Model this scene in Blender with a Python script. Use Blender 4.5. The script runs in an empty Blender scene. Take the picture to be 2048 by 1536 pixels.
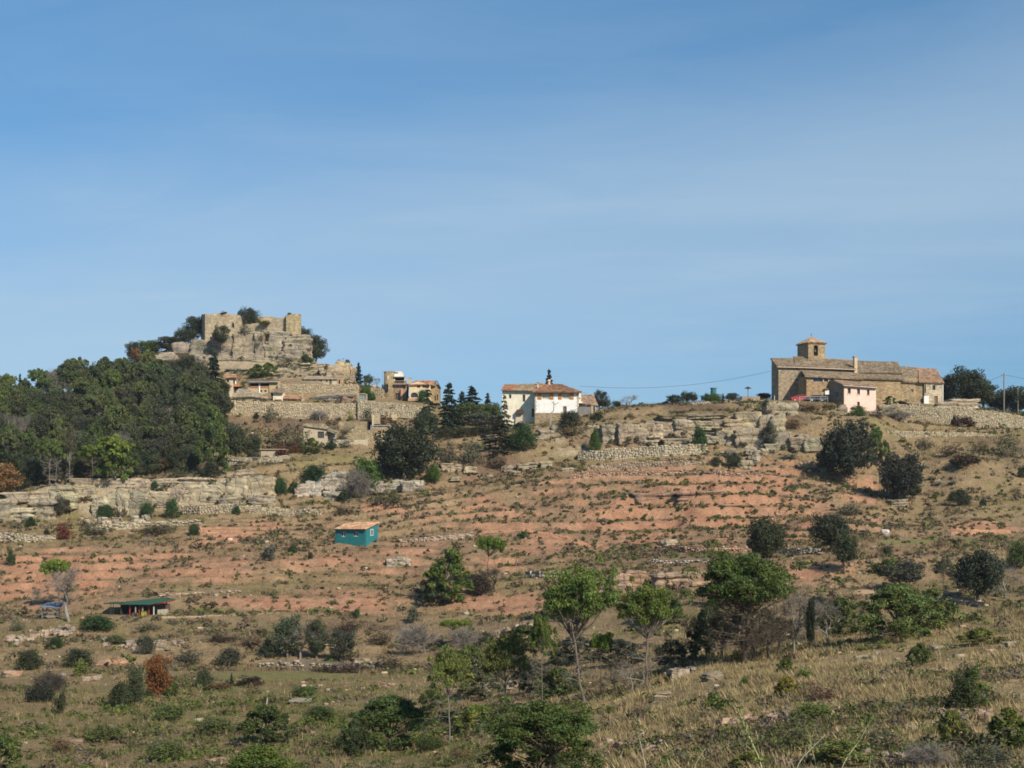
import bpy, math, random
import numpy as np
from mathutils import Vector, Matrix

C = bpy.context.scene.collection
SC = bpy.context.scene
R = math.radians
random.seed(7)
RNG = np.random.default_rng(11)

# ------------------------------------------------------------------ camera, sky, sun, exposure
cam_d = bpy.data.cameras.new('camera')
cam = bpy.data.objects.new('camera', cam_d)
C.objects.link(cam)
cam.location = (0, 0, 0)
cam.rotation_euler = (R(90), 0, 0)
cam_d.sensor_width = 36.0
cam_d.lens = 50.0
cam_d.shift_y = (1060 - 768) / 2048.0
cam_d.clip_start = 0.5
cam_d.clip_end = 12000
SC.camera = cam
FPX = 50.0 / 36.0 * 2048.0          # focal length in photo pixels
HOR = 1060.0                        # the level line of the eye in the photograph

TO_SUN = Vector((0.476, -0.654, 0.588)).normalized()
SUN_EL = math.asin(TO_SUN.z)
SUN_ROT = math.atan2(TO_SUN.x, TO_SUN.y)
sun_d = bpy.data.lights.new('sun', 'SUN')
sun_d.energy = 4.8
sun_d.angle = R(0.5)
sun_d.color = (1.0, 0.90, 0.75)
sun = bpy.data.objects.new('sun', sun_d)
C.objects.link(sun)
sun.rotation_euler = TO_SUN.to_track_quat('Z', 'Y').to_euler()
sun.location = (60, -60, 90)

world = bpy.data.worlds.new('World')
SC.world = world
world.use_nodes = True
wn, wl = world.node_tree.nodes, world.node_tree.links
wn.clear()


def wnode(t, **kw):
    n = wn.new(t)
    for k, v in kw.items():
        setattr(n, k, v)
    return n


def wmath(op, a, b=None, clamp=False):
    n = wn.new('ShaderNodeMath')
    n.operation = op
    n.use_clamp = clamp
    for i, x in enumerate((a, b)):
        if x is None:
            continue
        if isinstance(x, (int, float)):
            n.inputs[i].default_value = x
        else:
            wl.new(x, n.inputs[i])
    return n.outputs[0]


sky = wnode('ShaderNodeTexSky', sky_type='NISHITA', sun_disc=False, sun_elevation=SUN_EL, sun_rotation=SUN_ROT,
            altitude=300.0, air_density=1.0, dust_density=0.35, ozone_density=2.2)
bg = wnode('ShaderNodeBackground')
bg.inputs['Strength'].default_value = 0.085
wout = wnode('ShaderNodeOutputWorld')
wl.new(bg.outputs[0], wout.inputs[0])
tc = wnode('ShaderNodeTexCoord')
sep = wnode('ShaderNodeSeparateXYZ')
wl.new(tc.outputs['Generated'], sep.inputs[0])
zc = wmath('MAXIMUM', sep.outputs[2], 0.0)
# thin high veil: noise laid on a flat cloud layer far above
den = wmath('ADD', zc, 0.07)
px_ = wmath('DIVIDE', sep.outputs[0], den)
py_ = wmath('DIVIDE', sep.outputs[1], den)
cmb = wnode('ShaderNodeCombineXYZ')
wl.new(wmath('ADD', wmath('MULTIPLY', px_, 0.42), wmath('MULTIPLY', py_, -0.10)), cmb.inputs[0])
wl.new(wmath('ADD', wmath('MULTIPLY', py_, 0.85), wmath('MULTIPLY', px_, 0.16)), cmb.inputs[1])
nz = wnode('ShaderNodeTexNoise')
nz.inputs['Scale'].default_value = 0.75
nz.inputs['Detail'].default_value = 7
nz.inputs['Roughness'].default_value = 0.52
nz.inputs['Distortion'].default_value = 0.6
wl.new(cmb.outputs[0], nz.inputs['Vector'])
ramp = wnode('ShaderNodeValToRGB')
ramp.color_ramp.elements[0].position = 0.36
ramp.color_ramp.elements[1].position = 0.80
wl.new(nz.outputs[0], ramp.inputs[0])
# finer streaks of the same layer
nz2 = wnode('ShaderNodeTexNoise')
nz2.inputs['Scale'].default_value = 2.6
nz2.inputs['Distortion'].default_value = 1.2
nz2.inputs['Detail'].default_value = 8
nz2.inputs['Roughness'].default_value = 0.6
wl.new(cmb.outputs[0], nz2.inputs['Vector'])
veil = wmath('MULTIPLY', wmath('ADD', ramp.outputs[0], 0.15), wmath('SUBTRACT', wmath('MULTIPLY', nz2.outputs[0], 2.6), 0.62), True)
# the layer of veil lies low all round the sky (6 to 15 degrees up)
band = wmath('SUBTRACT', 1.0, wmath('ABSOLUTE', wmath('DIVIDE', wmath('SUBTRACT', wmath('SUBTRACT', sep.outputs[2], wmath('MULTIPLY', sep.outputs[0], 0.14)), 0.178), 0.125)), True)
band = wmath('MULTIPLY', wmath('SMOOTH_MIN', band, 0.8), wmath('ADD', wmath('MULTIPLY', nz.outputs[0], 0.75), 0.30))
amount = wmath('ADD', wmath('MULTIPLY', veil, 0.24), wmath('MULTIPLY', band, 0.98), True)
tint = wnode('ShaderNodeMixRGB', blend_type='MULTIPLY')
tint.inputs[0].default_value = 1.0
tint.inputs[2].default_value = (0.73, 1.11, 1.25, 1)
low = wnode('ShaderNodeMapRange')
for i_, x_ in enumerate((0.04, 0.34, 0.0, 1.0)):
    low.inputs[i_ + 1].default_value = x_
wl.new(sep.outputs[2], low.inputs[0])
dim = wnode('ShaderNodeMixRGB', blend_type='MULTIPLY')
dim.inputs[0].default_value = 1.0
wl.new(sky.outputs[0], dim.inputs[1])
lowc = wnode('ShaderNodeMixRGB')
lowc.inputs[1].default_value = (0.63, 0.615, 0.735, 1)
lowc.inputs[2].default_value = (1, 1, 1, 1)
wl.new(low.outputs[0], lowc.inputs[0])
wl.new(lowc.outputs[0], dim.inputs[2])
wl.new(dim.outputs[0], tint.inputs[1])
mixs = wnode('ShaderNodeMixRGB', blend_type='MIX')
mixs.inputs[2].default_value = (4.7, 6.15, 7.4, 1)
wl.new(amount, mixs.inputs[0])
wl.new(tint.outputs[0], mixs.inputs[1])
wl.new(mixs.outputs[0], bg.inputs['Color'])

SC.view_settings.view_transform = 'Standard'
SC.view_settings.look = 'None'
SC.view_settings.exposure = 0.24
SC.view_settings.gamma = 1.0
SC.view_settings.use_curve_mapping = False
SC.render.engine = 'CYCLES'
SC.cycles.max_bounces = 4
SC.cycles.diffuse_bounces = 1
SC.cycles.glossy_bounces = 1
SC.cycles.transmission_bounces = 2
SC.cycles.transparent_max_bounces = 4
SC.cycles.caustics_reflective = False
SC.cycles.caustics_refractive = False
SC.cycles.use_denoising = True
SC.cycles.denoiser = 'OPENIMAGEDENOISE'
SC.cycles.denoising_input_passes = 'RGB_ALBEDO_NORMAL'
SC.cycles.denoising_prefilter = 'ACCURATE'
SC.cycles.use_adaptive_sampling = True
SC.cycles.adaptive_threshold = 0.015
SC.cycles.pixel_filter_type = 'BLACKMAN_HARRIS'
SC.cycles.filter_width = 1.7


# ------------------------------------------------------------------ numpy helpers
def _h(ix, iy, seed):
    n = (ix.astype(np.int64) * 374761393 + iy.astype(np.int64) * 668265263 + seed * 1442695041) & 0xffffffff
    n = ((n ^ (n >> 13)) * 1274126177) & 0xffffffff
    n = n ^ (n >> 16)
    return (n & 0xffffff) / float(0xffffff)


def vnoise(x, y, seed=0):
    x = np.asarray(x, float); y = np.asarray(y, float)
    ix = np.floor(x); iy = np.floor(y)
    fx = x - ix; fy = y - iy
    fx = fx * fx * (3 - 2 * fx); fy = fy * fy * (3 - 2 * fy)
    a = _h(ix, iy, seed); b = _h(ix + 1, iy, seed); c = _h(ix, iy + 1, seed); d = _h(ix + 1, iy + 1, seed)
    return (a * (1 - fx) + b * fx) * (1 - fy) + (c * (1 - fx) + d * fx) * fy


def fbm(x, y, seed=0, oct=4):
    s = 0.0; a = 0.5; t = 0.0
    for i in range(oct):
        s = s + a * vnoise(x, y, seed + 17 * i); t += a
        x = np.asarray(x) * 2.03 + 5.1; y = np.asarray(y) * 2.03 - 3.7; a *= 0.5
    return s / t * 2 - 1            # about -1..1


def noise3(p, seed=0):
    """cheap 3D noise from three 2D slices; p (N,3)"""
    return (vnoise(p[:, 0] + 0.37 * p[:, 2], p[:, 1] - 0.21 * p[:, 2], seed) + vnoise(p[:, 1] + 0.5 * p[:, 0], p[:, 2], seed + 5) + vnoise(p[:, 2], p[:, 0] - 0.4 * p[:, 1], seed + 9)) / 1.5 - 1


def smooth(a, b, x):
    t = np.clip((np.asarray(x, float) - a) / (b - a), 0, 1)
    return t * t * (3 - 2 * t)


def P(u, v, D):
    return Vector(((u - 1024) * D / FPX, D, (HOR - v) * D / FPX))


# ------------------------------------------------------------------ objects
def new_mesh(name, V, F, mat=None, cols=None, smooth_=False, loose=None):
    me = bpy.data.meshes.new(name)
    V = np.asarray(V, dtype=np.float32).reshape(-1, 3)
    if isinstance(F, np.ndarray):
        k = F.shape[1]; n = F.shape[0]
        me.vertices.add(len(V)); me.vertices.foreach_set('co', V.ravel())
        me.loops.add(n * k); me.loops.foreach_set('vertex_index', F.astype(np.int32).ravel())
        me.polygons.add(n)
        me.polygons.foreach_set('loop_start', np.arange(0, n * k, k, dtype=np.int32))
        me.polygons.foreach_set('loop_total', np.full(n, k, dtype=np.int32))
        me.update(calc_edges=True)
        me.validate()
    else:
        me.from_pydata([tuple(map(float, p)) for p in V], [], [tuple(map(int, f)) for f in F])
        me.update()
    if cols is not None:
        cols = np.asarray(cols, dtype=np.float32)
        if cols.shape[1] == 3:
            cols = np.concatenate([cols, np.ones((len(cols), 1), np.float32)], 1)
        at = me.color_attributes.new('Col', 'FLOAT_COLOR', 'POINT')
        at.data.foreach_set('color', cols.ravel())
    if smooth_:
        me.polygons.foreach_set('use_smooth', np.ones(len(me.polygons), dtype=bool))
    if mat:
        me.materials.append(mat)
    return me


def link(name, me, parent=None, color=None, loc=None):
    o = bpy.data.objects.new(name, me)
    C.objects.link(o)
    if parent is not None:
        o.parent = parent
    if color is not None:
        o.color = (*color[:3], 1)
    if loc is not None:
        o.location = loc
    return o


def obj(name, V, F, mat, parent=None, color=None, cols=None, smooth_=False):
    return link(name, new_mesh(name, V, F, mat, cols, smooth_), parent, color)


def tag(o, label=None, cat=None, group=None, kind=None):
    if label: o['label'] = label
    if cat: o['category'] = cat
    if group: o['group'] = group
    if kind: o['kind'] = kind
    return o


def empty(name, loc, rz=0.0, label=None, cat=None, group=None, scale=None):
    o = bpy.data.objects.new(name, None)
    C.objects.link(o)
    o.empty_display_size = 0.5
    o.location = loc
    o.rotation_euler = (0, 0, rz)
    if scale is not None:
        o.scale = scale
    return tag(o, label, cat, group)


# ------------------------------------------------------------------ materials
class Mat:
    def __init__(s, name, rough=0.85, spec=0.2):
        s.m = bpy.data.materials.new(name); s.m.use_nodes = True
        s.n, s.l = s.m.node_tree.nodes, s.m.node_tree.links
        s.b = s.n['Principled BSDF']
        s.b.inputs['Roughness'].default_value = rough
        s.b.inputs['Specular IOR Level'].default_value = spec

    def node(s, t, ins=None, **kw):
        n = s.n.new(t)
        for k, v in kw.items():
            setattr(n, k, v)
        for k, v in (ins or {}).items():
            if hasattr(v, 'is_output'):
                s.l.new(v, n.inputs[k])
            else:
                n.inputs[k].default_value = v
        return n

    def math(s, op, a, b=0.0, clamp=False):
        return s.node('ShaderNodeMath', {0: a, 1: b}, operation=op, use_clamp=clamp).outputs[0]

    def mix(s, f, a, b, mode='MIX'):
        return s.node('ShaderNodeMixRGB', {0: f, 1: a, 2: b}, blend_type=mode).outputs[0]

    def objcol(s):
        return s.node('ShaderNodeObjectInfo').outputs['Color']

    def attr(s, name='Col'):
        return s.node('ShaderNodeAttribute', attribute_name=name).outputs['Color']

    def pos(s):
        return s.node('ShaderNodeNewGeometry').outputs['Position']

    def local(s):
        return s.node('ShaderNodeTexCoord').outputs['Object']

    def noise(s, vec, scale, detail=4, rough=0.6, dist=0.0):
        return s.node('ShaderNodeTexNoise', {'Vector': vec, 'Scale': scale, 'Detail': detail, 'Roughness': rough, 'Distortion': dist}).outputs[0]

    def stretch(s, vec, sc):
        return s.node('ShaderNodeVectorMath', {0: vec, 1: sc}, operation='MULTIPLY').outputs[0]

    def ramp(s, f, a, b, lo=0.0, hi=1.0):
        n = s.node('ShaderNodeMapRange', {0: f, 1: a, 2: b, 3: lo, 4: hi})
        n.clamp = True
        return n.outputs[0]

    def gray(s, f):
        return s.node('ShaderNodeCombineColor', {0: f, 1: f, 2: f}).outputs[0]

    def mul(s, col, f):
        """colour times a grey factor"""
        return s.mix(1.0, col, s.gray(f), 'MULTIPLY')

    def bump(s, h, strength=0.5, dist=0.1):
        b = s.node('ShaderNodeBump', {'Height': h, 'Strength': strength, 'Distance': dist})
        s.l.new(b.outputs[0], s.b.inputs['Normal'])

    def color(s, c):
        s.l.new(c, s.b.inputs['Base Color'])
        return s.m


def mat_plaster():
    m = Mat('plaster', 0.9, 0.1)
    p = m.local()
    a = m.ramp(m.noise(p, 0.9, 6), 0.25, 0.75, 0.84, 1.08)
    b = m.ramp(m.noise(m.stretch(p, (3, 3, 0.35)), 1.6, 4), 0.35, 0.8, 1.04, 0.82)
    return m.color(m.mul(m.mul(m.objcol(), a), b))


def mat_paint():
    m = Mat('paint', 0.55, 0.3)
    a = m.ramp(m.noise(m.local(), 2.2, 5), 0.3, 0.75, 0.74, 1.08)
    b = m.ramp(m.noise(m.stretch(m.local(), (4, 4, 0.5)), 1.3, 5), 0.45, 0.75, 1.0, 0.78)
    return m.color(m.mul(m.mul(m.objcol(), a), b))


def mat_masonry(w=0.55, h=0.26, name='masonry'):
    m = Mat(name, 0.93, 0.08)
    p = m.local()
    sp = m.node('ShaderNodeSeparateXYZ', {0: p})
    wob = m.math('MULTIPLY', m.noise(p, 0.8, 3), 0.5)
    x = m.math('ADD', m.math('ADD', sp.outputs[0], sp.outputs[1]), wob)
    z = m.math('ADD', sp.outputs[2], m.math('MULTIPLY', m.noise(p, 1.1, 2), 0.22))
    vec = m.node('ShaderNodeCombineXYZ', {0: x, 1: z, 2: 0.0}).outputs[0]
    br = m.node('ShaderNodeTexBrick', {'Vector': vec, 'Color1': (0.72, 0.70, 0.68, 1), 'Color2': (1.22, 1.18, 1.10, 1), 'Mortar': (0.62, 0.58, 0.52, 1),
                                       'Scale': 1.0, 'Mortar Size': 0.022, 'Mortar Smooth': 0.3, 'Bias': 0.0, 'Brick Width': w, 'Row Height': h})
    br.offset = 0.5
    vo = m.node('ShaderNodeTexVoronoi', {'Vector': m.stretch(p, (1.0, 1.0, 1.9)), 'Scale': 2.1}, feature='F1').outputs['Color']
    bw = m.node('ShaderNodeRGBToBW', {0: vo}).outputs[0]
    c = m.mix(0.85, m.objcol(), br.outputs['Color'], 'MULTIPLY')
    c = m.mul(c, m.ramp(bw, 0.2, 0.8, 0.84, 1.14))
    c = m.mul(c, m.ramp(m.noise(p, 0.35, 5), 0.3, 0.72, 0.74, 1.16))
    st = m.ramp(m.noise(m.stretch(p, (1.3, 1.3, 0.22)), 1.0, 5), 0.5, 0.75, 0.0, 0.45)
    c = m.mix(st, c, (0.10, 0.085, 0.062, 1))
    m.bump(m.math('SUBTRACT', m.math('ADD', m.math('MULTIPLY', bw, 0.5), m.noise(p, 5, 3)), br.outputs['Fac']), 0.7, 0.08)
    return m.color(c)


def mat_rock():
    m = Mat('sandstone', 0.95, 0.06)
    p = m.pos()
    c = m.objcol()
    big = m.noise(p, 0.22, 6, 0.62)
    lay = m.noise(m.stretch(p, (0.12, 0.12, 1.6)), 1.3, 6, 0.65, 0.6)
    fine = m.noise(p, 2.4, 6, 0.7)
    c = m.mul(c, m.ramp(big, 0.3, 0.7, 0.78, 1.22))
    c = m.mul(c, m.ramp(lay, 0.3, 0.7, 0.72, 1.2))
    c = m.mul(c, m.ramp(fine, 0.25, 0.75, 0.72, 1.22))
    # grey lichen and dark run-off streaks
    lich = m.ramp(m.noise(p, 0.5, 7, 0.7), 0.47, 0.62, 0.0, 0.65)
    c = m.mix(lich, c, (0.215, 0.200, 0.172, 1))
    stre = m.ramp(m.noise(m.stretch(p, (1.5, 1.5, 0.13)), 1.0, 5, 0.6), 0.55, 0.72, 0.0, 0.55)
    c = m.mix(stre, c, (0.105, 0.096, 0.080, 1))
    wob = m.node('ShaderNodeVectorMath', {0: p, 1: m.node('ShaderNodeVectorMath', {0: m.node('ShaderNodeTexNoise', {'Vector': p, 'Scale': 0.6, 'Detail': 3}).outputs['Color'], 1: (1.6, 1.6, 1.6)}, operation='MULTIPLY').outputs[0]}, operation='ADD').outputs[0]
    crack = m.node('ShaderNodeTexVoronoi', {'Vector': m.stretch(wob, (0.36, 0.36, 0.20)), 'Scale': 1.0}, feature='DISTANCE_TO_EDGE').outputs['Distance']
    bed = m.ramp(m.math('ABSOLUTE', m.math('SUBTRACT', m.noise(m.stretch(wob, (0.05, 0.05, 0.75)), 1.0, 2), 0.5)), 0.0, 0.018, 0.55, 1.0)
    c = m.mul(c, m.ramp(crack, 0.0, 0.022, 0.66, 1.0))
    c = m.mul(c, bed)
    m.bump(m.math('ADD', m.math('ADD', m.math('ADD', m.math('MULTIPLY', lay, 1.2), fine), m.ramp(crack, 0.0, 0.04, -0.8, 0.0)), bed), 0.8, 0.2)
    return m.color(c)


def mat_attr(name='stones', rough=0.95, scale=3.0, bump=0.4, var=(0.75, 1.2), usecol=False, thin=0.0):
    m = Mat(name, rough, 0.08)
    p = m.pos()
    n = m.noise(p, scale, 5, 0.65)
    c = m.mul(m.attr(), m.ramp(n, 0.28, 0.72, *var))
    if usecol:
        c = m.mix(1.0, c, m.objcol(), 'MULTIPLY')
    if bump:
        m.bump(n, bump, 0.08)
    m.color(c)
    if thin:
        tr = m.node('ShaderNodeBsdfTranslucent', {'Color': c})
        mx = m.node('ShaderNodeMixShader', {0: thin, 1: m.b.outputs[0], 2: tr.outputs[0]})
        m.l.new(mx.outputs[0], m.n['Material Output'].inputs[0])
    return m.m


def mat_leaf():
    m = Mat('leaves', 0.6, 0.22)
    info = m.node('ShaderNodeObjectInfo')
    c = m.mix(1.0, m.attr(), info.outputs['Color'], 'MULTIPLY')
    c = m.mul(c, m.ramp(info.outputs['Random'], 0.0, 1.0, 0.82, 1.18))
    n = m.noise(m.pos(), 1.3, 3)
    c = m.mul(c, m.ramp(n, 0.3, 0.7, 0.78, 1.22))
    m.color(c)
    tr = m.node('ShaderNodeBsdfTranslucent', {'Color': c})
    mx = m.node('ShaderNodeMixShader', {0: 0.20, 1: m.b.outputs[0], 2: tr.outputs[0]})
    m.l.new(mx.outputs[0], m.n['Material Output'].inputs[0])
    return m.m


def mat_bark():
    m = Mat('bark', 0.95, 0.05)
    n = m.noise(m.stretch(m.local(), (6, 6, 1.2)), 1.6, 5)
    return m.color(m.mul(m.objcol(), m.ramp(n, 0.3, 0.7, 0.6, 1.3)))


def mat_tiles():
    m = Mat('roof_tiles', 0.9, 0.1)
    p = m.local()
    c = m.objcol()
    vo = m.node('ShaderNodeTexVoronoi', {'Vector': m.stretch(p, (2.6, 2.2, 2.2)), 'Scale': 1.0}, feature='F1').outputs['Color']
    bw = m.node('ShaderNodeRGBToBW', {0: vo}).outputs[0]
    c = m.mul(c, m.ramp(bw, 0.15, 0.85, 0.62, 1.36))
    c = m.mul(c, m.ramp(m.noise(p, 0.5, 6), 0.3, 0.7, 0.72, 1.25))
    moss = m.ramp(m.noise(p, 0.9, 6, 0.7), 0.52, 0.68, 0.0, 0.6)
    c = m.mix(moss, c, (0.135, 0.118, 0.085, 1))
    m.bump(m.noise(p, 6, 3), 0.4, 0.05)
    return m.color(c)


def mat_flat(name, col, rough=0.6, spec=0.3, metal=0.0, var=0.12):
    m = Mat(name, rough, spec)
    m.b.inputs['Metallic'].default_value = metal
    n = m.ramp(m.noise(m.local(), 3.0, 4), 0.3, 0.7, 1 - var, 1 + var)
    rgb = m.node('ShaderNodeRGB').outputs[0]
    rgb.default_value = (*col, 1)
    return m.color(m.mul(rgb, n))


MT = dict(plaster=mat_plaster(), paint=mat_paint(), masonry=mat_masonry(), rubble=mat_masonry(0.38, 0.2, 'rubble_masonry'), rock=mat_rock(),
          stone=mat_attr('stones', scale=2.5), leaf=mat_leaf(), bark=mat_bark(), tiles=mat_tiles(),
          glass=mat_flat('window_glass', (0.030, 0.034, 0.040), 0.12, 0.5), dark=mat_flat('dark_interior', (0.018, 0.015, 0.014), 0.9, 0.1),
          grass=mat_attr('grass_blades', 0.8, 0.5, 0.0, (0.8, 1.2), thin=0.35))
# ------------------------------------------------------------------ the hillside: a loft over terrace, cliff and ridge lines
# each line: (direction in photo px, height as seen in px, distance in m) from one side of the valley to the other
def ln(*pts, steps=1, amp=0.35, rows=8, bump=0.12):
    a = np.array(pts, float)
    return dict(u=a[:, 0], v=a[:, 1], D=a[:, 2], steps=steps, amp=amp, rows=rows, bump=bump)


LINES = [
    ln((0, 2600, 4), (2048, 2350, 4), rows=4),
    ln((0, 1680, 40), (400, 1670, 38), (800, 1660, 36), (1000, 1640, 32), (1300, 1620, 26), (1600, 1640, 22), (2048, 1640, 20), rows=10, amp=.2),
    ln((0, 1560, 65), (400, 1560, 62), (800, 1560, 58), (1000, 1560, 52), (1300, 1560, 40), (1600, 1560, 34), (2048, 1555, 31), rows=14, amp=.25),
    ln((0, 1450, 92), (400, 1450, 90), (800, 1465, 82), (1000, 1490, 62), (1200, 1470, 56), (1600, 1440, 48), (2048, 1400, 48), rows=22, amp=.3, steps=2),
    ln((0, 1395, 115), (400, 1400, 112), (800, 1420, 100), (1000, 1440, 90), (1200, 1385, 88), (1400, 1312, 86), (1700, 1272, 86), (2048, 1213, 86), rows=22, amp=.3, steps=2),
    ln((0, 1372, 128), (400, 1364, 125), (800, 1372, 122), (1000, 1380, 119), (1200, 1356, 118), (1400, 1346, 118), (1700, 1318, 115), (2048, 1298, 112), rows=14, amp=.3),
    ln((0, 1335, 145), (400, 1338, 146), (700, 1342, 146), (1000, 1322, 143), (1200, 1312, 142), (1400, 1292, 142), (1650, 1266, 142), (1730, 1222, 143), (1800, 1232, 143), (2048, 1240, 140), rows=16, amp=.1, steps=1),
    ln((0, 1242, 175), (200, 1234, 176), (350, 1233, 176), (560, 1228, 176), (800, 1240, 176), (1000, 1222, 176), (1200, 1200, 175), (1400, 1188, 172), (1650, 1185, 170), (1760, 1182, 170), (2048, 1150, 172), rows=44, amp=.3, steps=4),
    ln((0, 1232, 180), (200, 1228, 181), (350, 1227, 181), (560, 1222, 181), (800, 1234, 181), (1000, 1215, 181), (1200, 1195, 178), (1400, 1182, 175), (1650, 1176, 173), (1760, 1176, 173), (2048, 1140, 175), rows=6, amp=.1),
    ln((0, 1210, 186), (200, 1200, 185), (350, 1196, 185), (560, 1190, 186), (800, 1200, 186), (1000, 1183, 186), (1200, 1152, 184), (1400, 1140, 182), (1600, 1136, 180), (1700, 1120, 179), (2048, 1100, 184), rows=12, amp=.3),
    ln((0, 1095, 215), (400, 1090, 218), (660, 1086, 222), (760, 1084, 222), (900, 1080, 222), (1200, 1098, 215), (1400, 1090, 210), (1600, 1086, 205), (1800, 1096, 200), (2048, 1084, 203), rows=62, amp=.35, steps=6),
    ln((0, 1078, 222), (400, 1074, 226), (660, 1083, 227), (760, 1080, 227), (900, 1060, 230), (1200, 1070, 224), (1400, 1062, 219), (1600, 1062, 214), (1800, 1078, 214), (2048, 1070, 216), rows=10, amp=.3, steps=2),
    ln((0, 1048, 234), (400, 1042, 236), (600, 1034, 239), (800, 1002, 246), (1000, 968, 252), (1200, 950, 252), (1530, 950, 250), (1650, 965, 247), (1850, 1004, 242), (2048, 990, 242), rows=50, amp=.35, steps=5),
    ln((0, 1038, 238), (200, 1036, 240), (350, 1030, 242), (500, 1004, 246), (650, 992, 250), (800, 980, 255), (900, 976, 257), (1000, 948, 262), (1150, 920, 266), (1200, 896, 268), (1400, 889, 268), (1550, 896, 266), (1650, 905, 264), (1750, 884, 266), (1800, 884, 268), (2048, 884, 270), rows=24, amp=.3, steps=3),
    ln((0, 998, 241), (100, 972, 243), (250, 960, 245), (400, 957, 247), (500, 957, 250), (650, 932, 256), (800, 922, 262), (900, 900, 266), (1000, 896, 268), (1100, 880, 270), (1200, 852, 273), (1300, 849, 273), (1400, 839, 273), (1500, 833, 273), (1600, 824, 273), (1650, 832, 273), (1750, 832, 273), (1800, 862, 273), (2048, 857, 275), rows=20, amp=.25),
ln((0, 962, 253.8), (250, 954, 254.8), (420, 937, 260.8), (520, 919, 266.8), (640, 896, 273.8), (740, 886, 278.8), (860, 884, 283.8), (1000, 868, 285.8), (1070, 858, 285.8), (1160, 844, 287.8), (1250, 817, 289.8), (1400, 808, 289.8), (1540, 803, 286.8), (1600, 803, 285.8), (1670, 808, 284.8), (1692, 831, 282.3), (1752, 833, 282.3), (1766, 814, 284.8), (1784, 822, 284.2), (1792, 828, 284.2), (1820, 833, 284.2), (1860, 841, 284.2), (1900, 847, 284.2), (1950, 853, 284.4), (2048, 865, 285.2), rows=24, amp=.25, steps=2),
    ln((0, 960, 255), (250, 952, 256), (420, 935, 262), (520, 917, 268), (640, 894, 275), (740, 884, 280), (860, 882, 285), (1000, 866, 287), (1070, 856, 287), (1160, 842, 289), (1250, 815, 291), (1400, 806, 291), (1540, 801, 288), (1600, 801, 287), (1670, 806, 286), (1692, 829, 283.5), (1752, 831, 283.5), (1766, 812, 286), (1850, 812, 286), (1900, 817, 286), (2048, 834, 287), rows=5, amp=.08),
    ln((0, 890, 285), (250, 885, 285), (400, 840, 298), (430, 828, 300), (600, 838, 300), (720, 840, 300), (830, 838, 300), (880, 862, 297), (1000, 854, 296), (1060, 850, 296), (1160, 832, 298), (1200, 822, 298), (1300, 812, 300), (1540, 801, 298), (1850, 808, 298), (1950, 815, 300), (2048, 829, 300), rows=18, amp=.15, steps=2),
    ln((0, 862, 305), (250, 842, 305), (400, 815, 302), (430, 801, 301.5), (600, 804, 301.5), (720, 807, 301.5), (840, 813, 301.5), (900, 845, 303), (1000, 852, 302), (1160, 830, 304), (1200, 820, 305), (1300, 812, 306), (1540, 801, 306), (1850, 808, 306), (2048, 828, 306), rows=8, amp=.08),
    ln((0, 828, 325), (250, 795, 322), (400, 796, 315), (500, 798, 315), (560, 797, 316), (715, 799, 316), (760, 802, 316), (850, 805, 316), (900, 835, 316), (1000, 845, 316), (1160, 828, 316), (1300, 812, 316), (1540, 801, 316), (1850, 808, 316), (2048, 828, 316), rows=8, amp=.06),
    ln((0, 820, 334), (250, 780, 330), (400, 787, 322), (500, 786, 322), (555, 776, 318), (600, 770, 318), (715, 770, 318), (740, 786, 320), (800, 801, 322), (850, 805, 322), (900, 830, 322), (1000, 840, 322), (1160, 828, 322), (1300, 812, 322), (1540, 801, 322), (2048, 828, 322), rows=8, amp=.06),
    ln((0, 812, 350), (200, 778, 348), (250, 755, 348), (320, 738, 350), (400, 735, 352), (500, 733, 352), (600, 736, 350), (640, 748, 340), (650, 768, 333), (705, 768, 333), (712, 770, 335), (760, 776, 340), (830, 801, 340), (900, 820, 340), (1000, 835, 340), (1160, 828, 345), (1300, 813, 345), (1540, 802, 345), (2048, 828, 345), rows=20, amp=.3, bump=.3),
    ln((0, 810, 360), (200, 772, 358), (250, 738, 358), (300, 722, 358), (350, 698, 361), (390, 690, 362), (480, 682, 362), (600, 686, 362), (615, 717, 356), (650, 742, 348), (700, 742, 346), (712, 769, 345), (760, 775, 346), (830, 801, 346), (900, 820, 346), (1000, 835, 346), (1160, 828, 350), (1300, 813, 350), (1540, 802, 350), (2048, 828, 350), rows=10, amp=.2),
    ln((0, 812, 372), (200, 775, 370), (250, 730, 370), (350, 692, 372), (400, 680, 372), (600, 682, 372), (620, 712, 370), (650, 738, 360), (705, 740, 354), (715, 769, 354), (760, 775, 354), (830, 801, 352), (900, 818, 352), (1000, 832, 352), (1160, 826, 354), (1300, 814, 354), (1540, 803, 354), (2048, 829, 354), rows=8, amp=.15),
    ln((0, 850, 400), (250, 790, 400), (400, 720, 402), (600, 722, 402), (720, 800, 400), (1000, 850, 400), (1540, 830, 400), (2048, 850, 400), rows=8, amp=.4),
    ln((0, 1000, 560), (2048, 985, 560), rows=10, amp=1.0),
    ln((0, 1080, 1200), (2048, 1080, 1200), rows=8, amp=2.0),
    ln((0, 1066, 3200), (2048, 1066, 3200), rows=6, amp=0.0),
]


def _lines_at(u):
    u = np.asarray(u, float)
    Dk = np.stack([np.interp(u, L['u'], L['D']) for L in LINES])
    vk = np.stack([np.interp(u, L['u'], L['v']) for L in LINES])
    Dk = np.maximum.accumulate(Dk + np.arange(len(LINES))[:, None] * 1e-3, axis=0)
    return Dk, (HOR - vk) * Dk / FPX


STEPS = np.array([L['steps'] for L in LINES], float)
AMP = np.array([L['amp'] for L in LINES], float)


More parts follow.
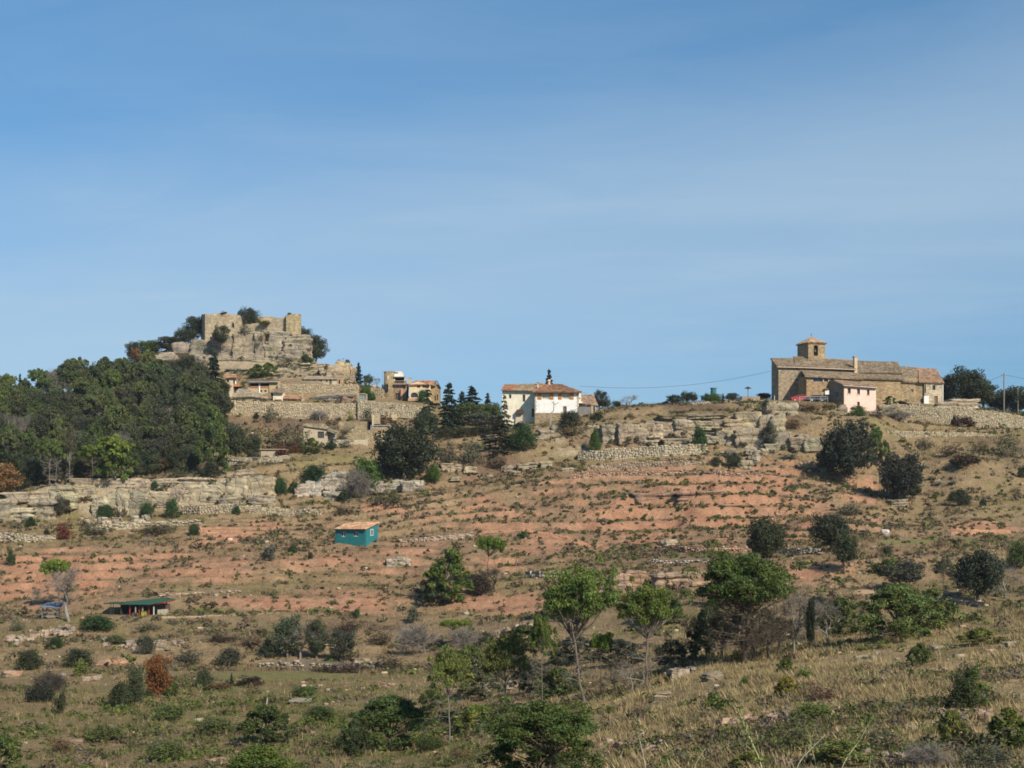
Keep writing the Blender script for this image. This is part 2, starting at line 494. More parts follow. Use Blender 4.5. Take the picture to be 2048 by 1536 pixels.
def ground(x, y):
    """height of the hillside at plan position (x, y)"""
    x = np.atleast_1d(np.asarray(x, float)); y = np.atleast_1d(np.asarray(y, float))
    u = 1024 + x / y * FPX
    Dk, zk = _lines_at(u)
    k = np.clip((Dk <= y[None]).sum(0) - 1, 0, len(LINES) - 2)
    i = np.arange(len(x))
    d0, d1, z0, z1 = Dk[k, i], Dk[k + 1, i], zk[k, i], zk[k + 1, i]
    t = np.clip((y - d0) / np.maximum(d1 - d0, 1e-6), 0, 1)
    n = STEPS[k + 1]
    warp = fbm(x / 17, y / 12, 3, 3) * 0.30 + fbm(x / 6, y / 5, 5, 2) * 0.06
    ts = np.clip(t + warp * 4 * t * (1 - t) * (n > 1), 0, 1)
    q = ts * n
    fl = np.floor(np.minimum(q, n - 1e-6))
    fr = q - fl
    st = (fl + 0.22 * fr + 0.78 * smooth(0.62, 0.90, fr)) / n
    strength = np.where(n > 1, 0.30 + 0.70 * smooth(-0.25, 0.35, fbm(x / 15, y / 10, 8, 2)), 0.0)
    ts = ts * (1 - strength) + st * strength
    z = z0 + (z1 - z0) * ts
    a = AMP[k] * (1 - t) + AMP[k + 1] * t
    near = smooth(0, 60, y)
    z = z + a * near * (fbm(x / 7.0, y / 7.0, 21, 3) * 0.75 + fbm(x / 1.7, y / 1.7, 31, 3) * 0.30)
    return z


_DS = np.concatenate([np.arange(18, 120, 0.2), np.arange(120, 420, 0.3)])


def hit(u, v, dmin=18.0):
    """first point of the hillside met in direction (u, v)"""
    D = _DS[_DS >= dmin]
    x = (u - 1024) * D / FPX
    z = ground(x, D)
    ok = np.nonzero(z >= (HOR - v) * D / FPX)[0]
    if len(ok) == 0:
        e = z / D
        sel = D < 380
        j = int(np.argmax(np.where(sel, e, -9)))
        d = D[j]
    else:
        d = D[ok[0]]
    return float(d)


def on_ground(u, v, D=None, sink=0.0):
    d = hit(u, v) if D is None else D
    x = (u - 1024) * d / FPX
    return Vector((x, d, float(ground(x, d)[0]) - sink)), d


# soil masks: where the red marl shows, where meadow, where bare pale rock, in plan (stored through the directions they were surveyed in)
RED = [(1450, 1000, 190, 70, 1.0), (1250, 1020, 130, 45, .75), (1000, 1030, 150, 40, .5), (1300, 1080, 170, 28, .75), (1500, 985, 60, 28, .5), (1350, 950, 220, 9, .55),
       (130, 1150, 150, 45, 1.0), (40, 1175, 90, 40, .9), (320, 1112, 220, 18, .8), (440, 1075, 70, 22, .9), (430, 1150, 170, 30, .6), (640, 1120, 130, 30, .75),
       (800, 1110, 110, 30, .65), (620, 1205, 200, 22, .9), (880, 1165, 60, 30, .5), (990, 1210, 130, 25, .95), (1080, 1095, 100, 25, .75), (700, 1190, 150, 14, .7), (1000, 1130, 60, 22, .7), (1170, 1130, 160, 20, .45),
       (1650, 1140, 90, 30, .85), (1600, 1060, 60, 30, .6), (1700, 985, 70, 40, .5), (1740, 1050, 80, 12, .55), (1960, 1058, 70, 16, 1.0), (1930, 1100, 60, 14, .7), (1760, 1200, 45, 28, .9), (1860, 1165, 60, 30, .45),
       (1110, 970, 90, 20, .4), (60, 1210, 100, 20, .6), (200, 1185, 110, 12, .5), (760, 1020, 60, 18, .5), (560, 1050, 70, 14, .45), (1550, 1445, 120, 14, .5), (1820, 1430, 160, 12, .4), (1250, 1500, 60, 20, .5), (150, 1330, 120, 40, .25), (1360, 1165, 110, 30, .6), (1480, 950, 120, 12, .6)]
MEADOW = [(560, 1352, 170, 9, 1.0), (1810, 1084, 65, 7, .9), (1940, 1079, 50, 4, .7)]
WARM = [(1300, 1040, 480, 110, 1.0), (700, 1110, 420, 60, .9), (150, 1150, 260, 70, 1.0), (700, 1200, 420, 30, .8), (1750, 1100, 250, 60, .6), (420, 1080, 260, 40, .7), (1250, 1150, 260, 40, .6)]
GREEN = [(250, 1420, 400, 90, .6), (700, 1420, 250, 60, .6), (90, 1330, 160, 60, .45), (250, 1020, 200, 25, .5), (1700, 1240, 130, 40, .5), (1700, 1500, 330, 40, .5), (1850, 1300, 130, 30, .35), (760, 990, 140, 20, .35)]
PALE = [(220, 990, 230, 40, .9), (470, 970, 60, 40, .6), (700, 965, 100, 30, .4), (1380, 860, 200, 30, .8), (1620, 840, 60, 40, .4), (630, 735, 110, 40, .8), (480, 715, 130, 45, .9), (1150, 905, 80, 16, .5), (1250, 905, 120, 12, .6), (2000, 930, 80, 20, .35), (590, 750, 100, 18, .6), (1100, 870, 40, 25, .5)]
BROWN = [(600, 850, 250, 25, .8), (1350, 815, 160, 18, .7), (1600, 840, 70, 50, .7), (1950, 910, 160, 60, .5), (950, 930, 130, 40, .7), (1200, 880, 80, 10, .4), (650, 1260, 300, 25, .55), (700, 1010, 220, 20, .4)]


def mask(lst, u, v):
    m = np.zeros_like(u)
    for (a, b, su, sv, w) in lst:
        m = np.maximum(m, w * np.exp(-np.minimum(((u - a) / su) ** 2 * 0.9 + ((v - b) / sv) ** 2 * 0.9, 30)))
    return m


DRY = np.array((0.295, 0.212, 0.118)); DRY2 = np.array((0.225, 0.165, 0.095)); REDC = np.array((0.370, 0.188, 0.110)); REDP = np.array((0.42, 0.245, 0.150))
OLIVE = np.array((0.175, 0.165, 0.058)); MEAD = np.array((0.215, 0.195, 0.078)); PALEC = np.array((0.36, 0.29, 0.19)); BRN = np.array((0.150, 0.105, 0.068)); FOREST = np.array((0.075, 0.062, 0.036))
TAN = np.array((0.40, 0.30, 0.155))


def soil(x, y, z):
    """base colours of the ground and the red-soil weight"""
    u = 1024 + x / y * FPX
    v = HOR - z / y * FPX
    n1 = fbm(x / 5.0, y / 5.0, 41, 4); n2 = fbm(x / 1.6, y / 1.6, 43, 3); n3 = fbm(x / 18, y / 12, 47, 3)

    def lerp(c, d, w):
        w = np.clip(w, 0, 1)[:, None]
        return c * (1 - w) + d * w
    c = lerp(np.repeat(DRY[None], len(x), 0), DRY2[None], 0.5 + 0.7 * n1)
    c = lerp(c, OLIVE[None], smooth(0.05, 0.55, n3 + 0.5 * n2) * 0.45)
    nearR = smooth(95, 80, y) * smooth(900, 1150, u)
    c = lerp(c, lerp(np.repeat(TAN[None], len(x), 0), DRY2[None], 0.45 + 0.6 * n1 + 0.2 * n2), nearR)
    c = lerp(c, BRN[None], smooth(0.25, 0.7, mask(BROWN, u, v) + 0.4 * n1))
    c = lerp(c, OLIVE[None], smooth(0.3, 0.9, mask(GREEN, u, v) + 0.55 * n2 + 0.25 * n1) * 0.75)
    sl = (ground(x, y + .45) - ground(x, y - .45)) / .9
    warm = mask(WARM, u, v)
    c = lerp(c, np.array((0.285, 0.175, 0.108))[None], smooth(.15, .7, warm + .3 * n1) * .7)
    c = lerp(c, OLIVE[None] * .9, smooth(.5, .1, sl) * smooth(.2, .6, n3 + .5 * n1) * .4)
    rw = smooth(0.32, 0.70, mask(RED, u, v) + 0.42 * n1 + 0.22 * n2 + .45 * warm * smooth(.32, .85, sl) - .15 * warm * smooth(.3, .05, sl) - .28 * warm * smooth(.0, .5, fbm(x / 9, y / 6, 49, 3)))
    c = lerp(c, lerp(np.repeat(REDC[None], len(x), 0), REDP[None], 0.4 + 0.7 * n2 + 0.3 * n3), rw * 0.95)
    pw = smooth(0.3, 0.7, mask(PALE, u, v) + 0.35 * n1 + 0.15 * n2)
    c = lerp(c, PALEC[None], pw)
    c = lerp(c, MEAD[None], smooth(0.35, 0.6, mask(MEADOW, u, v)))
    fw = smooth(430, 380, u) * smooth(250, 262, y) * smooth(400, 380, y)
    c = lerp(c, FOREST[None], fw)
    return c, rw, pw


def build_terrain():
    us = np.concatenate([np.linspace(-9000, -1200, 8), np.linspace(-1000, -240, 40), np.arange(-230, 2290, 5.8), np.linspace(2300, 3200, 45), np.linspace(3500, 11000, 8)])
    Dk, zk = _lines_at(us)
    rows = []
    for k in range(len(LINES) - 1):
        m = LINES[k + 1]['rows']
        for s in range(m):
            t = s / m
            rows.append(Dk[k] * (1 - t) + Dk[k + 1] * t)
    rows.append(Dk[-1])
    D = np.stack(rows)
    U = np.repeat(us[None], len(rows), 0)
    X = (U - 1024) * D / FPX
    x, y = X.ravel(), D.ravel()
    z = ground(x, y)
    V = np.stack([x, y, z], 1)
    nr, nc = D.shape
    i = (np.arange(nr - 1)[:, None] * nc + np.arange(nc - 1)[None]).ravel()
    F = np.stack([i, i + 1, i + 1 + nc, i + nc], 1)
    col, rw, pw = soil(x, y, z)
    m = Mat('hillside_soil', 0.96, 0.05)
    p = m.pos()
    c = m.attr()
    n1 = m.noise(p, 0.9, 6, 0.68); n2 = m.noise(p, 4.5, 5, 0.7)
    c = m.mul(c, m.ramp(n1, 0.28, 0.72, 0.72, 1.25))
    c = m.mul(c, m.ramp(n2, 0.3, 0.7, 0.74, 1.24))
    peb = m.node('ShaderNodeTexVoronoi', {'Vector': p, 'Scale': 1.9}, feature='F1')
    pm = m.math('MULTIPLY', m.ramp(peb.outputs['Distance'], 0.16, 0.26, 1.0, 0.0), m.ramp(m.noise(p, 0.35, 3), 0.5, 0.62, 0.0, 0.8))
    c = m.mix(pm, c, (0.40, 0.33, 0.24, 1))
    m.bump(m.math('ADD', m.math('ADD', n1, m.math('MULTIPLY', n2, 0.6)), pm), 1.0, 0.35)
    m.color(c)
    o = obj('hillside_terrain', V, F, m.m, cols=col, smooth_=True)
    tag(o, 'terraced hillside of red soil, dry grass and pale rock below the village', kind='structure')
    return o


terrain = build_terrain()
# ------------------------------------------------------------------ geometry helpers for buildings
def box_vf(x0, x1, y0, y1, z0, z1):
    V = [(x0, y0, z0), (x1, y0, z0), (x1, y1, z0), (x0, y1, z0), (x0, y0, z1), (x1, y0, z1), (x1, y1, z1), (x0, y1, z1)]
    F = [(0, 3, 2, 1), (4, 5, 6, 7), (0, 1, 5, 4), (1, 2, 6, 5), (2, 3, 7, 6), (3, 0, 4, 7)]
    return V, F


def join(parts):
    V, F = [], []
    for v, f in parts:
        n = len(V)
        V += [tuple(p) for p in v]
        F += [tuple(i + n for i in q) for q in f]
    return V, F


def prism_y(poly, y0, y1):
    """outline in (x, z) pulled from y0 to y1"""
    n = len(poly)
    V = [(x, y0, z) for x, z in poly] + [(x, y1, z) for x, z in poly]
    F = [tuple(range(n)), tuple(range(2 * n - 1, n - 1, -1))] + [(i, i + n, (i + 1) % n + n, (i + 1) % n) for i in range(n)]
    return V, F


def prism_x(poly, x0, x1):
    n = len(poly)
    V = [(x0, y, z) for y, z in poly] + [(x1, y, z) for y, z in poly]
    F = [tuple(range(n)), tuple(range(2 * n - 1, n - 1, -1))] + [(i, i + n, (i + 1) % n + n, (i + 1) % n) for i in range(n)]
    return V, F


def tubes(P0, P1, R0, R1, n=5):
    P0 = np.asarray(P0, float).reshape(-1, 3); P1 = np.asarray(P1, float).reshape(-1, 3)
    R0 = np.broadcast_to(np.asarray(R0, float), (len(P0),)); R1 = np.broadcast_to(np.asarray(R1, float), (len(P0),))
    d = P1 - P0
    L = np.linalg.norm(d, axis=1, keepdims=True); d = d / np.maximum(L, 1e-9)
    a = np.where(np.abs(d[:, 2:3]) < 0.9, np.array([[0, 0, 1.0]]), np.array([[1.0, 0, 0]]))
    e1 = np.cross(d, a); e1 /= np.linalg.norm(e1, axis=1, keepdims=True)
    e2 = np.cross(d, e1)
    th = np.arange(n) * 2 * math.pi / n
    ring = e1[:, None] * np.cos(th)[None, :, None] + e2[:, None] * np.sin(th)[None, :, None]
    A = P0[:, None] + ring * R0[:, None, None]
    B = P1[:, None] + ring * R1[:, None, None]
    V = np.concatenate([A, B], 1).reshape(-1, 3)
    i = np.arange(n); j = (i + 1) % n
    f = np.stack([i, j, j + n, i + n], 1)
    F = (f[None] + (np.arange(len(P0)) * 2 * n)[:, None, None]).reshape(-1, 4)
    return V, F


def polyline_tube(pts, r, n=5):
    pts = np.asarray(pts, float)
    r = np.broadcast_to(np.asarray(r, float), (len(pts),))
    return tubes(pts[:-1], pts[1:], r[:-1], r[1:], n)


COL = dict(white=(0.80, 0.78, 0.72), cream=(0.76, 0.69, 0.52), pink=(0.78, 0.56, 0.47), church=(0.385, 0.312, 0.222), churchdark=(0.31, 0.25, 0.17), castle=(0.48, 0.40, 0.28),
           tan=(0.44, 0.33, 0.20), wall=(0.46, 0.38, 0.26), roofgrey=(0.25, 0.185, 0.125), roofred=(0.30, 0.165, 0.098), rooforange=(0.38, 0.225, 0.135), rooftan=(0.33, 0.265, 0.19),
           rock=(0.40, 0.325, 0.215), rockgrey=(0.37, 0.315, 0.235), rockpink=(0.42, 0.25, 0.16), wood=(0.20, 0.125, 0.065), shutter=(0.44, 0.19, 0.055), teal=(0.022, 0.165, 0.175), red=(0.30, 0.035, 0.03),
           metal=(0.30, 0.32, 0.34), brick=(0.42, 0.20, 0.11), dkwood=(0.075, 0.05, 0.035), weather=(0.26, 0.22, 0.17))


class Bld:
    """a building set at direction (u, v) and distance D; plan parts given in photo px across and up, metres in depth"""

    def __init__(s, name, label=None, cat=None, u=0, v=0, D=300, yaw=0.0, group=None, parent=None):
        s.u, s.v, s.D, s.yaw = u, v, D, R(yaw)
        s.S = D / FPX
        p = P(u, v, D)
        if parent is None:
            s.root = empty(name, p, s.yaw, label, cat, group)
        else:
            q = Matrix.Rotation(-parent.yaw, 3, 'Z') @ (p - P(parent.u, parent.v, parent.D))
            s.root = empty(name, q, s.yaw - parent.yaw)
            s.root.parent = parent.root
            if label: s.root['label'] = label

    def xz(s, u, v, y=0.0):
        """local x and z of the point y metres behind the front that is seen in direction (u, v)"""
        c, n = math.cos(s.yaw), math.sin(s.yaw)
        k = (u - 1024) / FPX; x0 = (s.u - 1024) * s.S
        t = (k * s.D - x0 + y * (n + k * c)) / (c - k * n)
        return t, (HOR - v) * (s.D + t * n + y * c) / FPX - (HOR - s.v) * s.S

    def X(s, u, y=0.0): return s.xz(u, s.v, y)[0]
    def Z(s, v, y=0.0, u=None): return s.xz(s.u if u is None else u, v, y)[1]

    def add(s, name, vf, mat, col, parent=None, label=None, smooth_=False):
        o = obj(name, vf[0], vf[1], MT[mat], parent or s.root, COL[col] if isinstance(col, str) else col, smooth_=smooth_)
        if label: o['label'] = label
        return o

    def box(s, name, u0, u1, vt, vb, y0, y1, mat='plaster', col='white', parent=None, label=None):
        um = (u0 + u1) / 2
        return s.add(name, box_vf(s.X(u0, y0), s.X(u1, y0), y0, y1, s.Z(vb, y0, um), s.Z(vt, y0, um)), mat, col, parent, label)

    def poly(s, name, pts, y0, y1, mat='plaster', col='white', parent=None, label=None):
        return s.add(name, prism_y([s.xz(u, v, y0) for u, v in pts][::-1], y0, y1), mat, col, parent, label)

    def side(s, name, pts, u0, u1, mat='plaster', col='white', parent=None, label=None):
        """outline in (depth m, v) pulled across from u0 to u1"""
        return s.add(name, prism_x([(y, s.Z(v, y, u0)) for y, v in pts], s.X(u0, pts[0][0]), s.X(u1, pts[0][0])), mat, col, parent, label)

    def facade(s, name, u0, u1, vt, vb, y, openings=(), mat='plaster', col='white', t=0.4, depth=6.0, parent=None, label=None, top=None):
        """front wall with real openings, and the block of the house behind it; top=(vleft, vright) slants the top edge"""
        us = sorted({u0, u1, *[o[0] for o in openings], *[o[1] for o in openings]})
        vs = sorted({vt, vb, *[o[2] for o in openings], *[o[3] for o in openings]})
        parts = []
        V, F = [], []
        idx = {}

        def vid(u, v, yy):
            k = (u, v, yy)
            if k not in idx:
                vv = v
                if top and v == vt:
                    f = (u - u0) / (u1 - u0); vv = top[0] * (1 - f) + top[1] * f
                xx, zz = s.xz(u, vv, y); idx[k] = len(V); V.append((xx, yy, zz))
            return idx[k]

        def solid(i, j):
            if i < 0 or j < 0 or i >= len(us) - 1 or j >= len(vs) - 1: return None
            cu, cv = (us[i] + us[i + 1]) / 2, (vs[j] + vs[j + 1]) / 2
            return not any(o[0] < cu < o[1] and o[2] < cv < o[3] for o in openings)
        y2 = y + t
        for i in range(len(us) - 1):
            for j in range(len(vs) - 1):
                if solid(i, j):
                    F.append((vid(us[i], vs[j + 1], y), vid(us[i + 1], vs[j + 1], y), vid(us[i + 1], vs[j], y), vid(us[i], vs[j], y)))
                    for di, dj, a, b in ((-1, 0, (us[i], vs[j]), (us[i], vs[j + 1])), (1, 0, (us[i + 1], vs[j + 1]), (us[i + 1], vs[j])),
                                         (0, -1, (us[i + 1], vs[j]), (us[i], vs[j])), (0, 1, (us[i], vs[j + 1]), (us[i + 1], vs[j + 1]))):
                        if not solid(i + di, j + dj):
                            F.append((vid(*a, y), vid(*a, y2), vid(*b, y2), vid(*b, y)))
        # block behind
        n = len(V)
        tl, tr = (top if top else (vt, vt))
        q = [s.xz(u0, vb, y), s.xz(u1, vb, y), s.xz(u1, tr, y), s.xz(u0, tl, y)]
        B = [(q[0][0], y2, q[0][1]), (q[1][0], y2, q[1][1]), (q[1][0], y + depth, q[1][1]), (q[0][0], y + depth, q[0][1]),
             (q[3][0], y2, q[3][1]), (q[2][0], y2, q[2][1]), (q[2][0], y + depth, q[2][1]), (q[3][0], y + depth, q[3][1])]
        V += B
        F += [tuple(k + n for k in f) for f in [(4, 5, 6, 7), (0, 1, 5, 4), (1, 2, 6, 5), (2, 3, 7, 6), (3, 0, 4, 7)]]
        return s.add(name, (V, F), mat, col, parent, label)

    def window(s, u0, u1, vt, vb, y, frame='wood', name='window', fw=1.0, bars=1, pane='glass', parent=None, cross=False, label=None):
        """frame set back in the opening, with glass behind it"""
        um = (u0 + u1) / 2; yw = y - .25 if y > .2 else y
        a, b, z0, z1 = s.X(u0, yw), s.X(u1, yw), s.Z(vb, yw, um), s.Z(vt, yw, um)
        w = min(fw * s.S, (b - a) * .22, (z1 - z0) * .22)
        e = 0.004
        a += e; b -= e; z0 += e; z1 -= e
        ps = [box_vf(a, b, y, y + .07, z0, z0 + w), box_vf(a, b, y, y + .07, z1 - w, z1), box_vf(a, a + w, y + .002, y + .068, z0 + w, z1 - w), box_vf(b - w, b, y + .002, y + .068, z0 + w, z1 - w)]
        for k in range(bars):
            c = a + (b - a) * (k + 1) / (bars + 1)
            ps.append(box_vf(c - w * .35, c + w * .35, y + .004, y + .066, z0 + w, z1 - w))
        f = s.add(name, join(ps), 'paint', frame, parent, label)
        pn = obj('pane', *box_vf(a + w, b - w, y + .03, y + .045, z0 + w, z1 - w), MT[pane], f, (1, 1, 1))
        return f

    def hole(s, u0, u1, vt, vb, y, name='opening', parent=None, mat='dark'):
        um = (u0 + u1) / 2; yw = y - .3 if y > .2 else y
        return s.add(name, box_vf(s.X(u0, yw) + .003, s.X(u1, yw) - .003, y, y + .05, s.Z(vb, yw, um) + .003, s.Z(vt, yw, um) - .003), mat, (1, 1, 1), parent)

    def door(s, u0, u1, vt, vb, y, col='wood', name='door', handle=True, parent=None, label=None):
        um = (u0 + u1) / 2; yw = y - .2 if y > .2 else y
        a, b, z0, z1 = s.X(u0, yw) + .003, s.X(u1, yw) - .003, s.Z(vb, yw, um) + .003, s.Z(vt, yw, um) - .003
        n = max(3, int((b - a) / .22))
        ps = [box_vf(a, b, y + .02, y + .06, z0, z1)]
        for k in range(n):
            p0 = a + (b - a) * k / n; p1 = a + (b - a) * (k + 1) / n
            ps.append(box_vf(p0 + .008, p1 - .008, y, y + .02, z0 + .01, z1 - .01))
        d = s.add(name, join(ps), 'paint', col, parent, label)
        if handle:
            s.add('handle', box_vf(b - .2, b - .12, y - .05, y - .001, z0 + (z1 - z0) * .48, z0 + (z1 - z0) * .55), 'paint', 'metal', d)
        return d

    def roof(s, name, a, b, c, d, col='roofgrey', rib=0.30, t=0.14, amp=0.055, parent=None, label=None, mat='tiles', sag=0.0, rows=None):
        """tiled slope: eave a to b, ridge d to c, each (u, y m, v); rows of half-round tiles run from ridge to eave"""
        A, B_, C_, D_ = [np.array((s.X(p[0], p[1]), p[1], s.Z(p[2], p[1], p[0]))) for p in (a, b, c, d)]
        w = max(np.linalg.norm(B_ - A), np.linalg.norm(C_ - D_))
        nr = max(4, int(w / rib)); m = 5
        nx = nr * m
        ln_ = np.linalg.norm(D_ - A)
        ny = rows or max(3, min(14, int(ln_ / .45)))
        nrm = np.cross(B_ - A, D_ - A); nrm /= np.linalg.norm(nrm)
        if nrm[2] < 0: nrm = -nrm
        sx = np.linspace(0, 1, nx + 1); sy = np.linspace(0, 1, ny + 1)
        V = []; F = []
        ph = (sx * nr) % 1.0
        hump = np.abs(np.sin(ph * math.pi)) ** 0.6
        rng = np.random.default_rng(int(abs(s.u * 7 + a[0])) + 3)
        jit = rng.uniform(-.35, .35, nr + 1)
        course = []
        # every course of tiles overlaps the one below by a small step
        for k in range(ny):
            course.append((sy[k], k, .03)); course.append((sy[k + 1] - 1e-3 * (k < ny - 1), k, 0.0))
        for fy, k, st in course:
            for i, fx in enumerate(sx):
                p = (A * (1 - fx) + B_ * fx) * (1 - fy) + (D_ * (1 - fx) + C_ * fx) * fy
                r_ = min(int(fx * nr), nr - 1)
                wob = 0.05 * float(_h(np.array([r_]), np.array([k]), 5)[0])
                h = amp * hump[i] * (1 + .3 * jit[r_]) + st + wob * .6 - sag * math.sin(fx * math.pi) * math.sin(fy * math.pi * .5 + .6)
                V.append(tuple(p + nrm * h))
        R_ = len(course)
        W = nx + 1
        for j in range(R_ - 1):
            for i in range(nx):
                F.append((j * W + i, j * W + i + 1, (j + 1) * W + i + 1, (j + 1) * W + i))
        n = len(V)
        und = [A - nrm * t, B_ - nrm * t, C_ - nrm * t, D_ - nrm * t]
        V += [tuple(p) for p in und]
        F.append((n + 3, n + 2, n + 1, n))
        F.append(tuple(range(0, W)) [::-1] + (n, n + 1))
        top0 = (R_ - 1) * W
        F.append(tuple(range(top0, top0 + W)) + (n + 2, n + 3))
        F.append(tuple(j * W for j in range(R_)) + (n + 3, n))
        F.append(tuple(j * W + W - 1 for j in range(R_))[::-1] + (n + 1, n + 2))
        return s.add(name, (V, F), mat, col, parent, label)

    def ridge(s, a, b, col='roofgrey', r=0.16, parent=None):
        p0 = np.array((s.X(a[0], a[1]), a[1], s.Z(a[2], a[1], a[0]))); p1 = np.array((s.X(b[0], b[1]), b[1], s.Z(b[2], b[1], b[0])))
        return s.add('ridge_tiles', polyline_tube([p0 + (p1 - p0) * k / 8 for k in range(9)], r, 7), 'tiles', col, parent)

    def cyl(s, name, u, vt, vb, y, r, n=10, mat='paint', col='metal', parent=None, r2=None, label=None):
        V, F = tubes([(s.X(u, y), y, s.Z(vb, y, u))], [(s.X(u, y), y, s.Z(vt, y, u))], [r], [r if r2 is None else r2], n)
        V = list(map(tuple, V)); F = [tuple(f) for f in F]
        F += [tuple(range(n))[::-1], tuple(range(n, 2 * n))]
        return s.add(name, (V, F), mat, col, parent, label)


def rock_mesh(seed, n=7, rough=0.16, strata=0.5, sq=0.32):
    """an angular block of layered sandstone filling about -0.5..0.5 each way"""
    g = np.linspace(-1, 1, n)
    V = {}; F = []; vs = []

    def vid(p):
        k = tuple(np.round(p, 5))
        if k not in V:
            V[k] = len(vs); vs.append(p)
        return V[k]
    for ax in range(3):
        for sgn in (-1, 1):
            for i in range(n - 1):
                for j in range(n - 1):
                    q = []
                    for a, b in ((i, j), (i + 1, j), (i + 1, j + 1), (i, j + 1)):
                        p = [0, 0, 0]; p[ax] = sgn; p[(ax + 1) % 3] = g[a]; p[(ax + 2) % 3] = g[b]
                        q.append(vid(p))
                    F.append(tuple(q) if sgn > 0 else tuple(q[::-1]))
    p = np.array(vs, float)
    L = (np.abs(p) ** (2 / sq)).sum(1) ** (sq / 2)
    p = p / L[:, None] * 0.5
    rng = np.random.default_rng(seed)
    off = rng.uniform(0, 50, 3)
    d = p / np.linalg.norm(p, axis=1, keepdims=True)
    nn = noise3(p * 3.2 + off, seed) * rough + noise3(p * 8 + off, seed + 3) * rough * .5 + np.abs(noise3(p * 15 + off, seed + 7)) * rough * .35
    lay = (vnoise(p[:, 2] * 11 + off[0], np.full(len(p), off[1]), seed) - .5) * strata * 0.22
    out = p + d * nn[:, None]
    out[:, :2] += d[:, :2] * lay[:, None]
    out[:, 0] += out[:, 2] * rng.uniform(-.12, .12); out[:, 2] += out[:, 0] * rng.uniform(-.14, .14)
    return out, np.array(F)


ROCKS = []
for k in range(12):
    v_, f_ = rock_mesh(100 + k, n=13, rough=.11 + .03 * (k % 3), strata=.7 + .5 * (k % 2), sq=.11 + .06 * (k % 4))
    ROCKS.append(new_mesh('rock_block', v_, f_, MT['rock']))
BOULDERS = []
for k in range(8):
    v_, f_ = rock_mesh(300 + k, n=6, rough=.20, strata=.25, sq=.55)
    BOULDERS.append(new_mesh('boulder', v_, f_, MT['rock']))


def jitcol(c, rng, a=.14):
    f = 1 + rng.uniform(-a, a)
    return tuple(np.clip(np.array(COL[c] if isinstance(c, str) else c) * f * (1 + rng.uniform(-.04, .04, 3)), 0, 1))


LEDGE = []


def outcrop(name, label, blocks, col='rock', D=None, depth=3.0, cat='rock outcrop', seed=1, group=None, back=0.0):
    """a cliff made of separate blocks; each block (u0, u1, vtop, vbot[, D])"""
    rng = np.random.default_rng(seed)
    b0 = blocks[len(blocks) // 2]
    d0 = b0[4] if len(b0) > 4 else (D or hit((b0[0] + b0[1]) / 2, b0[3]))
    base = P((b0[0] + b0[1]) / 2, b0[3], d0)
    root = empty(name, base, 0, label, cat, group)
    for k, b in enumerate(blocks):
        um = (b[0] + b[1]) / 2
        d = b[4] if len(b) > 4 else (D or hit(um, b[3]))
        d += back + rng.uniform(-.7, .7)
        S = d / FPX
        w, h = (b[1] - b[0]) * S * rng.uniform(1.08, 1.24), (b[3] - b[2]) * S * rng.uniform(1.0, 1.2)
        dep = min(max(depth, 0.6 * min(w, h)), 5.0) * rng.uniform(.85, 1.15)
        o = link('rock_block', ROCKS[int(rng.integers(len(ROCKS)))], root, jitcol(col, rng))
        c = P(um, (b[2] + b[3]) / 2, d)
        c.y += dep * 0.33
        o.location = c - base
        o.scale = (w * (1 if rng.random() < .5 else -1), dep, h * 1.02)
        top = c + Vector((0, -dep * .25, h * .46))
        foot = c + Vector((0, -dep * .62, -h * .46))
        for j in range(int(rng.integers(0, 4))):
            LEDGE.append((top.x + rng.uniform(-.5, .5) * w, top.y + rng.uniform(-.1, .3) * dep, top.z + rng.uniform(-.15, .05) * h, min(1.5, max(.5, .4 * h)) * rng.uniform(.7, 1.3)))
        for j in range(int(rng.integers(0, 3))):
            LEDGE.append((foot.x + rng.uniform(-.5, .5) * w, foot.y, foot.z + rng.uniform(-.05, .2) * h, min(1.3, max(.5, .35 * h)) * rng.uniform(.7, 1.3)))
        if o.scale[0] < 0:
            o.scale[0] = -o.scale[0]
        o.rotation_euler = (rng.uniform(-.05, .05), rng.uniform(-.04, .04), rng.uniform(-.16, .16))
    return root


def boulder(u, v, w, h, label, col='rock', name='boulder', group=None, D=None, seed=None):
    """a loose rock standing on the ground at (u, v), w by h px"""
    p, d = on_ground(u, v, D)
    if v > 1280:
        w, h = w * .85, h * .85
    S = d / FPX
    sd = int(u * 13 + v) if seed is None else seed
    rng = np.random.default_rng(sd)
    o = link(name, BOULDERS[sd % len(BOULDERS)] if w < 1.2 * h else ROCKS[sd % len(ROCKS)], None, jitcol(col, rng))
    o.location = p + Vector((0, .25 * w * S, h * S * (.36 if v < 1280 else .14)))
    o.scale = (w * S * 1.08, w * S * .85, h * S * 1.1)
    o.rotation_euler = (rng.uniform(-.15, .15), rng.uniform(-.1, .1), rng.uniform(-.6, .6))
    return tag(o, label, 'boulder', group)


def stones_vf(centers, sizes, yaw, rng, cols):
    """rough little stone blocks, 12 triangles each"""
    n = len(centers)
    corner = np.array([(x, y, z) for z in (-.5, .5) for y in (-.5, .5) for x in (-.5, .5)])
    q = corner[None] * sizes[:, None] * (1 + rng.uniform(-.22, .22, (n, 8, 3)))
    c, s = np.cos(yaw)[:, None], np.sin(yaw)[:, None]
    x = q[..., 0] * c - q[..., 1] * s; y = q[..., 0] * s + q[..., 1] * c
    V = np.stack([x, y, q[..., 2]], 2) + centers[:, None]
    f = np.array([(0, 2, 3, 1), (4, 5, 7, 6), (0, 1, 5, 4), (1, 3, 7, 5), (3, 2, 6, 7), (2, 0, 4, 6)])
    F = (f[None] + (np.arange(n) * 8)[:, None, None]).reshape(-1, 4)
    return V.reshape(-1, 3), F, np.repeat(cols, 8, 0)


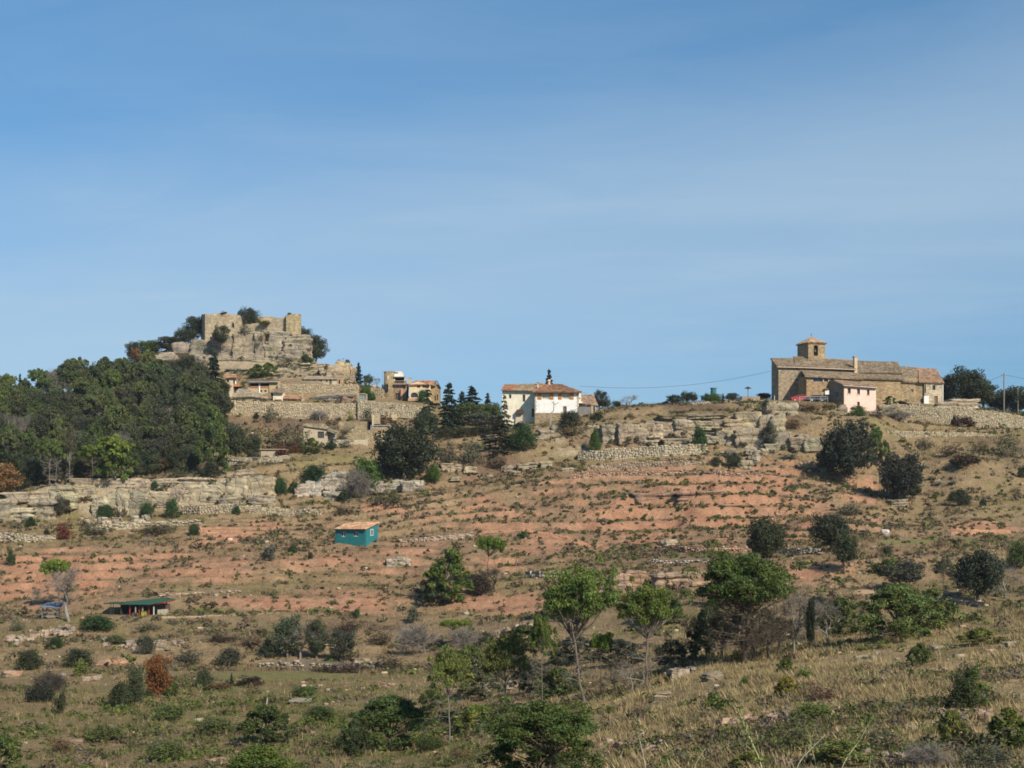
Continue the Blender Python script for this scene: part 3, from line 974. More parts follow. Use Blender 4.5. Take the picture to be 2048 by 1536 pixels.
def drystone(label, pts, col='wall', D=None, name='stone_wall', cat='stone wall', size=(.42, .24), seed=1, th=.55, group=None, ragged=.25, tint=None, lift=0.0, cover=1.0):
    """dry-stone terrace wall along pts (u, vtop, vbot[, D]); courses of single stones on a core"""
    rng = np.random.default_rng(seed)
    A = []
    for p in pts:
        d = p[3] if len(p) > 3 else (D or hit(p[0], p[2]))
        A.append((np.array(P(p[0], p[2], d)), np.array(P(p[0], p[1], d))))
    base = Vector(A[len(A) // 2][0])
    root = empty(name, base, 0, label, cat, group)
    bo = np.array([a[0] for a in A]) - np.array(base); to = np.array([a[1] for a in A]) - np.array(base)
    bo[:, 2] -= .4
    n = len(pts)
    # core
    V = []; F = []
    back = np.array((0, th, 0)); inn = np.array((0, .10, 0)); dn = np.array((0, 0, .06))
    for k in range(n):
        V += [bo[k] + inn, to[k] + inn - dn, to[k] + back - dn, bo[k] + back]
    for k in range(n - 1):
        i = 4 * k
        F += [(i, i + 4, i + 5, i + 1), (i + 1, i + 5, i + 6, i + 2), (i + 2, i + 6, i + 7, i + 3)]
    F += [(0, 1, 2, 3), (4 * n - 1, 4 * n - 2, 4 * n - 3, 4 * n - 4)]
    base_c = np.array(COL[col] if isinstance(col, str) else col)
    obj('wall_core', V, F, MT['plaster'], root, tuple(base_c * .55))
    cen = []; siz = []; yw = []; cl = []
    for k in range(n - 1):
        seg = to[k + 1] - to[k]
        L = np.linalg.norm((bo[k + 1] - bo[k])[:2])
        yaw = math.atan2((bo[k + 1] - bo[k])[1], (bo[k + 1] - bo[k])[0])
        H = max(np.linalg.norm(to[k] - bo[k]), np.linalg.norm(to[k + 1] - bo[k + 1]))
        rows = max(1, int(round(H / size[1])))
        for r in range(rows):
            x = -rng.uniform(0, size[0])
            while x < L:
                w = size[0] * rng.uniform(.55, 1.5)
                f = min(max((x + w / 2) / L, 0), 1)
                b = bo[k] * (1 - f) + bo[k + 1] * f; t = to[k] * (1 - f) + to[k + 1] * f
                g = (r + .5) / rows
                if not (r == rows - 1 and rng.random() < ragged) and rng.random() < cover:
                    c = b * (1 - g) + t * g
                    hh = (t - b)[2] / rows
                    dp = rng.uniform(.28, .45)
                    cen.append(c + np.array((-math.sin(yaw), math.cos(yaw), 0)) * (.10 - rng.uniform(-.02, .07) + dp * .12) + (0, 0, rng.uniform(-.03, .03)))
                    siz.append((w * .92, dp, hh * rng.uniform(.78, .98)))
                    yw.append(yaw + rng.uniform(-.08, .08))
                    cc = base_c * rng.uniform(.80, 1.20) * (1 + rng.uniform(-.06, .06, 3))
                    if rng.random() < .06: cc = cc * .65
                    if rng.random() < .10: cc = cc * .55 + np.array((.52, .46, .36)) * .5
                    cl.append(cc)
                x += w
    V, F, cc = stones_vf(np.array(cen), np.array(siz), np.array(yw), rng, np.array(cl))
    o = obj('stones', V, F, MT['stone'], root, None, cols=cc)
    o['kind'] = 'stuff'
    return root
# ------------------------------------------------------------------ the castle ruin on its rock
outcrop('castle_rock', 'massive layered sandstone crag carrying the ruined castle', [
    (350, 390, 690, 725, 359), (298, 352, 712, 738, 356), (318, 352, 706, 722, 359), (386, 432, 684, 728, 357.5), (428, 472, 678, 733, 356.5), (468, 512, 669, 731, 356), (508, 526, 674, 731, 355.5), (529, 546, 693, 731, 355), (544, 556, 678, 731, 356),
    (543, 578, 672, 729, 356), (572, 613, 671, 700, 355.5), (574, 609, 690, 724, 355), (556, 600, 703, 733, 354.5), (440, 500, 718, 738, 354.5), (500, 560, 720, 737, 354.2), (600, 622, 694, 722, 357),
    (392, 430, 712, 738, 355)], col=(.345, .285, .205), depth=6, seed=4)
outcrop('ledge_rocks', 'low broken sandstone ledges beneath the castle crag, above the long white cottage', [
    (598, 625, 727, 740, 345), (620, 655, 728, 745, 344), (560, 602, 738, 752, 343), (600, 640, 744, 756, 340), (640, 664, 736, 762, 337), (520, 560, 745, 757, 342), (455, 500, 738, 748, 346), (575, 606, 752, 760, 338)], col='rock', depth=4, seed=9)
outcrop('rounded_cliff', 'rounded tan cliff nose at the end of the village terrace below the castle', [
    (655, 682, 731, 770, 334), (676, 698, 729, 771, 334.5), (690, 706, 737, 771, 336), (650, 670, 745, 771, 333)], col=(.46, .36, .22), depth=6, seed=12)

cs = Bld('castle_ruin', 'roofless stone castle ruin with two broken towers on top of the crag', 'castle', 500, 676, 366, 0)


def ruin_wall(name, pts, th, v_foot, col='castle', seed=0, parent=None, openings=()):
    """broken-topped wall along plan points (u, y, vtop); a ragged crest"""
    rng = np.random.default_rng(seed)
    V = []; F = []
    dense = []
    for (u0, y0, v0), (u1, y1, v1) in zip(pts[:-1], pts[1:]):
        n = max(2, int(math.hypot(u1 - u0, (y1 - y0) * 8) / 4))
        for k in range(n):
            f = k / n
            dense.append((u0 + (u1 - u0) * f, y0 + (y1 - y0) * f, v0 + (v1 - v0) * f + rng.uniform(-1.0, 1.0)))
    dense.append(pts[-1])
    N = len(dense)
    for u, y, v in dense:
        x, z = cs.xz(u, v, y)
        zb = cs.Z(v_foot, y, u)
        V += [(x, y, zb), (x, y, z), (x + .1, y + th, z + rng.uniform(-.2, .1)), (x + .1, y + th, zb)]
    for k in range(N - 1):
        i = 4 * k
        F += [(i, i + 4, i + 5, i + 1), (i + 1, i + 5, i + 6, i + 2), (i + 2, i + 6, i + 7, i + 3)]
    F += [(0, 1, 2, 3), (4 * N - 1, 4 * N - 2, 4 * N - 3, 4 * N - 4)]
    return cs.add(name, (V, F), 'masonry', col, parent)


ruin_wall('back_wall', [(484, 12, 634), (500, 12, 634), (515, 12, 633), (545, 12, 632.5), (556, 12, 636), (575, 12, 633)], 1.2, 690, seed=3)
lt = ruin_wall('tower', [(402, 6, 631), (404.5, 3, 629), (410, 0, 628), (430, .3, 626.5), (455, .8, 627), (472, 1.2, 628.5), (479, 1.4, 631), (482, 1.5, 640), (484, 1.6, 652)], 1.3, 692, seed=5)
cs.hole(464.2, 468.2, 646, 654, .93, 'window', parent=lt)
cs.add('window_arch', join([prism_y([cs.xz(463.4 + .55 * 0 + a, b, .9) for a, b in ((0, 654), (-.0, 646.5), (1.2, 644.2), (2.7, 643.6), (4.3, 644.2), (5.5, 646.5), (5.5, 654), (4.8, 654), (4.8, 647), (2.7, 645), (.7, 647), (.7, 654))][::-1], .82, 1.1)]), 'masonry', 'castle', lt)
ruin_wall('curtain_wall', [(481, 2.0, 652), (495, 2.2, 648), (510, 2.3, 646), (530, 2.2, 646.5), (545, 2.0, 647), (556, 1.8, 643), (566, 1.6, 637), (573, 1.4, 631)], 1.2, 690, seed=6)
rt = ruin_wall('tower', [(571.5, 1.4, 631), (572.5, .2, 629.5), (580, 0, 628.5), (590, 0, 627.5), (599.5, .2, 629), (600, 5, 631)], 1.4, 690, col=(.47, .385, .235), seed=8)
ruin_wall('tower_wall', [(575, 6, 630), (600, 6, 629)], 1.0, 690, seed=11)
# the arched recess: three rings of arch stones stepping back
ar = cs.hole(531.5, 542.5, 664, 684, 1.0, 'arch')
for k, (r0, r1, yy) in enumerate(((10.5, 8.2, .5), (7.8, 6.0, .75), (5.6, 4.2, .9))):
    ps = []
    for i in range(9):
        a0, a1 = math.pi * i / 9 + .03, math.pi * (i + 1) / 9 - .03
        q = [cs.xz(537 + math.cos(a) * r, 671 - math.sin(a) * r * 1.05, yy) for a, r in ((a0, r0), (a1, r0), (a1, r1), (a0, r1))]
        ps.append(prism_y(q, yy, yy + .5))
    cs.add('arch_ring', join(ps), 'masonry', 'castle', ar)
cs.box('fallen_stones', 586, 594, 633, 635, .2, .6, 'masonry', 'castle', rt)

# ------------------------------------------------------------------ upper hamlet below the castle
drystone('long tan retaining wall carrying the barns and sheds of the upper hamlet', [(414, 797, 822, 300), (430, 799, 826, 300), (470, 801, 830, 300), (530, 804, 834, 300), (600, 806, 838, 300), (660, 807, 840, 300), (716, 806, 841, 300)], col=(.51, .415, .275), seed=21, size=(.36, .21))
drystone('paler stone retaining wall under the round tower house', [(716, 800, 838, 299.4), (742, 802, 836, 299.4), (775, 805, 832, 299.4), (805, 807, 832, 299.4), (835, 811, 834, 299.4), (860, 814, 838, 299.4)], col=(.49, .41, .285), seed=22, size=(.36, .21))
drystone('tan stone wall between the long white cottage and the red slope of rubble', [(556, 768, 795, 317), (600, 768, 796, 317), (650, 768, 797, 317), (700, 768, 797, 317), (716, 769, 797, 317)], col=(.50, .40, .26), seed=23, size=(.36, .21))
drystone('low ruined wall on the edge by the blue-green panel', [(742, 776, 800, 319), (765, 778, 802, 319), (768, 781, 802, 319)], col=(.40, .32, .21), seed=24)

h = Bld('long_cottage', 'long low whitewashed stone cottage with small doors under the tan cliff nose', 'cottage', 640, 769, 326, 0)
op = [(611, 619, 759, 765), (625.5, 630, 759, 769), (638, 644, 759, 765), (652, 655, 760, 764), (658.5, 663.5, 758, 769)]
f = h.facade('wall', 607.5, 673, 756, 769, 0, op, 'rubble', (.60, .53, .41), depth=4)
h.window(611, 619, 759, 765, .2); h.door(625.5, 630, 759, 769, .15); h.window(638, 644, 759, 765, .2); h.window(652, 655, 760, 764, .2, bars=0); h.door(658.5, 663.5, 758, 769, .15)
h.roof('roof', (605, -.4, 757.5), (676, -.4, 757.5), (674, 4.3, 752.5), (608, 4.3, 752.5), 'rooftan')
h.box('lean_to', 673, 686, 757, 769, .3, 3, 'rubble', 'tan')
h.hole(677, 680, 759, 769, .28, 'door_opening')

h = Bld('shed_roof', 'low curved shed with a long faded red and grey roof beside the long cottage', 'shed', 580, 769, 327, 0)
h.box('wall', 556, 605, 765, 770, 0, 3.5, 'rubble', 'tan')
h.roof('roof', (552, -.5, 766), (605, -.5, 766), (605, 4, 754.5), (570, 4, 757), (.31, .19, .13))

h = Bld('veranda_house', 'house with two dark veranda bays over orange parapets and a flat grey roof', 'house', 525, 798, 318, 0)
f = h.facade('wall', 497, 556, 763, 800, 0, [(501, 517.5, 765, 771.8), (520.5, 538, 765, 771.8), (520, 524.5, 780, 784), (528.5, 533, 780, 784)], 'plaster', (.50, .38, .235), depth=6)
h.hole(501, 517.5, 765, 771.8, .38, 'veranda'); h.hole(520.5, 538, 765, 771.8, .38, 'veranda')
h.box('parapet', 500, 518, 771.8, 775.2, -.14, -.02, 'plaster', 'brick'); h.box('parapet', 521, 538, 771.8, 775.2, -.14, -.02, 'plaster', 'brick')
h.box('post', 517.6, 520.4, 764, 786, -.24, -.15, 'plaster', 'white')
h.window(520, 524.5, 780, 784, .2, 'dkwood'); h.window(528.5, 533, 780, 784, .2, 'dkwood')
h.roof('roof', (493, -.9, 765.2), (556, -.9, 764.6), (560, 6, 760.5), (497, 6, 760.8), (.12, .115, .115))
h.box('side_room', 538.5, 560, 762, 790, -.35, -.01, 'plaster', (.45, .35, .215))

h = Bld('brick_villa', 'tall narrow house with orange roof and brick loggia half hidden by the dark spruce', 'house', 462, 795, 317, 0)
f = h.facade('wall', 452, 466, 753, 800, 0, [(453.5, 458, 759, 764), (453.5, 458, 773, 780)], 'plaster', (.58, .47, .32), depth=5)
h.hole(453.5, 458, 759, 764, .3, 'window'); h.hole(453.5, 458, 773, 780, .3, 'window')
h.box('loggia', 466.3, 479, 768, 773, .3, 3, 'plaster', 'brick'); h.box('loggia_post', 470, 472, 757, 768, .4, .8, 'plaster', 'white'); h.box('loggia_post', 477, 479, 757, 768, .4, .8, 'plaster', 'brick')
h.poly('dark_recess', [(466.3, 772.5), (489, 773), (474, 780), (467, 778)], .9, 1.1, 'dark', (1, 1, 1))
h.roof('roof', (446, -.6, 754.5), (474, -.6, 754.5), (472, 5, 748), (448, 5, 748), 'rooforange')
h.roof('side_roof', (473, .0, 757.5), (481, .0, 757.5), (478, 3, 750), (473, 3, 749.5), 'wood')

h = Bld('barn', 'plain tan barn with a wide hipped roof standing on the long retaining wall', 'barn', 498, 808, 305, 0)
f = h.facade('wall', 466, 535, 793, 808, 0, [(480, 483.5, 796, 802), (527, 531, 797, 807)], 'plaster', (.43, .345, .24), depth=7)
h.window(480, 483.5, 796, 802, .2, 'dkwood', bars=0); h.door(527, 531, 797, 807, .2, 'weather')
h.roof('roof', (463, -.6, 794), (507, -.6, 792.5), (492, 7, 777.5), (477, 7, 777.5), (.36, .29, .205))
h.roof('roof_slope', (507, -.58, 792.5), (541, -.4, 798), (520, 6, 788), (492, 7, 777.6), (.355, .285, .2))

h = Bld('small_shed', 'small white walled shed with a dark open front and brown mono pitch roof', 'shed', 554, 808, 306, 0)
f = h.facade('wall', 546, 565, 784.5, 808, 0, [(549.5, 563.5, 799, 807.4)], 'plaster', (.74, .65, .48), depth=4)
h.hole(549.5, 563.5, 799, 807.4, .36, 'opening')
h.box('rail', 549.6, 563.4, 802.2, 803, .1, .2, 'paint', 'weather')
h.box('rail', 549.6, 563.4, 804.8, 805.6, .1, .2, 'paint', 'weather')
h.poly('side_opening', [(541, 784), (545.9, 784), (545.9, 803), (543.6, 798)], .3, .5, 'dark', (1, 1, 1))
h.roof('roof', (538.5, -.7, 784.6), (566.5, -.7, 784.6), (570, 4, 777.5), (547, 4, 777.5), (.26, .19, .13))

h = Bld('lean_to_shed', 'low shed with an orange tiled roof leaning on the tan stone wall', 'shed', 585, 808, 307, 0)
f = h.facade('wall', 566, 605, 796, 808, 0, [(568.5, 572.5, 799, 806), (575, 579, 799, 806), (581.5, 603, 797.5, 807.5)], 'plaster', (.62, .52, .36), depth=3.5)
h.window(568.5, 572.5, 799, 806, .2, 'white'); h.hole(575, 579, 799, 806, .3, 'door_opening'); h.hole(581.5, 603, 797.5, 807.5, .36, 'opening')
h.box('rail', 586, 608, 803, 803.8, -.5, -.4, 'paint', 'white'); h.box('rail', 590, 609, 805.4, 806.2, -.5, -.4, 'paint', 'white')
for u in (588, 597, 606):
    h.box('rail_post', u, u + 1, 801.5, 808.5, -.4, -.3, 'paint', 'white')
h.roof('roof', (564, -.6, 796.6), (601, -.6, 797.6), (605, 3.2, 790.6), (567, 3.2, 790.2), 'rooforange')
h.box('end_pillar', 603.5, 605.8, 783.5, 797, -.2, .3, 'plaster', 'tan')

b = boulder(665, 805, 100, 16, 'bare grey and red slope of rubble between the two tan walls', col='rockgrey', name='rubble_mound', D=309.5)
b.scale.y *= .35
b['category'] = 'mound'
b = boulder(702, 800, 34, 15, 'reddish earthy mound of rubble next to the blue-green panel', col=(.33, .185, .13), name='rubble_mound', D=308)
b.scale.y *= .6
b['category'] = 'mound'

h = Bld('framed_monument', 'blue-green panel in a thick stone frame on the retaining wall', 'monument', 724, 803, 303, 0)
h.box('frame', 714, 718.2, 786, 822, 0, .8, 'rubble', 'wall'); h.box('frame', 731, 734.5, 788, 806, 0, .8, 'rubble', 'wall'); h.box('lintel', 718.3, 730.9, 786.5, 788.6, .02, .78, 'rubble', 'wall'); h.box('sill', 718.3, 730.9, 798, 805, .02, .78, 'rubble', 'wall')
h.box('panel', 718.3, 730.9, 788.7, 797.9, .25, .5, 'paint', (.22, .30, .30))
h = Bld('parked_cart', 'small dark handcart parked on the terrace edge beside the stone frame', 'cart', 707, 810, 302.5, 0)
h.box('body', 703.5, 712, 803, 808, 0, 1.0, 'paint', (.06, .05, .05)); h.box('rim', 703, 712.5, 802.2, 803, -.05, 1.05, 'paint', (.12, .1, .09))
for u in (705.5, 710):
    h.add('wheel', prism_y([(h.X(u, -.1) + .16 * math.cos(a), h.Z(809, -.1, u) + .16 * math.sin(a)) for a in np.arange(8) * math.pi / 4], -.14, -.06), 'paint', (.03, .03, .03))

# ------------------------------------------------------------------ the round tower house
t = Bld('tower_house', 'rambling stone house with a round tower, white roof terrace and red gabled wing', 'house', 800, 802, 321, 0)
V, F = tubes([(t.X(778), 1.2, t.Z(804))], [(t.X(778), 1.2, t.Z(744))], [1.28], [1.22], 20)
rt_ = t.add('round_tower', (list(map(tuple, V)), [tuple(f) for f in F] + [tuple(range(20, 40))]), 'rubble', (.36, .285, .175), smooth_=True)
for k in range(12):
    a = k * math.pi / 6
    x, y = t.X(778) + 1.17 * math.cos(a), 1.2 + 1.17 * math.sin(a)
    t.add('merlon', box_vf(x - .16, x + .16, y - .16, y + .16, t.Z(744) + .003, t.Z(741.5 + (k % 3) * .4)), 'rubble', (.36, .285, .175), rt_)
t.window(774.5, 779, 752.5, 758.5, -.02, 'white', bars=1, parent=rt_)
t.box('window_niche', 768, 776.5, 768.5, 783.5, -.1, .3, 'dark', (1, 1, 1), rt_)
b_ = t.box('bay', 763.5, 766.6, 769, 785, .3, 1.4, 'paint', 'dkwood')
t.box('bay_pane', 770, 773, 771, 780, -.16, -.11, 'glass', (1, 1, 1))
f = t.facade('terrace_storey', 788, 809, 753.2, 762, .6, [(790, 809 - .6, 755, 761.5)], 'plaster', (.66, .56, .44), depth=5)
t.hole(790, 808.4, 755, 761.5, .96, 'terrace_opening')
t.box('terrace_parapet', 788, 807, 748, 753, .5, .8, 'plaster', 'white')
f2 = t.facade('roof_room', 788, 804, 743, 747.9, 1.6, [(789.5, 796, 744.6, 746.8)], 'plaster', (.80, .70, .62), depth=4)
t.hole(789.5, 796, 744.6, 746.8, 1.9, 'roof_room_opening')
t.box('terrace_slab', 786.8, 810.5, 753.05, 754.2, .1, .58, 'plaster', 'weather')
f = t.facade('middle_wall', 788, 813, 768, 802, .45, [(790, 793.5, 771, 777), (796.5, 800, 771, 777), (806, 811, 771, 777.5), (790.5, 798.5, 786, 801)], 'rubble', (.36, .25, .165), depth=5)
t.window(790, 793.5, 771, 777, .7, 'white'); t.window(796.5, 800, 771, 777, .7, 'white'); t.window(806, 811, 771, 777.5, .7, 'wood'); t.window(790.5, 798.5, 786, 801, .7, 'wood', name='glazed_door')
t.roof('middle_roof', (786.8, -.3, 768.6), (814, -.3, 768.2), (813, 3.5, 761), (788, 3.5, 760.6), (.30, .215, .16))
t.box('stair_pier', 801.5, 806, 777.5, 802, -.2, .43, 'plaster', (.47, .27, .19))
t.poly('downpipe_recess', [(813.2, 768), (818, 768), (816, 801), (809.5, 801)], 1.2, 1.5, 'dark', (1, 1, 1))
t.cyl('pole', 765.2, 741, 772, .5, .05, 6)
t.box('chimney', 817, 823.5, 756.8, 768, 3.0, 3.7, 'plaster', (.46, .36, .24)); t.box('chimney_cap', 816.6, 823.9, 755.6, 756.7, 2.95, 3.75, 'paint', 'metal')
# gabled wing
g = Bld('gabled_wing', None, None, 850, 805, 318, 0, parent=t)
ops = [(834, 840.5, 769, 775.5), (845, 853, 769, 775.5), (821.5, 836, 785, 795), (839, 853, 785, 795)]
g.facade('wall', 818.5, 861, 768, 806, 0, ops, 'plaster', (.66, .53, .33), depth=6)
g.poly('gable', [(818.5, 767.95), (836, 763.2), (853, 767.95)], .02, .3, 'plaster', (.66, .53, .33))
for o in ops[:2]:
    g.window(*o, .22, 'wood')
for o in ops[2:]:
    g.hole(*o, .36, 'arched_opening', mat='glass')
    cx = (o[0] + o[1]) / 2; rx = (o[1] - o[0]) / 2
    for sg in (-1, 1):
        pts = [(cx + sg * rx, o[2])] + [(cx + sg * rx * math.cos(a), 790.5 - 5.5 * math.sin(a)) for a in np.linspace(0, math.pi / 2, 6)]
        g.poly('arch_spandrel', [(min(max(p[0], o[0] + .02), o[1] - .02), p[1]) for p in (pts if sg < 0 else pts[::-1])], .03, .33, 'plaster', (.66, .53, .33))
g.box('balcony_rail', 845, 857, 776.5, 782, -.6, -.5, 'plaster', (.62, .50, .32)); g.box('balcony_floor', 845, 857, 782.1, 783, -.6, -.01, 'plaster', 'weather')
g.box('porch_floor', 816, 858, 796.2, 802, -.35, -.02, 'plaster', (.42, .27, .19))
g.facade('east_wing', 861.3, 878.5, 771, 806, 1.0, [(869, 872, 791, 801), (873.5, 876.5, 789, 800)], 'rubble', (.46, .34, .2), depth=6)
g.window(869, 872, 791, 801, 1.25, 'wood'); g.window(873.5, 876.5, 789, 800, 1.25, 'wood')
g.poly('east_gable', [(861.3, 770.9), (870, 766), (878.5, 770.9)], 1.05, 1.3, 'rubble', (.46, .34, .2))
g.roof('wing_roof', (815.5, -.4, 770), (858, -.4, 768.8), (868, 3.2, 761.6), (832, 3.2, 761.3), (.39, .185, .105))
g.roof('hip_roof', (857, -.3, 769), (872, .5, 771.5), (873, 3.3, 761.5), (867, 3.2, 761.6), (.33, .21, .13))
g.poly('gable_fascia', [(872.5, 761), (874.5, 761.5), (881, 774), (878.6, 774)], .6, 4.5, 'paint', 'dkwood')

# ------------------------------------------------------------------ lower hamlet
h = Bld('cottage', 'small square pale cottage with one shuttered window beside a round green shrub', 'cottage', 631, 895, 275, 0)
f = h.facade('wall', 607, 655, 850, 897, 0, [(635, 648, 863, 876.5)], 'plaster', (.49, .41, .28), depth=5, top=(850, 857))
h.window(635, 648, 863, 876.5, .18, 'wood', bars=3)
h.box('back_room', 606.9, 648, 847, 856, 1, 4.8, 'rubble', (.42, .34, .23))
h.roof('roof', (605, -.35, 850.5), (657.5, -.35, 857.8), (656, 5, 853), (607, 5, 847.5), 'rooftan')
h.roof('porch_roof', (654.8, -.9, 861), (674, -.5, 867.5), (674, 2.5, 862), (656, 2.5, 856.5), 'weather')
h.box('porch_wall', 656, 672.5, 862.5, 897, 1.4, 2.6, 'plaster', (.56, .48, .33)); h.door(667, 671.5, 868, 879, 1.35, 'white')
h = Bld('stone_house', 'long ruined looking stone house with creeper on its front, joined to the pale cottage', 'house', 710, 885, 277, 0)
f = h.facade('wall', 673, 741, 860, 890, 0, [], 'rubble', (.42, .345, .22), depth=4)
h.facade('upper_wall', 678, 737, 843, 859.8, 2.0, [(703, 708, 854.5, 860 - .4)], 'rubble', (.40, .325, .205), depth=3)
h.window(703, 708, 854.5, 859.6, 2.25, 'white')
h.box('terrace_wall', 655, 735, 879.5, 893, -1.6, -1.2, 'plaster', (.50, .42, .30))
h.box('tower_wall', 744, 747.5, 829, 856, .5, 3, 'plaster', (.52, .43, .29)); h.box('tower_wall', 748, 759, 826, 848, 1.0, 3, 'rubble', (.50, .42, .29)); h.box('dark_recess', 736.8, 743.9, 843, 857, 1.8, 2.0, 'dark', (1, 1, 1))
h.facade('end_wall', 742, 790, 850, 893, .6, [], 'rubble', (.43, .34, .22), depth=3)
h.box('water_pipe', 742.5, 779, 850.0, 851.6, .35, .55, 'paint', (.33, .36, .42)); h.box('water_pipe', 741.2, 742.4, 850.5, 860, .35, .55, 'paint', (.33, .36, .42))
h = Bld('stone_hut', 'flat cream stone square of masonry standing free on the brown slope', 'ruin', 789, 842, 296, 0)
h.box('wall', 784, 794, 828, 841, 0, .7, 'rubble', (.62, .53, .34))
h = Bld('garden_hut', 'low flat roofed garden hut beside red flowering bushes', 'hut', 540, 917, 268, 0)
h.box('wall', 521.5, 557, 899.5, 919, 0, 3, 'plaster', (.44, .36, .25)); h.box('roof_slab', 520.5, 570, 897.6, 899.4, -.3, 3.2, 'plaster', (.38, .31, .22)); h.hole(520.2, 521.3, 902, 915, .1, 'doorway')
drystone('mid height grey garden wall below the garden hut', [(440, 916, 932, 262.5), (480, 915, 933, 263), (520, 915, 934, 264), (560, 912, 934, 266), (580, 910, 930, 268)], col=(.36, .31, .23), seed=31)
h = Bld('wooden_fence', 'thin wooden rail fence along the garden wall top', 'fence', 480, 916, 262, 0)
h.box('rail', 440, 521, 914.4, 915.6, 0, .12, 'paint', 'weather'); h.box('rail', 442, 575, 928.6, 929.6, -.6, -.5, 'paint', 'weather')
for u in (443, 462, 481, 500, 519):
    h.box('post', u, u + 1, 913.6, 918, .13, .25, 'paint', 'weather')

# ------------------------------------------------------------------ the white house
w = Bld('white_house', 'two storey white house with orange shutters, stone base and red tiled roof', 'house', 1070, 858, 297, -5)
op = [(1084.5, 1098, 785.8, 798.5), (1124.5, 1139, 785.8, 798.5), (1126, 1133.3, 812.5, 825.8)]
w.facade('main_wall', 1070, 1157, 783.5, 825.8, 0, op, 'plaster', (.84, .82, .78), depth=8)
w.box('stone_base', 1069.6, 1157.3, 825.9, 860, -.06, 7.9, 'masonry', (.38, .30, .19))
for o in op[:2]:
    f = w.window(*o, .2, 'cream', bars=0, fw=.9)
    w.box('roller_blind', o[0] + 1.0, o[1] - 1.0, 787, 797.6, .16, .19, 'paint', (.62, .60, .47), f)
w.door(*op[2], .2, (.16, .13, .10))
for a, b in ((1075, 1083.2), (1098.8, 1107), (1116.2, 1123.4), (1139.8, 1147.4)):
    sh = w.box('shutter', a, b, 785.3, 798.8, -.07, -.004, 'paint', 'shutter')
    for k in range(3):
        w.box('shutter_panel', a + .9, b - .9, 786.2 + k * 4.1, 789.3 + k * 4.1, -.1, -.072, 'paint', (.50, .22, .065), sh)
ps = []
for k in range(11):
    for e, s_ in ((1070, 1), (1157, -1)):
        l = 3.4 if k % 2 else 2.0
        a, b = sorted((e - s_ * .5, e + s_ * l))
        ps.append(box_vf(w.X(a, -.05), w.X(b, -.05), -.05, .3, w.Z(787.2 + k * 3.6, -.05, e), w.Z(784.2 + k * 3.6, -.05, e)))
q = w.add('quoins', join(ps), 'masonry', (.62, .52, .40)); q['kind'] = 'stuff'
op = [(1018, 1022.6, 788.8, 796.6), (1045, 1050.5, 789.4, 803.4), (1014.5, 1018, 829, 836), (1063.5, 1068.2, 817, 834)]
w.facade('wing_wall', 1004.5, 1069.5, 781, 858, 3.2, op, 'plaster', (.76, .70, .55), depth=6)
w.window(*op[0], 3.4, 'dkwood', bars=0); w.window(*op[1], 3.4, 'wood', bars=0, name='balcony_door'); w.window(*op[2], 3.4, 'dkwood', bars=0); w.door(*op[3], 3.4, 'dkwood')
bl = w.box('balcony', 1033, 1045, 819, 827.6, 2.1, 3.18, 'paint', (.10, .05, .03))
w.poly('balcony_bracket', [(1032, 828), (1045, 828), (1045, 846), (1030, 853)], 2.75, 3.18, 'plaster', (.55, .47, .36))
w.roof('main_roof', (1064, -.9, 783.6), (1164, -.9, 783.2), (1122, 4.2, 768.6), (1078, 4.2, 767.2), 'roofred', t=.2)
w.roof('hip_roof', (1163.2, -.85, 783.5), (1156, 8.4, 783), (1124, 4.3, 768.8), (1121.5, 4.1, 768.7), 'roofred')
w.roof('wing_roof', (1027, 2.5, 780.8), (1072, 2.5, 781.5), (1082, 6.6, 767.4), (1031, 6.6, 768.4), (.30, .225, .14))
w.roof('wing_end_roof', (1002, 2.5, 780.2), (1027, 2.5, 780.8), (1031, 6.6, 768.4), (1009, 6.6, 769), (.35, .175, .10))
w.box('eaves_board', 1064.5, 1163, 784.2, 785.6, -.7, -.02, 'paint', (.22, .17, .13))
w.cyl('chimney', 1098, 762.5, 772, 3.6, .28, 10, 'plaster', (.62, .44, .34)); w.cyl('chimney_cap', 1098, 759.2, 762.3, 3.6, .42, 10, 'plaster', (.66, .5, .4), r2=.2)
w.box('chimney', 1073.4, 1077.8, 765.5, 772, 5.4, 6, 'plaster', (.50, .38, .26)); w.box('chimney_cap', 1073, 1078.2, 764, 765.3, 5.3, 6.1, 'paint', 'metal')
w.box('vent_pipe', 1075, 1076.8, 770, 776.6, 1.3, 1.6, 'plaster', 'cream')
a = w.cyl('aerial', 1109, 752, 772, 5.0, .025, 5); w.box('aerial_arm', 1109, 1119.5, 752, 752.7, 4.98, 5.03, 'paint', 'metal', a)
w.facade('side_porch', 1157.6, 1161, 786, 806, 2, [], 'plaster', 'cream', depth=4)
w.box('side_balcony', 1157.6, 1164, 803, 806, 1.2, 5, 'plaster', 'white')
h = Bld('outbuilding', 'low outbuilding with a brown tiled roof behind the grey gate of the white house', 'outbuilding', 1178, 830, 300, 0)
h.facade('wall', 1160, 1190, 808, 832, 0, [(1172, 1179, 811, 830), (1183.5, 1187, 813, 830)], 'plaster', (.46, .34, .23), depth=5)
h.hole(1172, 1179, 811, 830, .3, 'opening'); h.door(1183.5, 1187, 813, 830, .2, (.30, .1, .06))
h.roof('roof', (1157, -.8, 806), (1197, -.8, 811.5), (1187, 4, 789.5), (1160, 4, 789.5), (.31, .21, .145))
h.box('chimney', 1183, 1186.5, 787.5, 793, 3, 3.5, 'plaster', 'tan')
h = Bld('metal_gate', 'plain grey metal gate standing between the white house and the outbuilding', 'gate', 1171, 830, 295, 0)
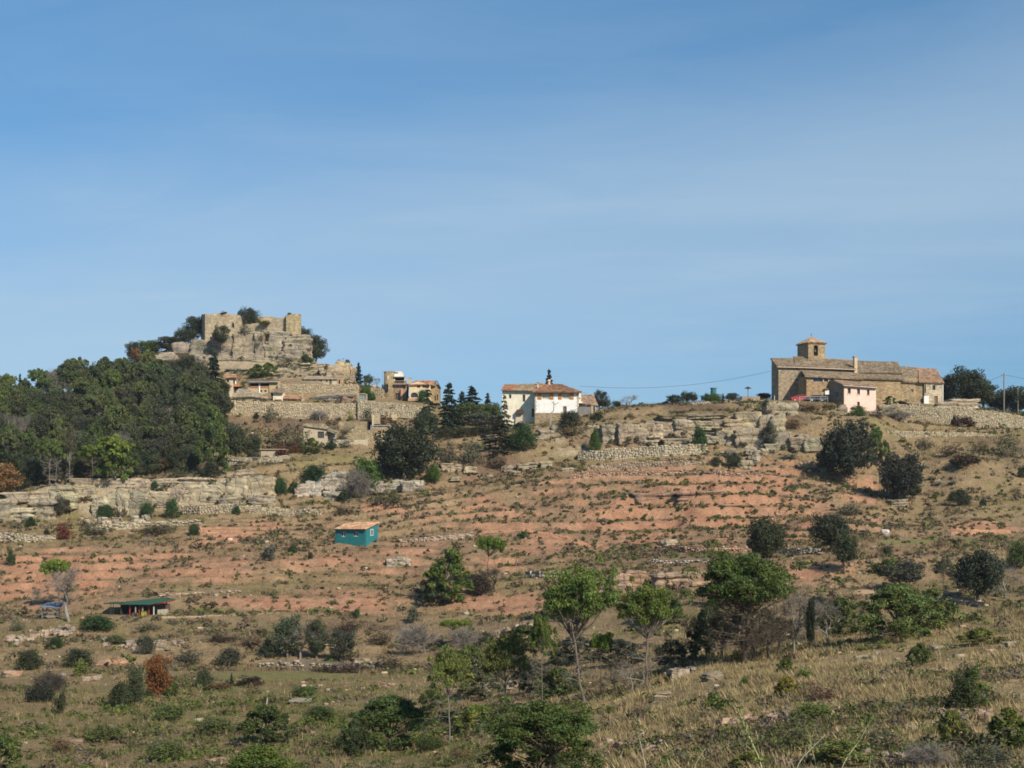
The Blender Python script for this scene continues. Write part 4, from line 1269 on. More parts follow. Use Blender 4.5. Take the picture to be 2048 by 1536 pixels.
h.box('gate_leaf', 1155, 1170.5, 813.5, 829, 0, .06, 'paint', (.20, .185, .17)); h.box('gate_leaf', 1171, 1182, 813.5, 829, 0, .06, 'paint', (.21, .195, .18))
h.box('post', 1182.2, 1186.5, 811.5, 834, -.1, .4, 'plaster', 'tan')
h = Bld('lamp_post', 'curved street lamp in front of the brown roofed outbuilding', 'street lamp', 1172, 812, 297, 0)
h.cyl('pole', 1172, 785.5, 830, 0, .05, 6); h.box('arm', 1168, 1172.4, 784.6, 785.4, -.05, .05, 'paint', 'metal'); h.box('lamp_head', 1166.4, 1169, 784.9, 786.3, -.12, .12, 'paint', 'metal')
h = Bld('boundary_wall', 'low cream garden wall running from the outbuilding along the brow', 'wall', 1215, 822, 300, 0)
h.box('wall', 1186.8, 1228, 818.5, 833, 0, .4, 'plaster', (.50, .40, .28)); h.box('coping', 1227, 1262, 814, 822, .05, .45, 'plaster', (.52, .43, .31)); h.box('step', 1164, 1187, 829.2, 842, -1.6, -1.2, 'plaster', (.40, .33, .24))
h = Bld('pruned_tree', 'leafless pruned tree with two bent arms against the white house wall', 'tree', 1102, 875, 288, 0)
pts = [(1101, 880), (1101, 850), (1102, 826), (1107, 822), (1108, 806)]
V, F = polyline_tube([(h.X(a), 0, h.Z(b)) for a, b in pts], [.16, .15, .13, .11, .10], 6)
tr = h.add('trunk', (list(map(tuple, V)), [tuple(f) for f in F]), 'bark', (.36, .32, .28))
for br in ([(1108, 808), (1105, 804), (1103, 804.5)], [(1108, 809), (1114, 807), (1118, 804)], [(1107.5, 806), (1107.3, 802)], [(1101.5, 826), (1096, 828)]):
    V, F = polyline_tube([(h.X(a), 0, h.Z(b)) for a, b in br], [.09, .08, .05][:len(br)] if len(br) > 2 else [.09, .06], 6)
    h.add('branch', (list(map(tuple, V)), [tuple(f) for f in F]), 'bark', (.36, .32, .28))
h = Bld('garden_railing', 'thin dark garden railing over the rocks below the white house', 'railing', 1095, 845, 289, 0)
for v in (841, 847): h.box('rail', 1081, 1112, v, v + .7, 0, .06, 'paint', (.14, .11, .09))
for u in (1082, 1092, 1103, 1111): h.box('post', u, u + .7, 840.5, 851, .07, .13, 'paint', (.14, .11, .09))

# ------------------------------------------------------------------ the church and its neighbours
c = Bld('church', 'long stone church with a square bell tower and grey tiled roofs on the brow', 'church', 1557, 802, 294, 8)
c.facade('west_wall', 1557, 1604, 732.5, 804, 0, [(1591, 1598.5, 752, 764), (1584, 1590, 779.5, 788), (1592, 1596.5, 735, 739)], 'masonry', 'church', depth=.6)
wv = c.window(1591, 1598.5, 752, 764, .2, 'cream', bars=1)
c.box('window_blind', 1591.6, 1598, 752.6, 757.4, .14, .18, 'paint', (.30, .55, .42), wv)
c.door(1584, 1590, 779.5, 788, .25, (.40, .32, .21), handle=False); c.hole(1592, 1596.5, 735, 739, .2, 'vent')
c.side('nave_wall', [(.62, 804), (5.2, 806), (5.2, 718.5), (.62, 733.5)], 1557.2, 1713, 'masonry', 'church')
c.roof('nave_roof', (1589.5, -.45, 733), (1713, -.45, 738), (1711, 5.3, 722), (1588, 5.3, 713.4), (.235, .18, .12), t=.25)
c.roof('west_roof', (1553.5, -.45, 732), (1589.4, -.45, 733), (1590, 5.3, 716.2), (1541, 5.3, 716.6), (.25, .19, .13), t=.25)
c.ridge((1586, 5.3, 713.4), (1711, 5.3, 721.5), (.27, .2, .14))
V, F = polyline_tube([(c.X(u, -.5), -.5, c.Z(v, -.5, u)) for u, v in ((1555, 734), (1600, 735.2), (1660, 737.3), (1712, 739.4))], .09, 6)
c.add('gutter', (list(map(tuple, V)), [tuple(f) for f in F]), 'paint', (.62, .52, .40))
c.box('brick_band', 1604, 1712, 737.6, 740.2, .55, .66, 'plaster', (.50, .33, .21))
c.box('corner_pier', 1600.2, 1604.4, 737, 801, -.06, .5, 'plaster', (.48, .33, .20))
c.box('chimney', 1709, 1714.8, 714.5, 748, -.4, .4, 'plaster', (.56, .42, .28)); c.box('chimney_cap', 1708.2, 1715.6, 711.8, 714.3, -.48, .48, 'plaster', (.40, .30, .21))
c.cyl('wall_lamp', 1546, 767.5, 769.5, 3.2, .12, 8, col='white')
# middle part
c.box('apse_wall', 1714, 1804, 744, 762, 2.4, 6.5, 'masonry', 'churchdark')
c.roof('apse_roof', (1712.6, 1.7, 744.6), (1806, 1.7, 746.5), (1796, 6.5, 724), (1713.5, 6.5, 721.5), (.215, .17, .115), t=.2)
c.roof('aisle_roof', (1713, -.5, 755.5), (1811, -.5, 759), (1808, 2.3, 749), (1713.5, 2.3, 746.5), (.235, .18, .12), t=.25)
c.facade('south_wall', 1713, 1850, 757, 812, 0, [(1821.5, 1827, 778.5, 784.5)], 'masonry', (.40, .30, .18), depth=5.5)
c.window(1821.5, 1827, 778.5, 784.5, .2, 'metal', bars=1)
c.poly('buttress', [(1793, 790), (1839, 767.5), (1841, 767.5), (1841, 769), (1796, 791)], -.09, -.02, 'plaster', (.36, .29, .2))
c.roof('east_roof', (1805, -.45, 763), (1842, -.45, 765.5), (1838, 5.2, 735.5), (1803, 5.2, 732.5), (.235, .18, .12), t=.25)
c.roof('east_end_roof', (1838, -.9, 763.5), (1889, -.9, 766), (1873, 5.2, 738), (1836, 5.2, 735.5), (.31, .20, .13), t=.25)
eh = c.facade('east_house', 1849, 1886, 765, 814, -.5, [(1864.5, 1871, 770.5, 780.5), (1868.5, 1875.5, 792, 810), (1849.6, 1851.8, 769, 786)], 'rubble', (.60, .52, .385), depth=5.5)
c.window(1864.5, 1871, 770.5, 780.5, -.28, 'wood', bars=0); c.door(1868.5, 1875.5, 792, 810, -.28, (.24, .12, .07)); c.hole(1849.6, 1851.8, 769, 786, -.3, 'slot')
c.box('white_door', 1848.2, 1857.8, 792, 812, -.85, -.55, 'paint', 'white')
c.box('drain_pipe', 1885.2, 1886.6, 766, 812, -.65, -.52, 'plaster', 'white')
# bell tower standing on the nave
bt = Bld('bell_tower', None, None, 1616, 716, 299, 20, parent=c)
bt.facade('tower_wall', 1616.5, 1650.5, 684.5, 722, 0, [(1627.5, 1636, 690, 711.5)], 'masonry', (.39, .30, .185), t=.6, depth=4.3)
bt.hole(1627.5, 1636, 690, 711.5, .55, 'belfry')
for sg in (-1, 1):
    cx, rx = 1631.75, 4.25
    pts = [(cx + sg * rx, 690)] + [(cx + sg * rx * math.cos(a), 694.2 - 4.0 * math.sin(a)) for a in np.linspace(0, math.pi / 2, 7)]
    bt.poly('arch_spandrel', [(min(max(p[0], 1627.52), 1635.98), p[1]) for p in (pts if sg < 0 else pts[::-1])], .02, .5, 'masonry', (.39, .30, .185))
x0, x1 = bt.X(1616.5) - .35, bt.X(1650.5) + .35
zE = bt.Z(685.2); zA = bt.Z(673.5, 2.1, 1630)
bt.add('cornice', box_vf(x0 + .1, x1 - .1, -.25, 4.55, zE - .12, zE + .02), 'tiles', (.36, .25, .16))
ns = 10
V = []; F = []
ap = ((x0 + x1) / 2, 2.15, zA)
cor = [(x0, -.4, zE + .03), (x1, -.4, zE + .03), (x1, 4.7, zE + .03), (x0, 4.7, zE + .03)]
for k in range(4):
    A_, B_ = np.array(cor[k]), np.array(cor[(k + 1) % 4])
    n0 = len(V)
    for i in range(ns * 2 + 1):
        p = A_ + (B_ - A_) * i / (ns * 2)
        V.append(tuple(p + (0, 0, .09 * (i % 2))))
    V.append(ap)
    for i in range(ns * 2):
        F.append((n0 + i, n0 + i + 1, n0 + ns * 2 + 1))
bt.add('tower_roof', (V, F), 'tiles', (.40, .265, .165))
bt.add('finial', join([box_vf(ap[0] - .03, ap[0] + .03, 2.12, 2.18, zA - .1, zA + .75), box_vf(ap[0] - .22, ap[0] + .22, 2.125, 2.175, zA + .42, zA + .48)]), 'paint', (.10, .09, .08))
bt.add('bell', tubes([(bt.X(1631.7), .35, bt.Z(703))], [(bt.X(1631.7), .35, bt.Z(698))], [.33], [.16], 10), 'paint', (.09, .07, .04))

h = Bld('annex', 'stone house with glazed top floor gallery built against the church front', 'house', 1613, 802, 289.5, 8)
ops = [(1626, 1645, 754.5, 764), (1648, 1655.5, 755.5, 763.5), (1686, 1702, 755.5, 762), (1661, 1680, 756, 760)]
h.facade('wall', 1613, 1724, 752, 806, 0, ops, 'masonry', (.42, .30, .18), depth=5.2, top=(751.5, 757.5))
h.window(*ops[0], .15, 'metal', bars=1, fw=.8); h.window(*ops[1], .2, 'wood', bars=0); h.window(*ops[2], .15, 'white', bars=1); h.window(*ops[3], .2, 'metal', bars=2)
h.box('gallery_pillar', 1645.6, 1647.6, 752.5, 765, -.1, -.02, 'plaster', (.58, .36, .26)); h.box('gallery_pillar', 1656.5, 1659.5, 754, 764, -.1, -.02, 'plaster', (.56, .42, .29))
h.roof('roof', (1610, -.55, 752), (1727, -.55, 757.5), (1716, 5.3, 745.5), (1602, 5.3, 740), (.27, .205, .14), t=.22)
h.box('rain_hood', 1650, 1658, 776.5, 778, -.7, -.02, 'paint', 'wood')
h = Bld('pink_house', 'small pink rendered house with a grey stone side under a brown tiled roof', 'house', 1688.5, 802, 284, 14)
ops = [(1695, 1701.5, 776, 787.5), (1714, 1720, 777.5, 789), (1733.5, 1739, 779, 790.5), (1714, 1719.5, 803.5, 814.5)]
h.facade('front_wall', 1688.5, 1752, 769, 832, 0, ops, 'plaster', (.80, .575, .475), depth=7.2, top=(769, 773.5))
for o in ops:
    h.window(*o, .2, (.40, .24, .13), bars=0, fw=1.3, label=None)
    h.box('window_sill', o[0] - .6, o[1] + .6, o[3] + .05, o[3] + .9, -.08, .0, 'plaster', (.72, .52, .42))
h.side('stone_side', [(0.01, 808), (7.2, 806), (7.2, 760), (0.01, 768.5)], 1687.4, 1688.45, 'rubble', (.33, .29, .215))
h.roof('roof', (1686, -.5, 769.5), (1755, -.5, 774.5), (1738, 7.5, 763), (1662, 7.5, 757.5), (.33, .23, .155), t=.2)
V, F = polyline_tube([(h.X(u, -.55), -.55, h.Z(v, -.55, u)) for u, v in ((1686.5, 771), (1754.5, 776))], .07, 6)
h.add('gutter', (list(map(tuple, V)), [tuple(f) for f in F]), 'paint', (.70, .55, .45))
h.box('notice_board', 1668, 1677, 784, 793, 2.2, 2.4, 'paint', (.16, .17, .22))
h = Bld('white_sign', 'blank white sign board on a post by the parked dark car', 'sign', 1654, 802, 285, 0)
h.box('board', 1650, 1658.2, 780.5, 789, 0, .06, 'paint', 'white'); h.cyl('post', 1651, 789.1, 803, .03, .04, 6); h.box('cap', 1648.5, 1657, 777, 778.6, -.3, .3, 'paint', 'wood')


def car(u, v, D, yaw, col, label, name='parked_car'):
    S = Bld(name, label, 'car', u, v, D, yaw, group=None)
    L, H, W = 3.9, 1.4, 1.65
    prof = [(-L / 2, .35), (-L / 2, .75), (-L / 2 + .15, .85), (-L / 2 + .95, .95), (-L / 2 + 1.55, 1.38), (L / 2 - 1.0, 1.42), (L / 2 - .25, .98), (L / 2 - .04, .9), (L / 2, .35), (L / 2 - .45, .22), (-L / 2 + .45, .22)]
    S.add('body', prism_y(prof, 0, W), 'paint', col)
    S.add('side_windows', join([prism_y([(-.85, .97), (-.38, 1.32), (.1, 1.34), (.1, .97)], -.012, -.002), prism_y([(.18, .97), (.18, 1.34), (.85, 1.34), (1.3, 1.0)], -.012, -.002)]), 'glass', (1, 1, 1))
    for x in (-1.2, 1.2):
        wl = S.add('wheel', prism_y([(x + .31 * math.cos(a), .31 + .31 * math.sin(a)) for a in np.arange(12) * math.pi / 6], -.06, .16), 'paint', (.02, .02, .02))
        S.add('hubcap', prism_y([(x + .17 * math.cos(a), .31 + .17 * math.sin(a)) for a in np.arange(10) * math.pi / 5], -.075, -.061), 'paint', (.45, .46, .48), wl)
    for y in (.12, W - .42):
        S.add('headlight', box_vf(L / 2 - .06, L / 2 + .015, y, y + .3, .62, .78), 'paint', (.75, .75, .72))
    S.add('bumper', box_vf(L / 2 + .001, L / 2 + .09, .1, W - .1, .35, .52), 'paint', tuple(np.array(col) * .8))
    return S


car(1601, 803, 288, 12, (.40, .03, .03), 'red car parked nose out in front of the church')
car(1634, 803.5, 287, 20, (.030, .034, .045), 'dark car parked next to the red one below the annex')
h = Bld('railing', 'thin grey metal railing along the parking edge in front of the cars', 'railing', 1620, 804, 284.5, 0)
for v in (793, 797.5): h.box('rail', 1598, 1656, v, v + .7, 0, .05, 'paint', (.40, .41, .42))
for u in (1599, 1620.5, 1641.5, 1655): h.box('post', u, u + .8, 792.5, 805, .055, .11, 'paint', (.40, .41, .42))
h = Bld('post', 'short pale post at the dark corner of the church', 'post', 1549, 802, 288, 0)
h.cyl('shaft', 1549, 791.5, 804, 0, .06, 6, col='white'); h.box('top_cap', 1548.3, 1549.8, 790.6, 791.4, -.08, .08, 'paint', 'metal')
h = Bld('stone_cross', 'small weathered stone post before the bush by the church wall', 'post', 1783.5, 808, 289, 0)
h.box('shaft', 1782, 1785, 798, 810, 0, .3, 'rubble', (.45, .38, .26)); h.box('head', 1781, 1786, 795.5, 797.9, -.05, .35, 'rubble', (.45, .38, .26))
h = Bld('bench', 'low stone bench along the church south wall', 'bench', 1834, 810, 289, 0)
h.box('seat', 1822, 1842, 805, 807, 0, .6, 'plaster', (.36, .31, .24)); h.box('support', 1824, 1827, 807.1, 812, .05, .55, 'plaster', (.36, .31, .24)); h.box('support', 1837, 1840, 807.1, 812, .05, .55, 'plaster', (.36, .31, .24))

# walls round the church brow
drystone('tall tan terrace wall curving below the church yard to the utility pole', [(1788, 807, 826, 284), (1820, 810, 832, 284), (1860, 813, 840, 284), (1900, 815, 846, 284), (1950, 819, 852, 284.5), (2000, 824, 858, 285), (2070, 836, 866, 286)], col=(.43, .36, .245), seed=41, size=(.38, .21))
drystone('second terrace wall lower down the slope beneath the church yard wall', [(1775, 862, 884, 270), (1810, 862, 886, 270), (1850, 863, 887, 271), (1900, 864, 887, 271), (1950, 865, 888, 272), (1990, 868, 890, 272)], col=(.43, .36, .24), seed=42, size=(.38, .21))
drystone('crumbling pale wall stub right below the second terrace wall', [(1955, 916, 930, 262), (1990, 918, 934, 262), (2030, 921, 936, 262), (2070, 923, 938, 262)], col=(.45, .37, .24), seed=43, ragged=.6)
drystone('short pale wall under the brow near the utility pole', [(1990, 862, 872, 277), (2020, 858, 872, 277), (2070, 858, 874, 277)], col=(.42, .35, .24), seed=44, ragged=.5)
drystone('collapsed pale wall in the dry grass under the agaves', [(1870, 958, 972, 251), (1900, 960, 975, 251), (1925, 963, 977, 251)], col=(.40, .33, .24), seed=45, ragged=.7)
drystone('low grey wall at the brow between the shrubs and the small brown cone tree', [(1385, 804, 816, 290), (1410, 803, 816, 290), (1436, 802, 815, 290), (1460, 803, 812, 290)], col=(.36, .31, .24), seed=46)
drystone('crumbling low wall along the brow leading to the church corner', [(1460, 801, 806, 289), (1500, 799, 806, 289), (1545, 799, 806, 289), (1590, 801, 808, 288)], col=(.40, .33, .24), seed=47, ragged=.6)

h = Bld('street_lamp', 'tall street lamp with a wide flat hat on the brow near the church', 'street lamp', 1496, 802, 287, 0)
h.cyl('pole', 1496, 777, 803, 0, .07, 8, col='wood'); h.cyl('lamp_hat', 1496, 773.2, 776.8, 0, .75, 12, col='dkwood', r2=.12); h.cyl('lamp_glass', 1496, 776.9, 778.6, 0, .16, 8, col='cream')
h = Bld('garden_shed', 'dark low shed roof behind the brow beside the street lamp', 'shed', 1475, 803, 296, 0)
h.box('wall', 1484, 1520, 792.5, 804, 0, 3, 'plaster', (.33, .26, .2)); h.poly('awning', [(1456, 803), (1484, 792.5), (1484, 800), (1462, 805)], .2, 2.5, 'paint', (.05, .055, .07))
h = Bld('water_tank', 'teal green water tank standing up behind the round shrub on the brow', 'water tank', 1427, 803, 300, 0)
h.cyl('tank', 1427, 777.6, 790, 0, .6, 14, col=(.045, .16, .16)); h.cyl('rim', 1427, 775.8, 777.5, 0, .7, 14, col=(.06, .19, .19)); h.cyl('stand', 1427, 790.1, 806, 0, .4, 8, col='metal')
h = Bld('utility_pole', 'tall wooden utility pole carrying wires at the end of the church yard', 'utility pole', 2008, 824, 287, 0)
h.cyl('pole', 2008, 746.5, 828, 0, .13, 8, col='weather'); h.box('cross_arm', 2004, 2012, 749, 750.2, -.16, .16, 'paint', 'weather')
for u in (2004.7, 2010.6): h.cyl('insulator', u, 747.4, 748.9, 0, .06, 6, col='cream')
h = Bld('utility_pole', 'short grey utility pole among the dark oaks past the church yard', 'utility pole', 2036, 830, 296, 0)
h.cyl('pole', 2036, 775, 835, 0, .1, 8, col='weather'); h.box('cross_arm', 2033.5, 2038.5, 777, 778, -.12, .12, 'paint', 'weather')


def cable(name, a, b, sag, label):
    a, b = np.array(P(*a)), np.array(P(*b))
    ts = np.linspace(0, 1, 25)
    pts = [a * (1 - t) + b * t - np.array((0, 0, sag * 4 * t * (1 - t))) for t in ts]
    V, F = polyline_tube(pts, .028, 4)
    o = obj(name, V, F, MT['paint'], None, (.05, .055, .06))
    return tag(o, label, 'cable')


cable('overhead_cable', (1160, 772, 297), (1541, 742, 296), 1.6, 'thin cable slung through the sky from the white house to the church')
cable('overhead_cable', (1886, 770, 292), (2008, 749, 287), 1.0, 'thin cable from the church east house to the utility pole')
cable('overhead_cable', (2008, 749, 287), (2300, 770, 300), 1.2, 'thin cable running on from the utility pole past the oaks')

# ------------------------------------------------------------------ sheds on the slope
s = Bld('teal_cabin', 'bright teal wooden cabin with an orange tiled roof alone on the red slope', 'cabin', 731, 1081, 219.5, -24)
ops = [(682.5, 691.5, 1064, 1073.5), (707, 717, 1063.5, 1073)]
s.facade('front_wall', 670.5, 731, 1058, 1096, 0, ops, 'paint', 'teal', depth=.3, t=.25)
for o in ops: s.window(*o, .12, 'white', bars=1, fw=.9)
xa, xb = s.X(670.5), s.X(731)
zb, z0 = s.Z(1100), s.Z(1058, 0, 731)
s.add('side_wall', prism_x([(.31, zb), (3.9, zb), (3.9, z0 + 1.0), (.31, z0 + .06)], xa + .002, xb - .002), 'paint', (.026, .205, .215))  # lighter teal than the front: the sunlit side's brightness is in the colour
sw = s.add('window', join([box_vf(xb + .002, xb + .05, y0, y1, z_, z__) for y0, y1, z_, z__ in ((1.5, 1.58, .75, 1.75), (2.32, 2.4, .75, 1.75), (1.58, 2.32, .75, .83), (1.58, 2.32, 1.67, 1.75), (1.92, 1.98, .83, 1.67))]), 'paint', 'white')
obj('pane', *box_vf(xb + .004, xb + .02, 1.58, 2.32, .83, 1.67), MT['glass'], sw, (1, 1, 1))
A_ = np.array((xa - .15, -.35, z0 + .02)); B_ = np.array((xb + .22, -.35, z0 + .02))


def slope_roof(S, name, A, B, Cc, Dd, col, nrib, mat='tiles', amp=.05, t=.12):
    A, B, Cc, Dd = map(np.array, (A, B, Cc, Dd))
    nx = nrib * 4; V = []; F = []
    for fy in (0, .25, .5, .75, 1.0):
        for i in range(nx + 1):
            f = i / nx
            p = (A * (1 - f) + B * f) * (1 - fy) + (Dd * (1 - f) + Cc * f) * fy
            V.append((p[0], p[1], p[2] + amp * abs(math.sin(f * nrib * math.pi))))
    W = nx + 1
    for j in range(4):
        for i in range(nx): F.append((j * W + i, j * W + i + 1, (j + 1) * W + i + 1, (j + 1) * W + i))
    n = len(V)
    V += [tuple(p - np.array((0, 0, t))) for p in (A, B, Cc, Dd)]
    F += [(n + 3, n + 2, n + 1, n), tuple(range(W))[::-1] + (n, n + 1), tuple(range(4 * W, 5 * W)) + (n + 2, n + 3), tuple(j * W for j in range(5)) + (n + 3, n), tuple(j * W + W - 1 for j in range(5))[::-1] + (n + 1, n + 2)]
    return S.add(name, (V, F), mat, col)


slope_roof(s, 'roof', A_, B_, (xb + .22, 4.2, z0 + 1.10), (xa - .15, 4.2, z0 + 1.10), (.50, .29, .17), 18)
s.add('eaves_board', box_vf(xa - .12, xb + .2, -.38, -.355, z0 - .16, z0 + .0), 'paint', (.05, .05, .05))

s = Bld('open_shelter', 'open shelter with a green metal roof on red posts by the field track', 'shelter', 295, 1232, 178.5, -4)
rA = [(s.X(u, y), y, s.Z(v, y, u)) for u, y, v in ((238, -.3, 1208.5), (298, -.9, 1208.8), (352, -.3, 1198), (330, 4.5, 1195), (252, 4.5, 1203))]
slope_roof(s, 'roof', rA[0], rA[1], rA[3], rA[4], (.035, .095, .05), 14, 'paint', .035, .06)
slope_roof(s, 'roof_wing', rA[1], rA[2], (rA[3][0] + .25, rA[3][1], rA[3][2]), (rA[3][0] - .02, rA[3][1] - .02, rA[3][2] - .01), (.038, .10, .052), 8, 'paint', .035, .06)
s.box('lean_to_roof', 207, 240, 1206.2, 1208.4, -.2, 3.2, 'paint', (.03, .07, .04))
for u, vt in ((259.5, 1209), (278.5, 1210), (297.5, 1209.8), (332.5, 1203)):
    s.box('post', u - 1.1, u + 1.1, vt, 1234, -.12, .03, 'paint', 'red')
s.add('beam', prism_y([(rA[1][0], rA[1][2] - .22), (rA[2][0] - .1, rA[2][2] - .22), (rA[2][0] - .1, rA[2][2] - .08), (rA[1][0], rA[1][2] - .08)], -.55, -.4), 'paint', 'red')
for u in (221, 226): s.box('thin_post', u, u + .9, 1208.5, 1232, 0, .08, 'paint', 'dkwood')
s.box('back_wall', 242, 340, 1207, 1234, 3.4, 3.6, 'paint', (.10, .11, .09)); s.box('left_wall', 241, 242, 1209.5, 1234, .2, 3.3, 'paint', (.06, .06, .05)); s.box('inner_wall', 309, 330, 1210, 1222, 1.8, 2.0, 'paint', (.16, .17, .15))
for u, c_ in ((306.5, (.55, .55, .50)), (284, (.33, .34, .30)), (270, (.30, .30, .27))):
    s.box('white_post', u, u + 2.0, 1213, 1233, -.32, -.2, 'paint', c_)
h = Bld('yellow_bin', 'small yellow and green bin under the green roofed shelter', 'bin', 287, 1233, 177.3, 0)
h.box('body', 282.5, 292, 1224.5, 1233, 0, .5, 'paint', (.36, .32, .03)); h.box('lid', 282, 292.5, 1222.8, 1224.4, -.03, .53, 'paint', (.16, .2, .03))
h = Bld('straw_bales', 'pale bales stacked at the open end of the green roofed shelter', 'bales', 325, 1233, 178, 0)
for k, u in enumerate((315, 321.5, 328)): h.box('bale', u, u + 6, 1219.5 - k * .6, 1226, .2, .9, 'plaster', (.42, .38, .28))
h.box('bale', 314, 337, 1226.2, 1233, .1, 1.1, 'plaster', (.36, .31, .22))
h = Bld('earth_step', 'pale earth step in front of the green roofed shelter', 'step', 350, 1233, 177, 0)
h.box('step', 318, 370, 1232, 1238, 0, 1.2, 'plaster', (.36, .27, .17)); h.box('kerb', 318, 368, 1230.9, 1231.9, .8, 1.2, 'plaster', (.40, .31, .2))
h = Bld('well_shelter', 'small blue-grey tin roof on four thin posts beside the bare tree', 'shelter', 102, 1240, 176, -3)
slope_roof(h, 'roof', (h.X(80.5), -.3, h.Z(1215)), (h.X(123), -.3, h.Z(1215)), (h.X(120), 1.6, h.Z(1206)), (h.X(84), 1.6, h.Z(1206)), (.22, .255, .30), 9, 'paint', .03, .05)
for u, y in ((84, 0), (119, 0), (86, 1.4), (117, 1.4)): h.box('post', u - .6, u + .6, 1213, 1244, y, y + .08, 'paint', (.34, .33, .30))
for v in (1224, 1232): h.box('rail', 84.8, 118.2, v, v + 1, .085, .13, 'paint', (.36, .35, .33))
h.box('tank', 93, 108, 1226, 1243, .4, 1.2, 'rubble', (.36, .31, .25))

# sheds and timber at the edge of the wood
h = Bld('woodland_shed', 'dark open shed with a thin tin roof at the foot of the wood', 'shed', 205, 973, 252, 0)
h.box('roof', 160, 262, 951.6, 953.2, -.6, 3, 'paint', (.12, .12, .115)); h.box('roof_sheet', 191, 200, 950, 951.5, -.5, 2.5, 'paint', (.34, .34, .33))
h.box('back_wall', 161, 260, 953.3, 974, 2, 2.2, 'paint', (.05, .047, .04))
for u in (161, 196, 230, 259): h.box('post', u, u + 1.3, 953.3, 976, -.3, -.18, 'paint', 'weather')
h.box('panel', 203, 222, 965, 976, .6, .7, 'paint', (.22, .23, .235))
h = Bld('metal_sheets', 'stack of corrugated grey metal sheets on the terrace edge under the pine', 'metal sheets', 244, 976, 246.5, 0)
for k in range(4): h.box('sheet', 227 + k * .6, 263 - k, 964.6 + k * 2.9, 966.6 + k * 2.9, -.05 * k, 1.0, 'paint', (.33, .37, .43))
h = Bld('timber_stack', 'pile of grey boards beside the woodland shed', 'timber', 175, 976, 247, 0)
for k in range(5): h.box('board', 157 + 2 * k, 193 - k, 965 + k * 2.2, 966.9 + k * 2.2, -.04 * k, .8, 'paint', (.30 - .02 * k, .285 - .02 * k, .25 - .02 * k))
h = Bld('rail_fence', 'low wooden rail fence on the cliff top at the edge of the wood', 'fence', 120, 974, 245.5, 0)
h.box('rail', 94, 156, 970, 971.2, 0, .1, 'paint', 'weather'); h.box('rail', 96, 160, 974, 975.2, .01, .09, 'paint', 'weather')
for u in (96, 111, 126, 141, 155): h.box('post', u, u + 1.2, 968.6, 978, .105, .2, 'paint', 'weather')
h = Bld('rail_fence', 'low wooden rail fence under the dark bush above the pale cliff', 'fence', 425, 955, 248.5, 0)
h.box('rail', 404, 446, 951.5, 952.8, 0, .1, 'paint', 'weather')
for u in (405, 419, 433, 445): h.box('post', u, u + 1.1, 950.3, 958, .105, .2, 'paint', 'weather')
h = Bld('rail_fence', 'short wooden rail fence beside the oaks near the metal gate posts', 'fence', 1645, 1104, 201, 0)
h.box('rail', 1632, 1668, 1103, 1104.4, 0, .1, 'paint', (.40, .36, .3)); h.box('rail', 1634, 1668, 1107, 1108.2, .01, .09, 'paint', (.40, .36, .3))
for u in (1634, 1650, 1666): h.box('post', u, u + 1.4, 1101.5, 1112, .105, .2, 'paint', (.40, .36, .3))
h = Bld('wire_gate', 'pale grey wire gate beside the small field', 'gate', 1748, 1112, 199, 0)
for u in (1743, 1755): h.box('post', u, u + 1.2, 1091, 1114, 0, .1, 'paint', (.42, .43, .43))
for k in range(5): h.box('bar', 1744.3, 1754.9, 1093 + k * 4, 1093.8 + k * 4, .02, .07, 'paint', (.42, .43, .43))
h = Bld('white_marker', 'small white board at the top of the red track', 'sign', 388, 1048, 233, 0)
h.box('board', 385.2, 391.5, 1042.5, 1047.5, 0, .05, 'paint', 'white'); h.box('stake', 388, 388.8, 1047.6, 1053, .01, .05, 'paint', 'weather')
# ------------------------------------------------------------------ foliage meshes
def unit(v):
    return v / np.maximum(np.linalg.norm(v, axis=-1, keepdims=True), 1e-9)


def leaf_quads(c, nrm, size, rng, aspect=1.0, jit=.7):
    """one small leaf-clump face per centre, facing roughly along nrm"""
    n = len(c)
    nn = unit(nrm + rng.normal(0, jit, (n, 3)))
    a = unit(np.cross(nn, rng.normal(0, 1, (n, 3))))
    b = np.cross(nn, a)
    s = (np.asarray(size) * rng.uniform(.65, 1.35, n))[:, None]
    V = np.stack([c - a * s * aspect, c - b * s * .55 + nn * s * .18, c + a * s * aspect, c + b * s * .55 + nn * s * .18], 1).reshape(-1, 3)
    F = np.arange(n * 4).reshape(n, 4)
    return V, F


def clump_foliage(cen, rad, per, size, rng, flat=1.0, inner=.55, jit=.6, lower=-1.0, aspect=1.0):
    """leaves spread over the shells of many clumps; lighter and yellower or darker clump by clump"""
    k = len(cen)
    m = np.repeat(np.arange(k), per)
    d = unit(rng.normal(0, 1, (len(m), 3)))
    d[:, 2] = np.where(d[:, 2] < lower, -d[:, 2], d[:, 2])
    r = rng.uniform(inner, 1.08, len(m)) ** .6
    p = cen[m] + d * (rad[m] * r)[:, None] * np.array((1, 1, flat))
    V, F = leaf_quads(p, d, size, rng, aspect, jit)
    tone = rng.uniform(.74, 1.26, k)[m] * rng.uniform(.80, 1.22, len(m))
    hue = rng.normal(0, .07, k)[m]
    col = np.stack([tone * (1 + hue), tone, tone * (1 - hue * .8)], 1)
    return V, F, np.repeat(col, 4, 0)


def cat(parts):
    V, F, Cc = [], [], []
    n = 0
    for v, f, c in parts:
        V.append(v); F.append(f + n); Cc.append(c); n += len(v)
    return np.concatenate(V), np.concatenate(F), np.concatenate(Cc)


def curve_pts(p0, p1, n, bend, rng):
    t = np.linspace(0, 1, n)[:, None]
    off = rng.normal(0, bend, 3) * np.array((1, 1, .3))
    return p0 * (1 - t) + p1 * t + off * np.sin(t * math.pi) + rng.normal(0, bend * .15, (n, 3)) * np.sin(t * math.pi)


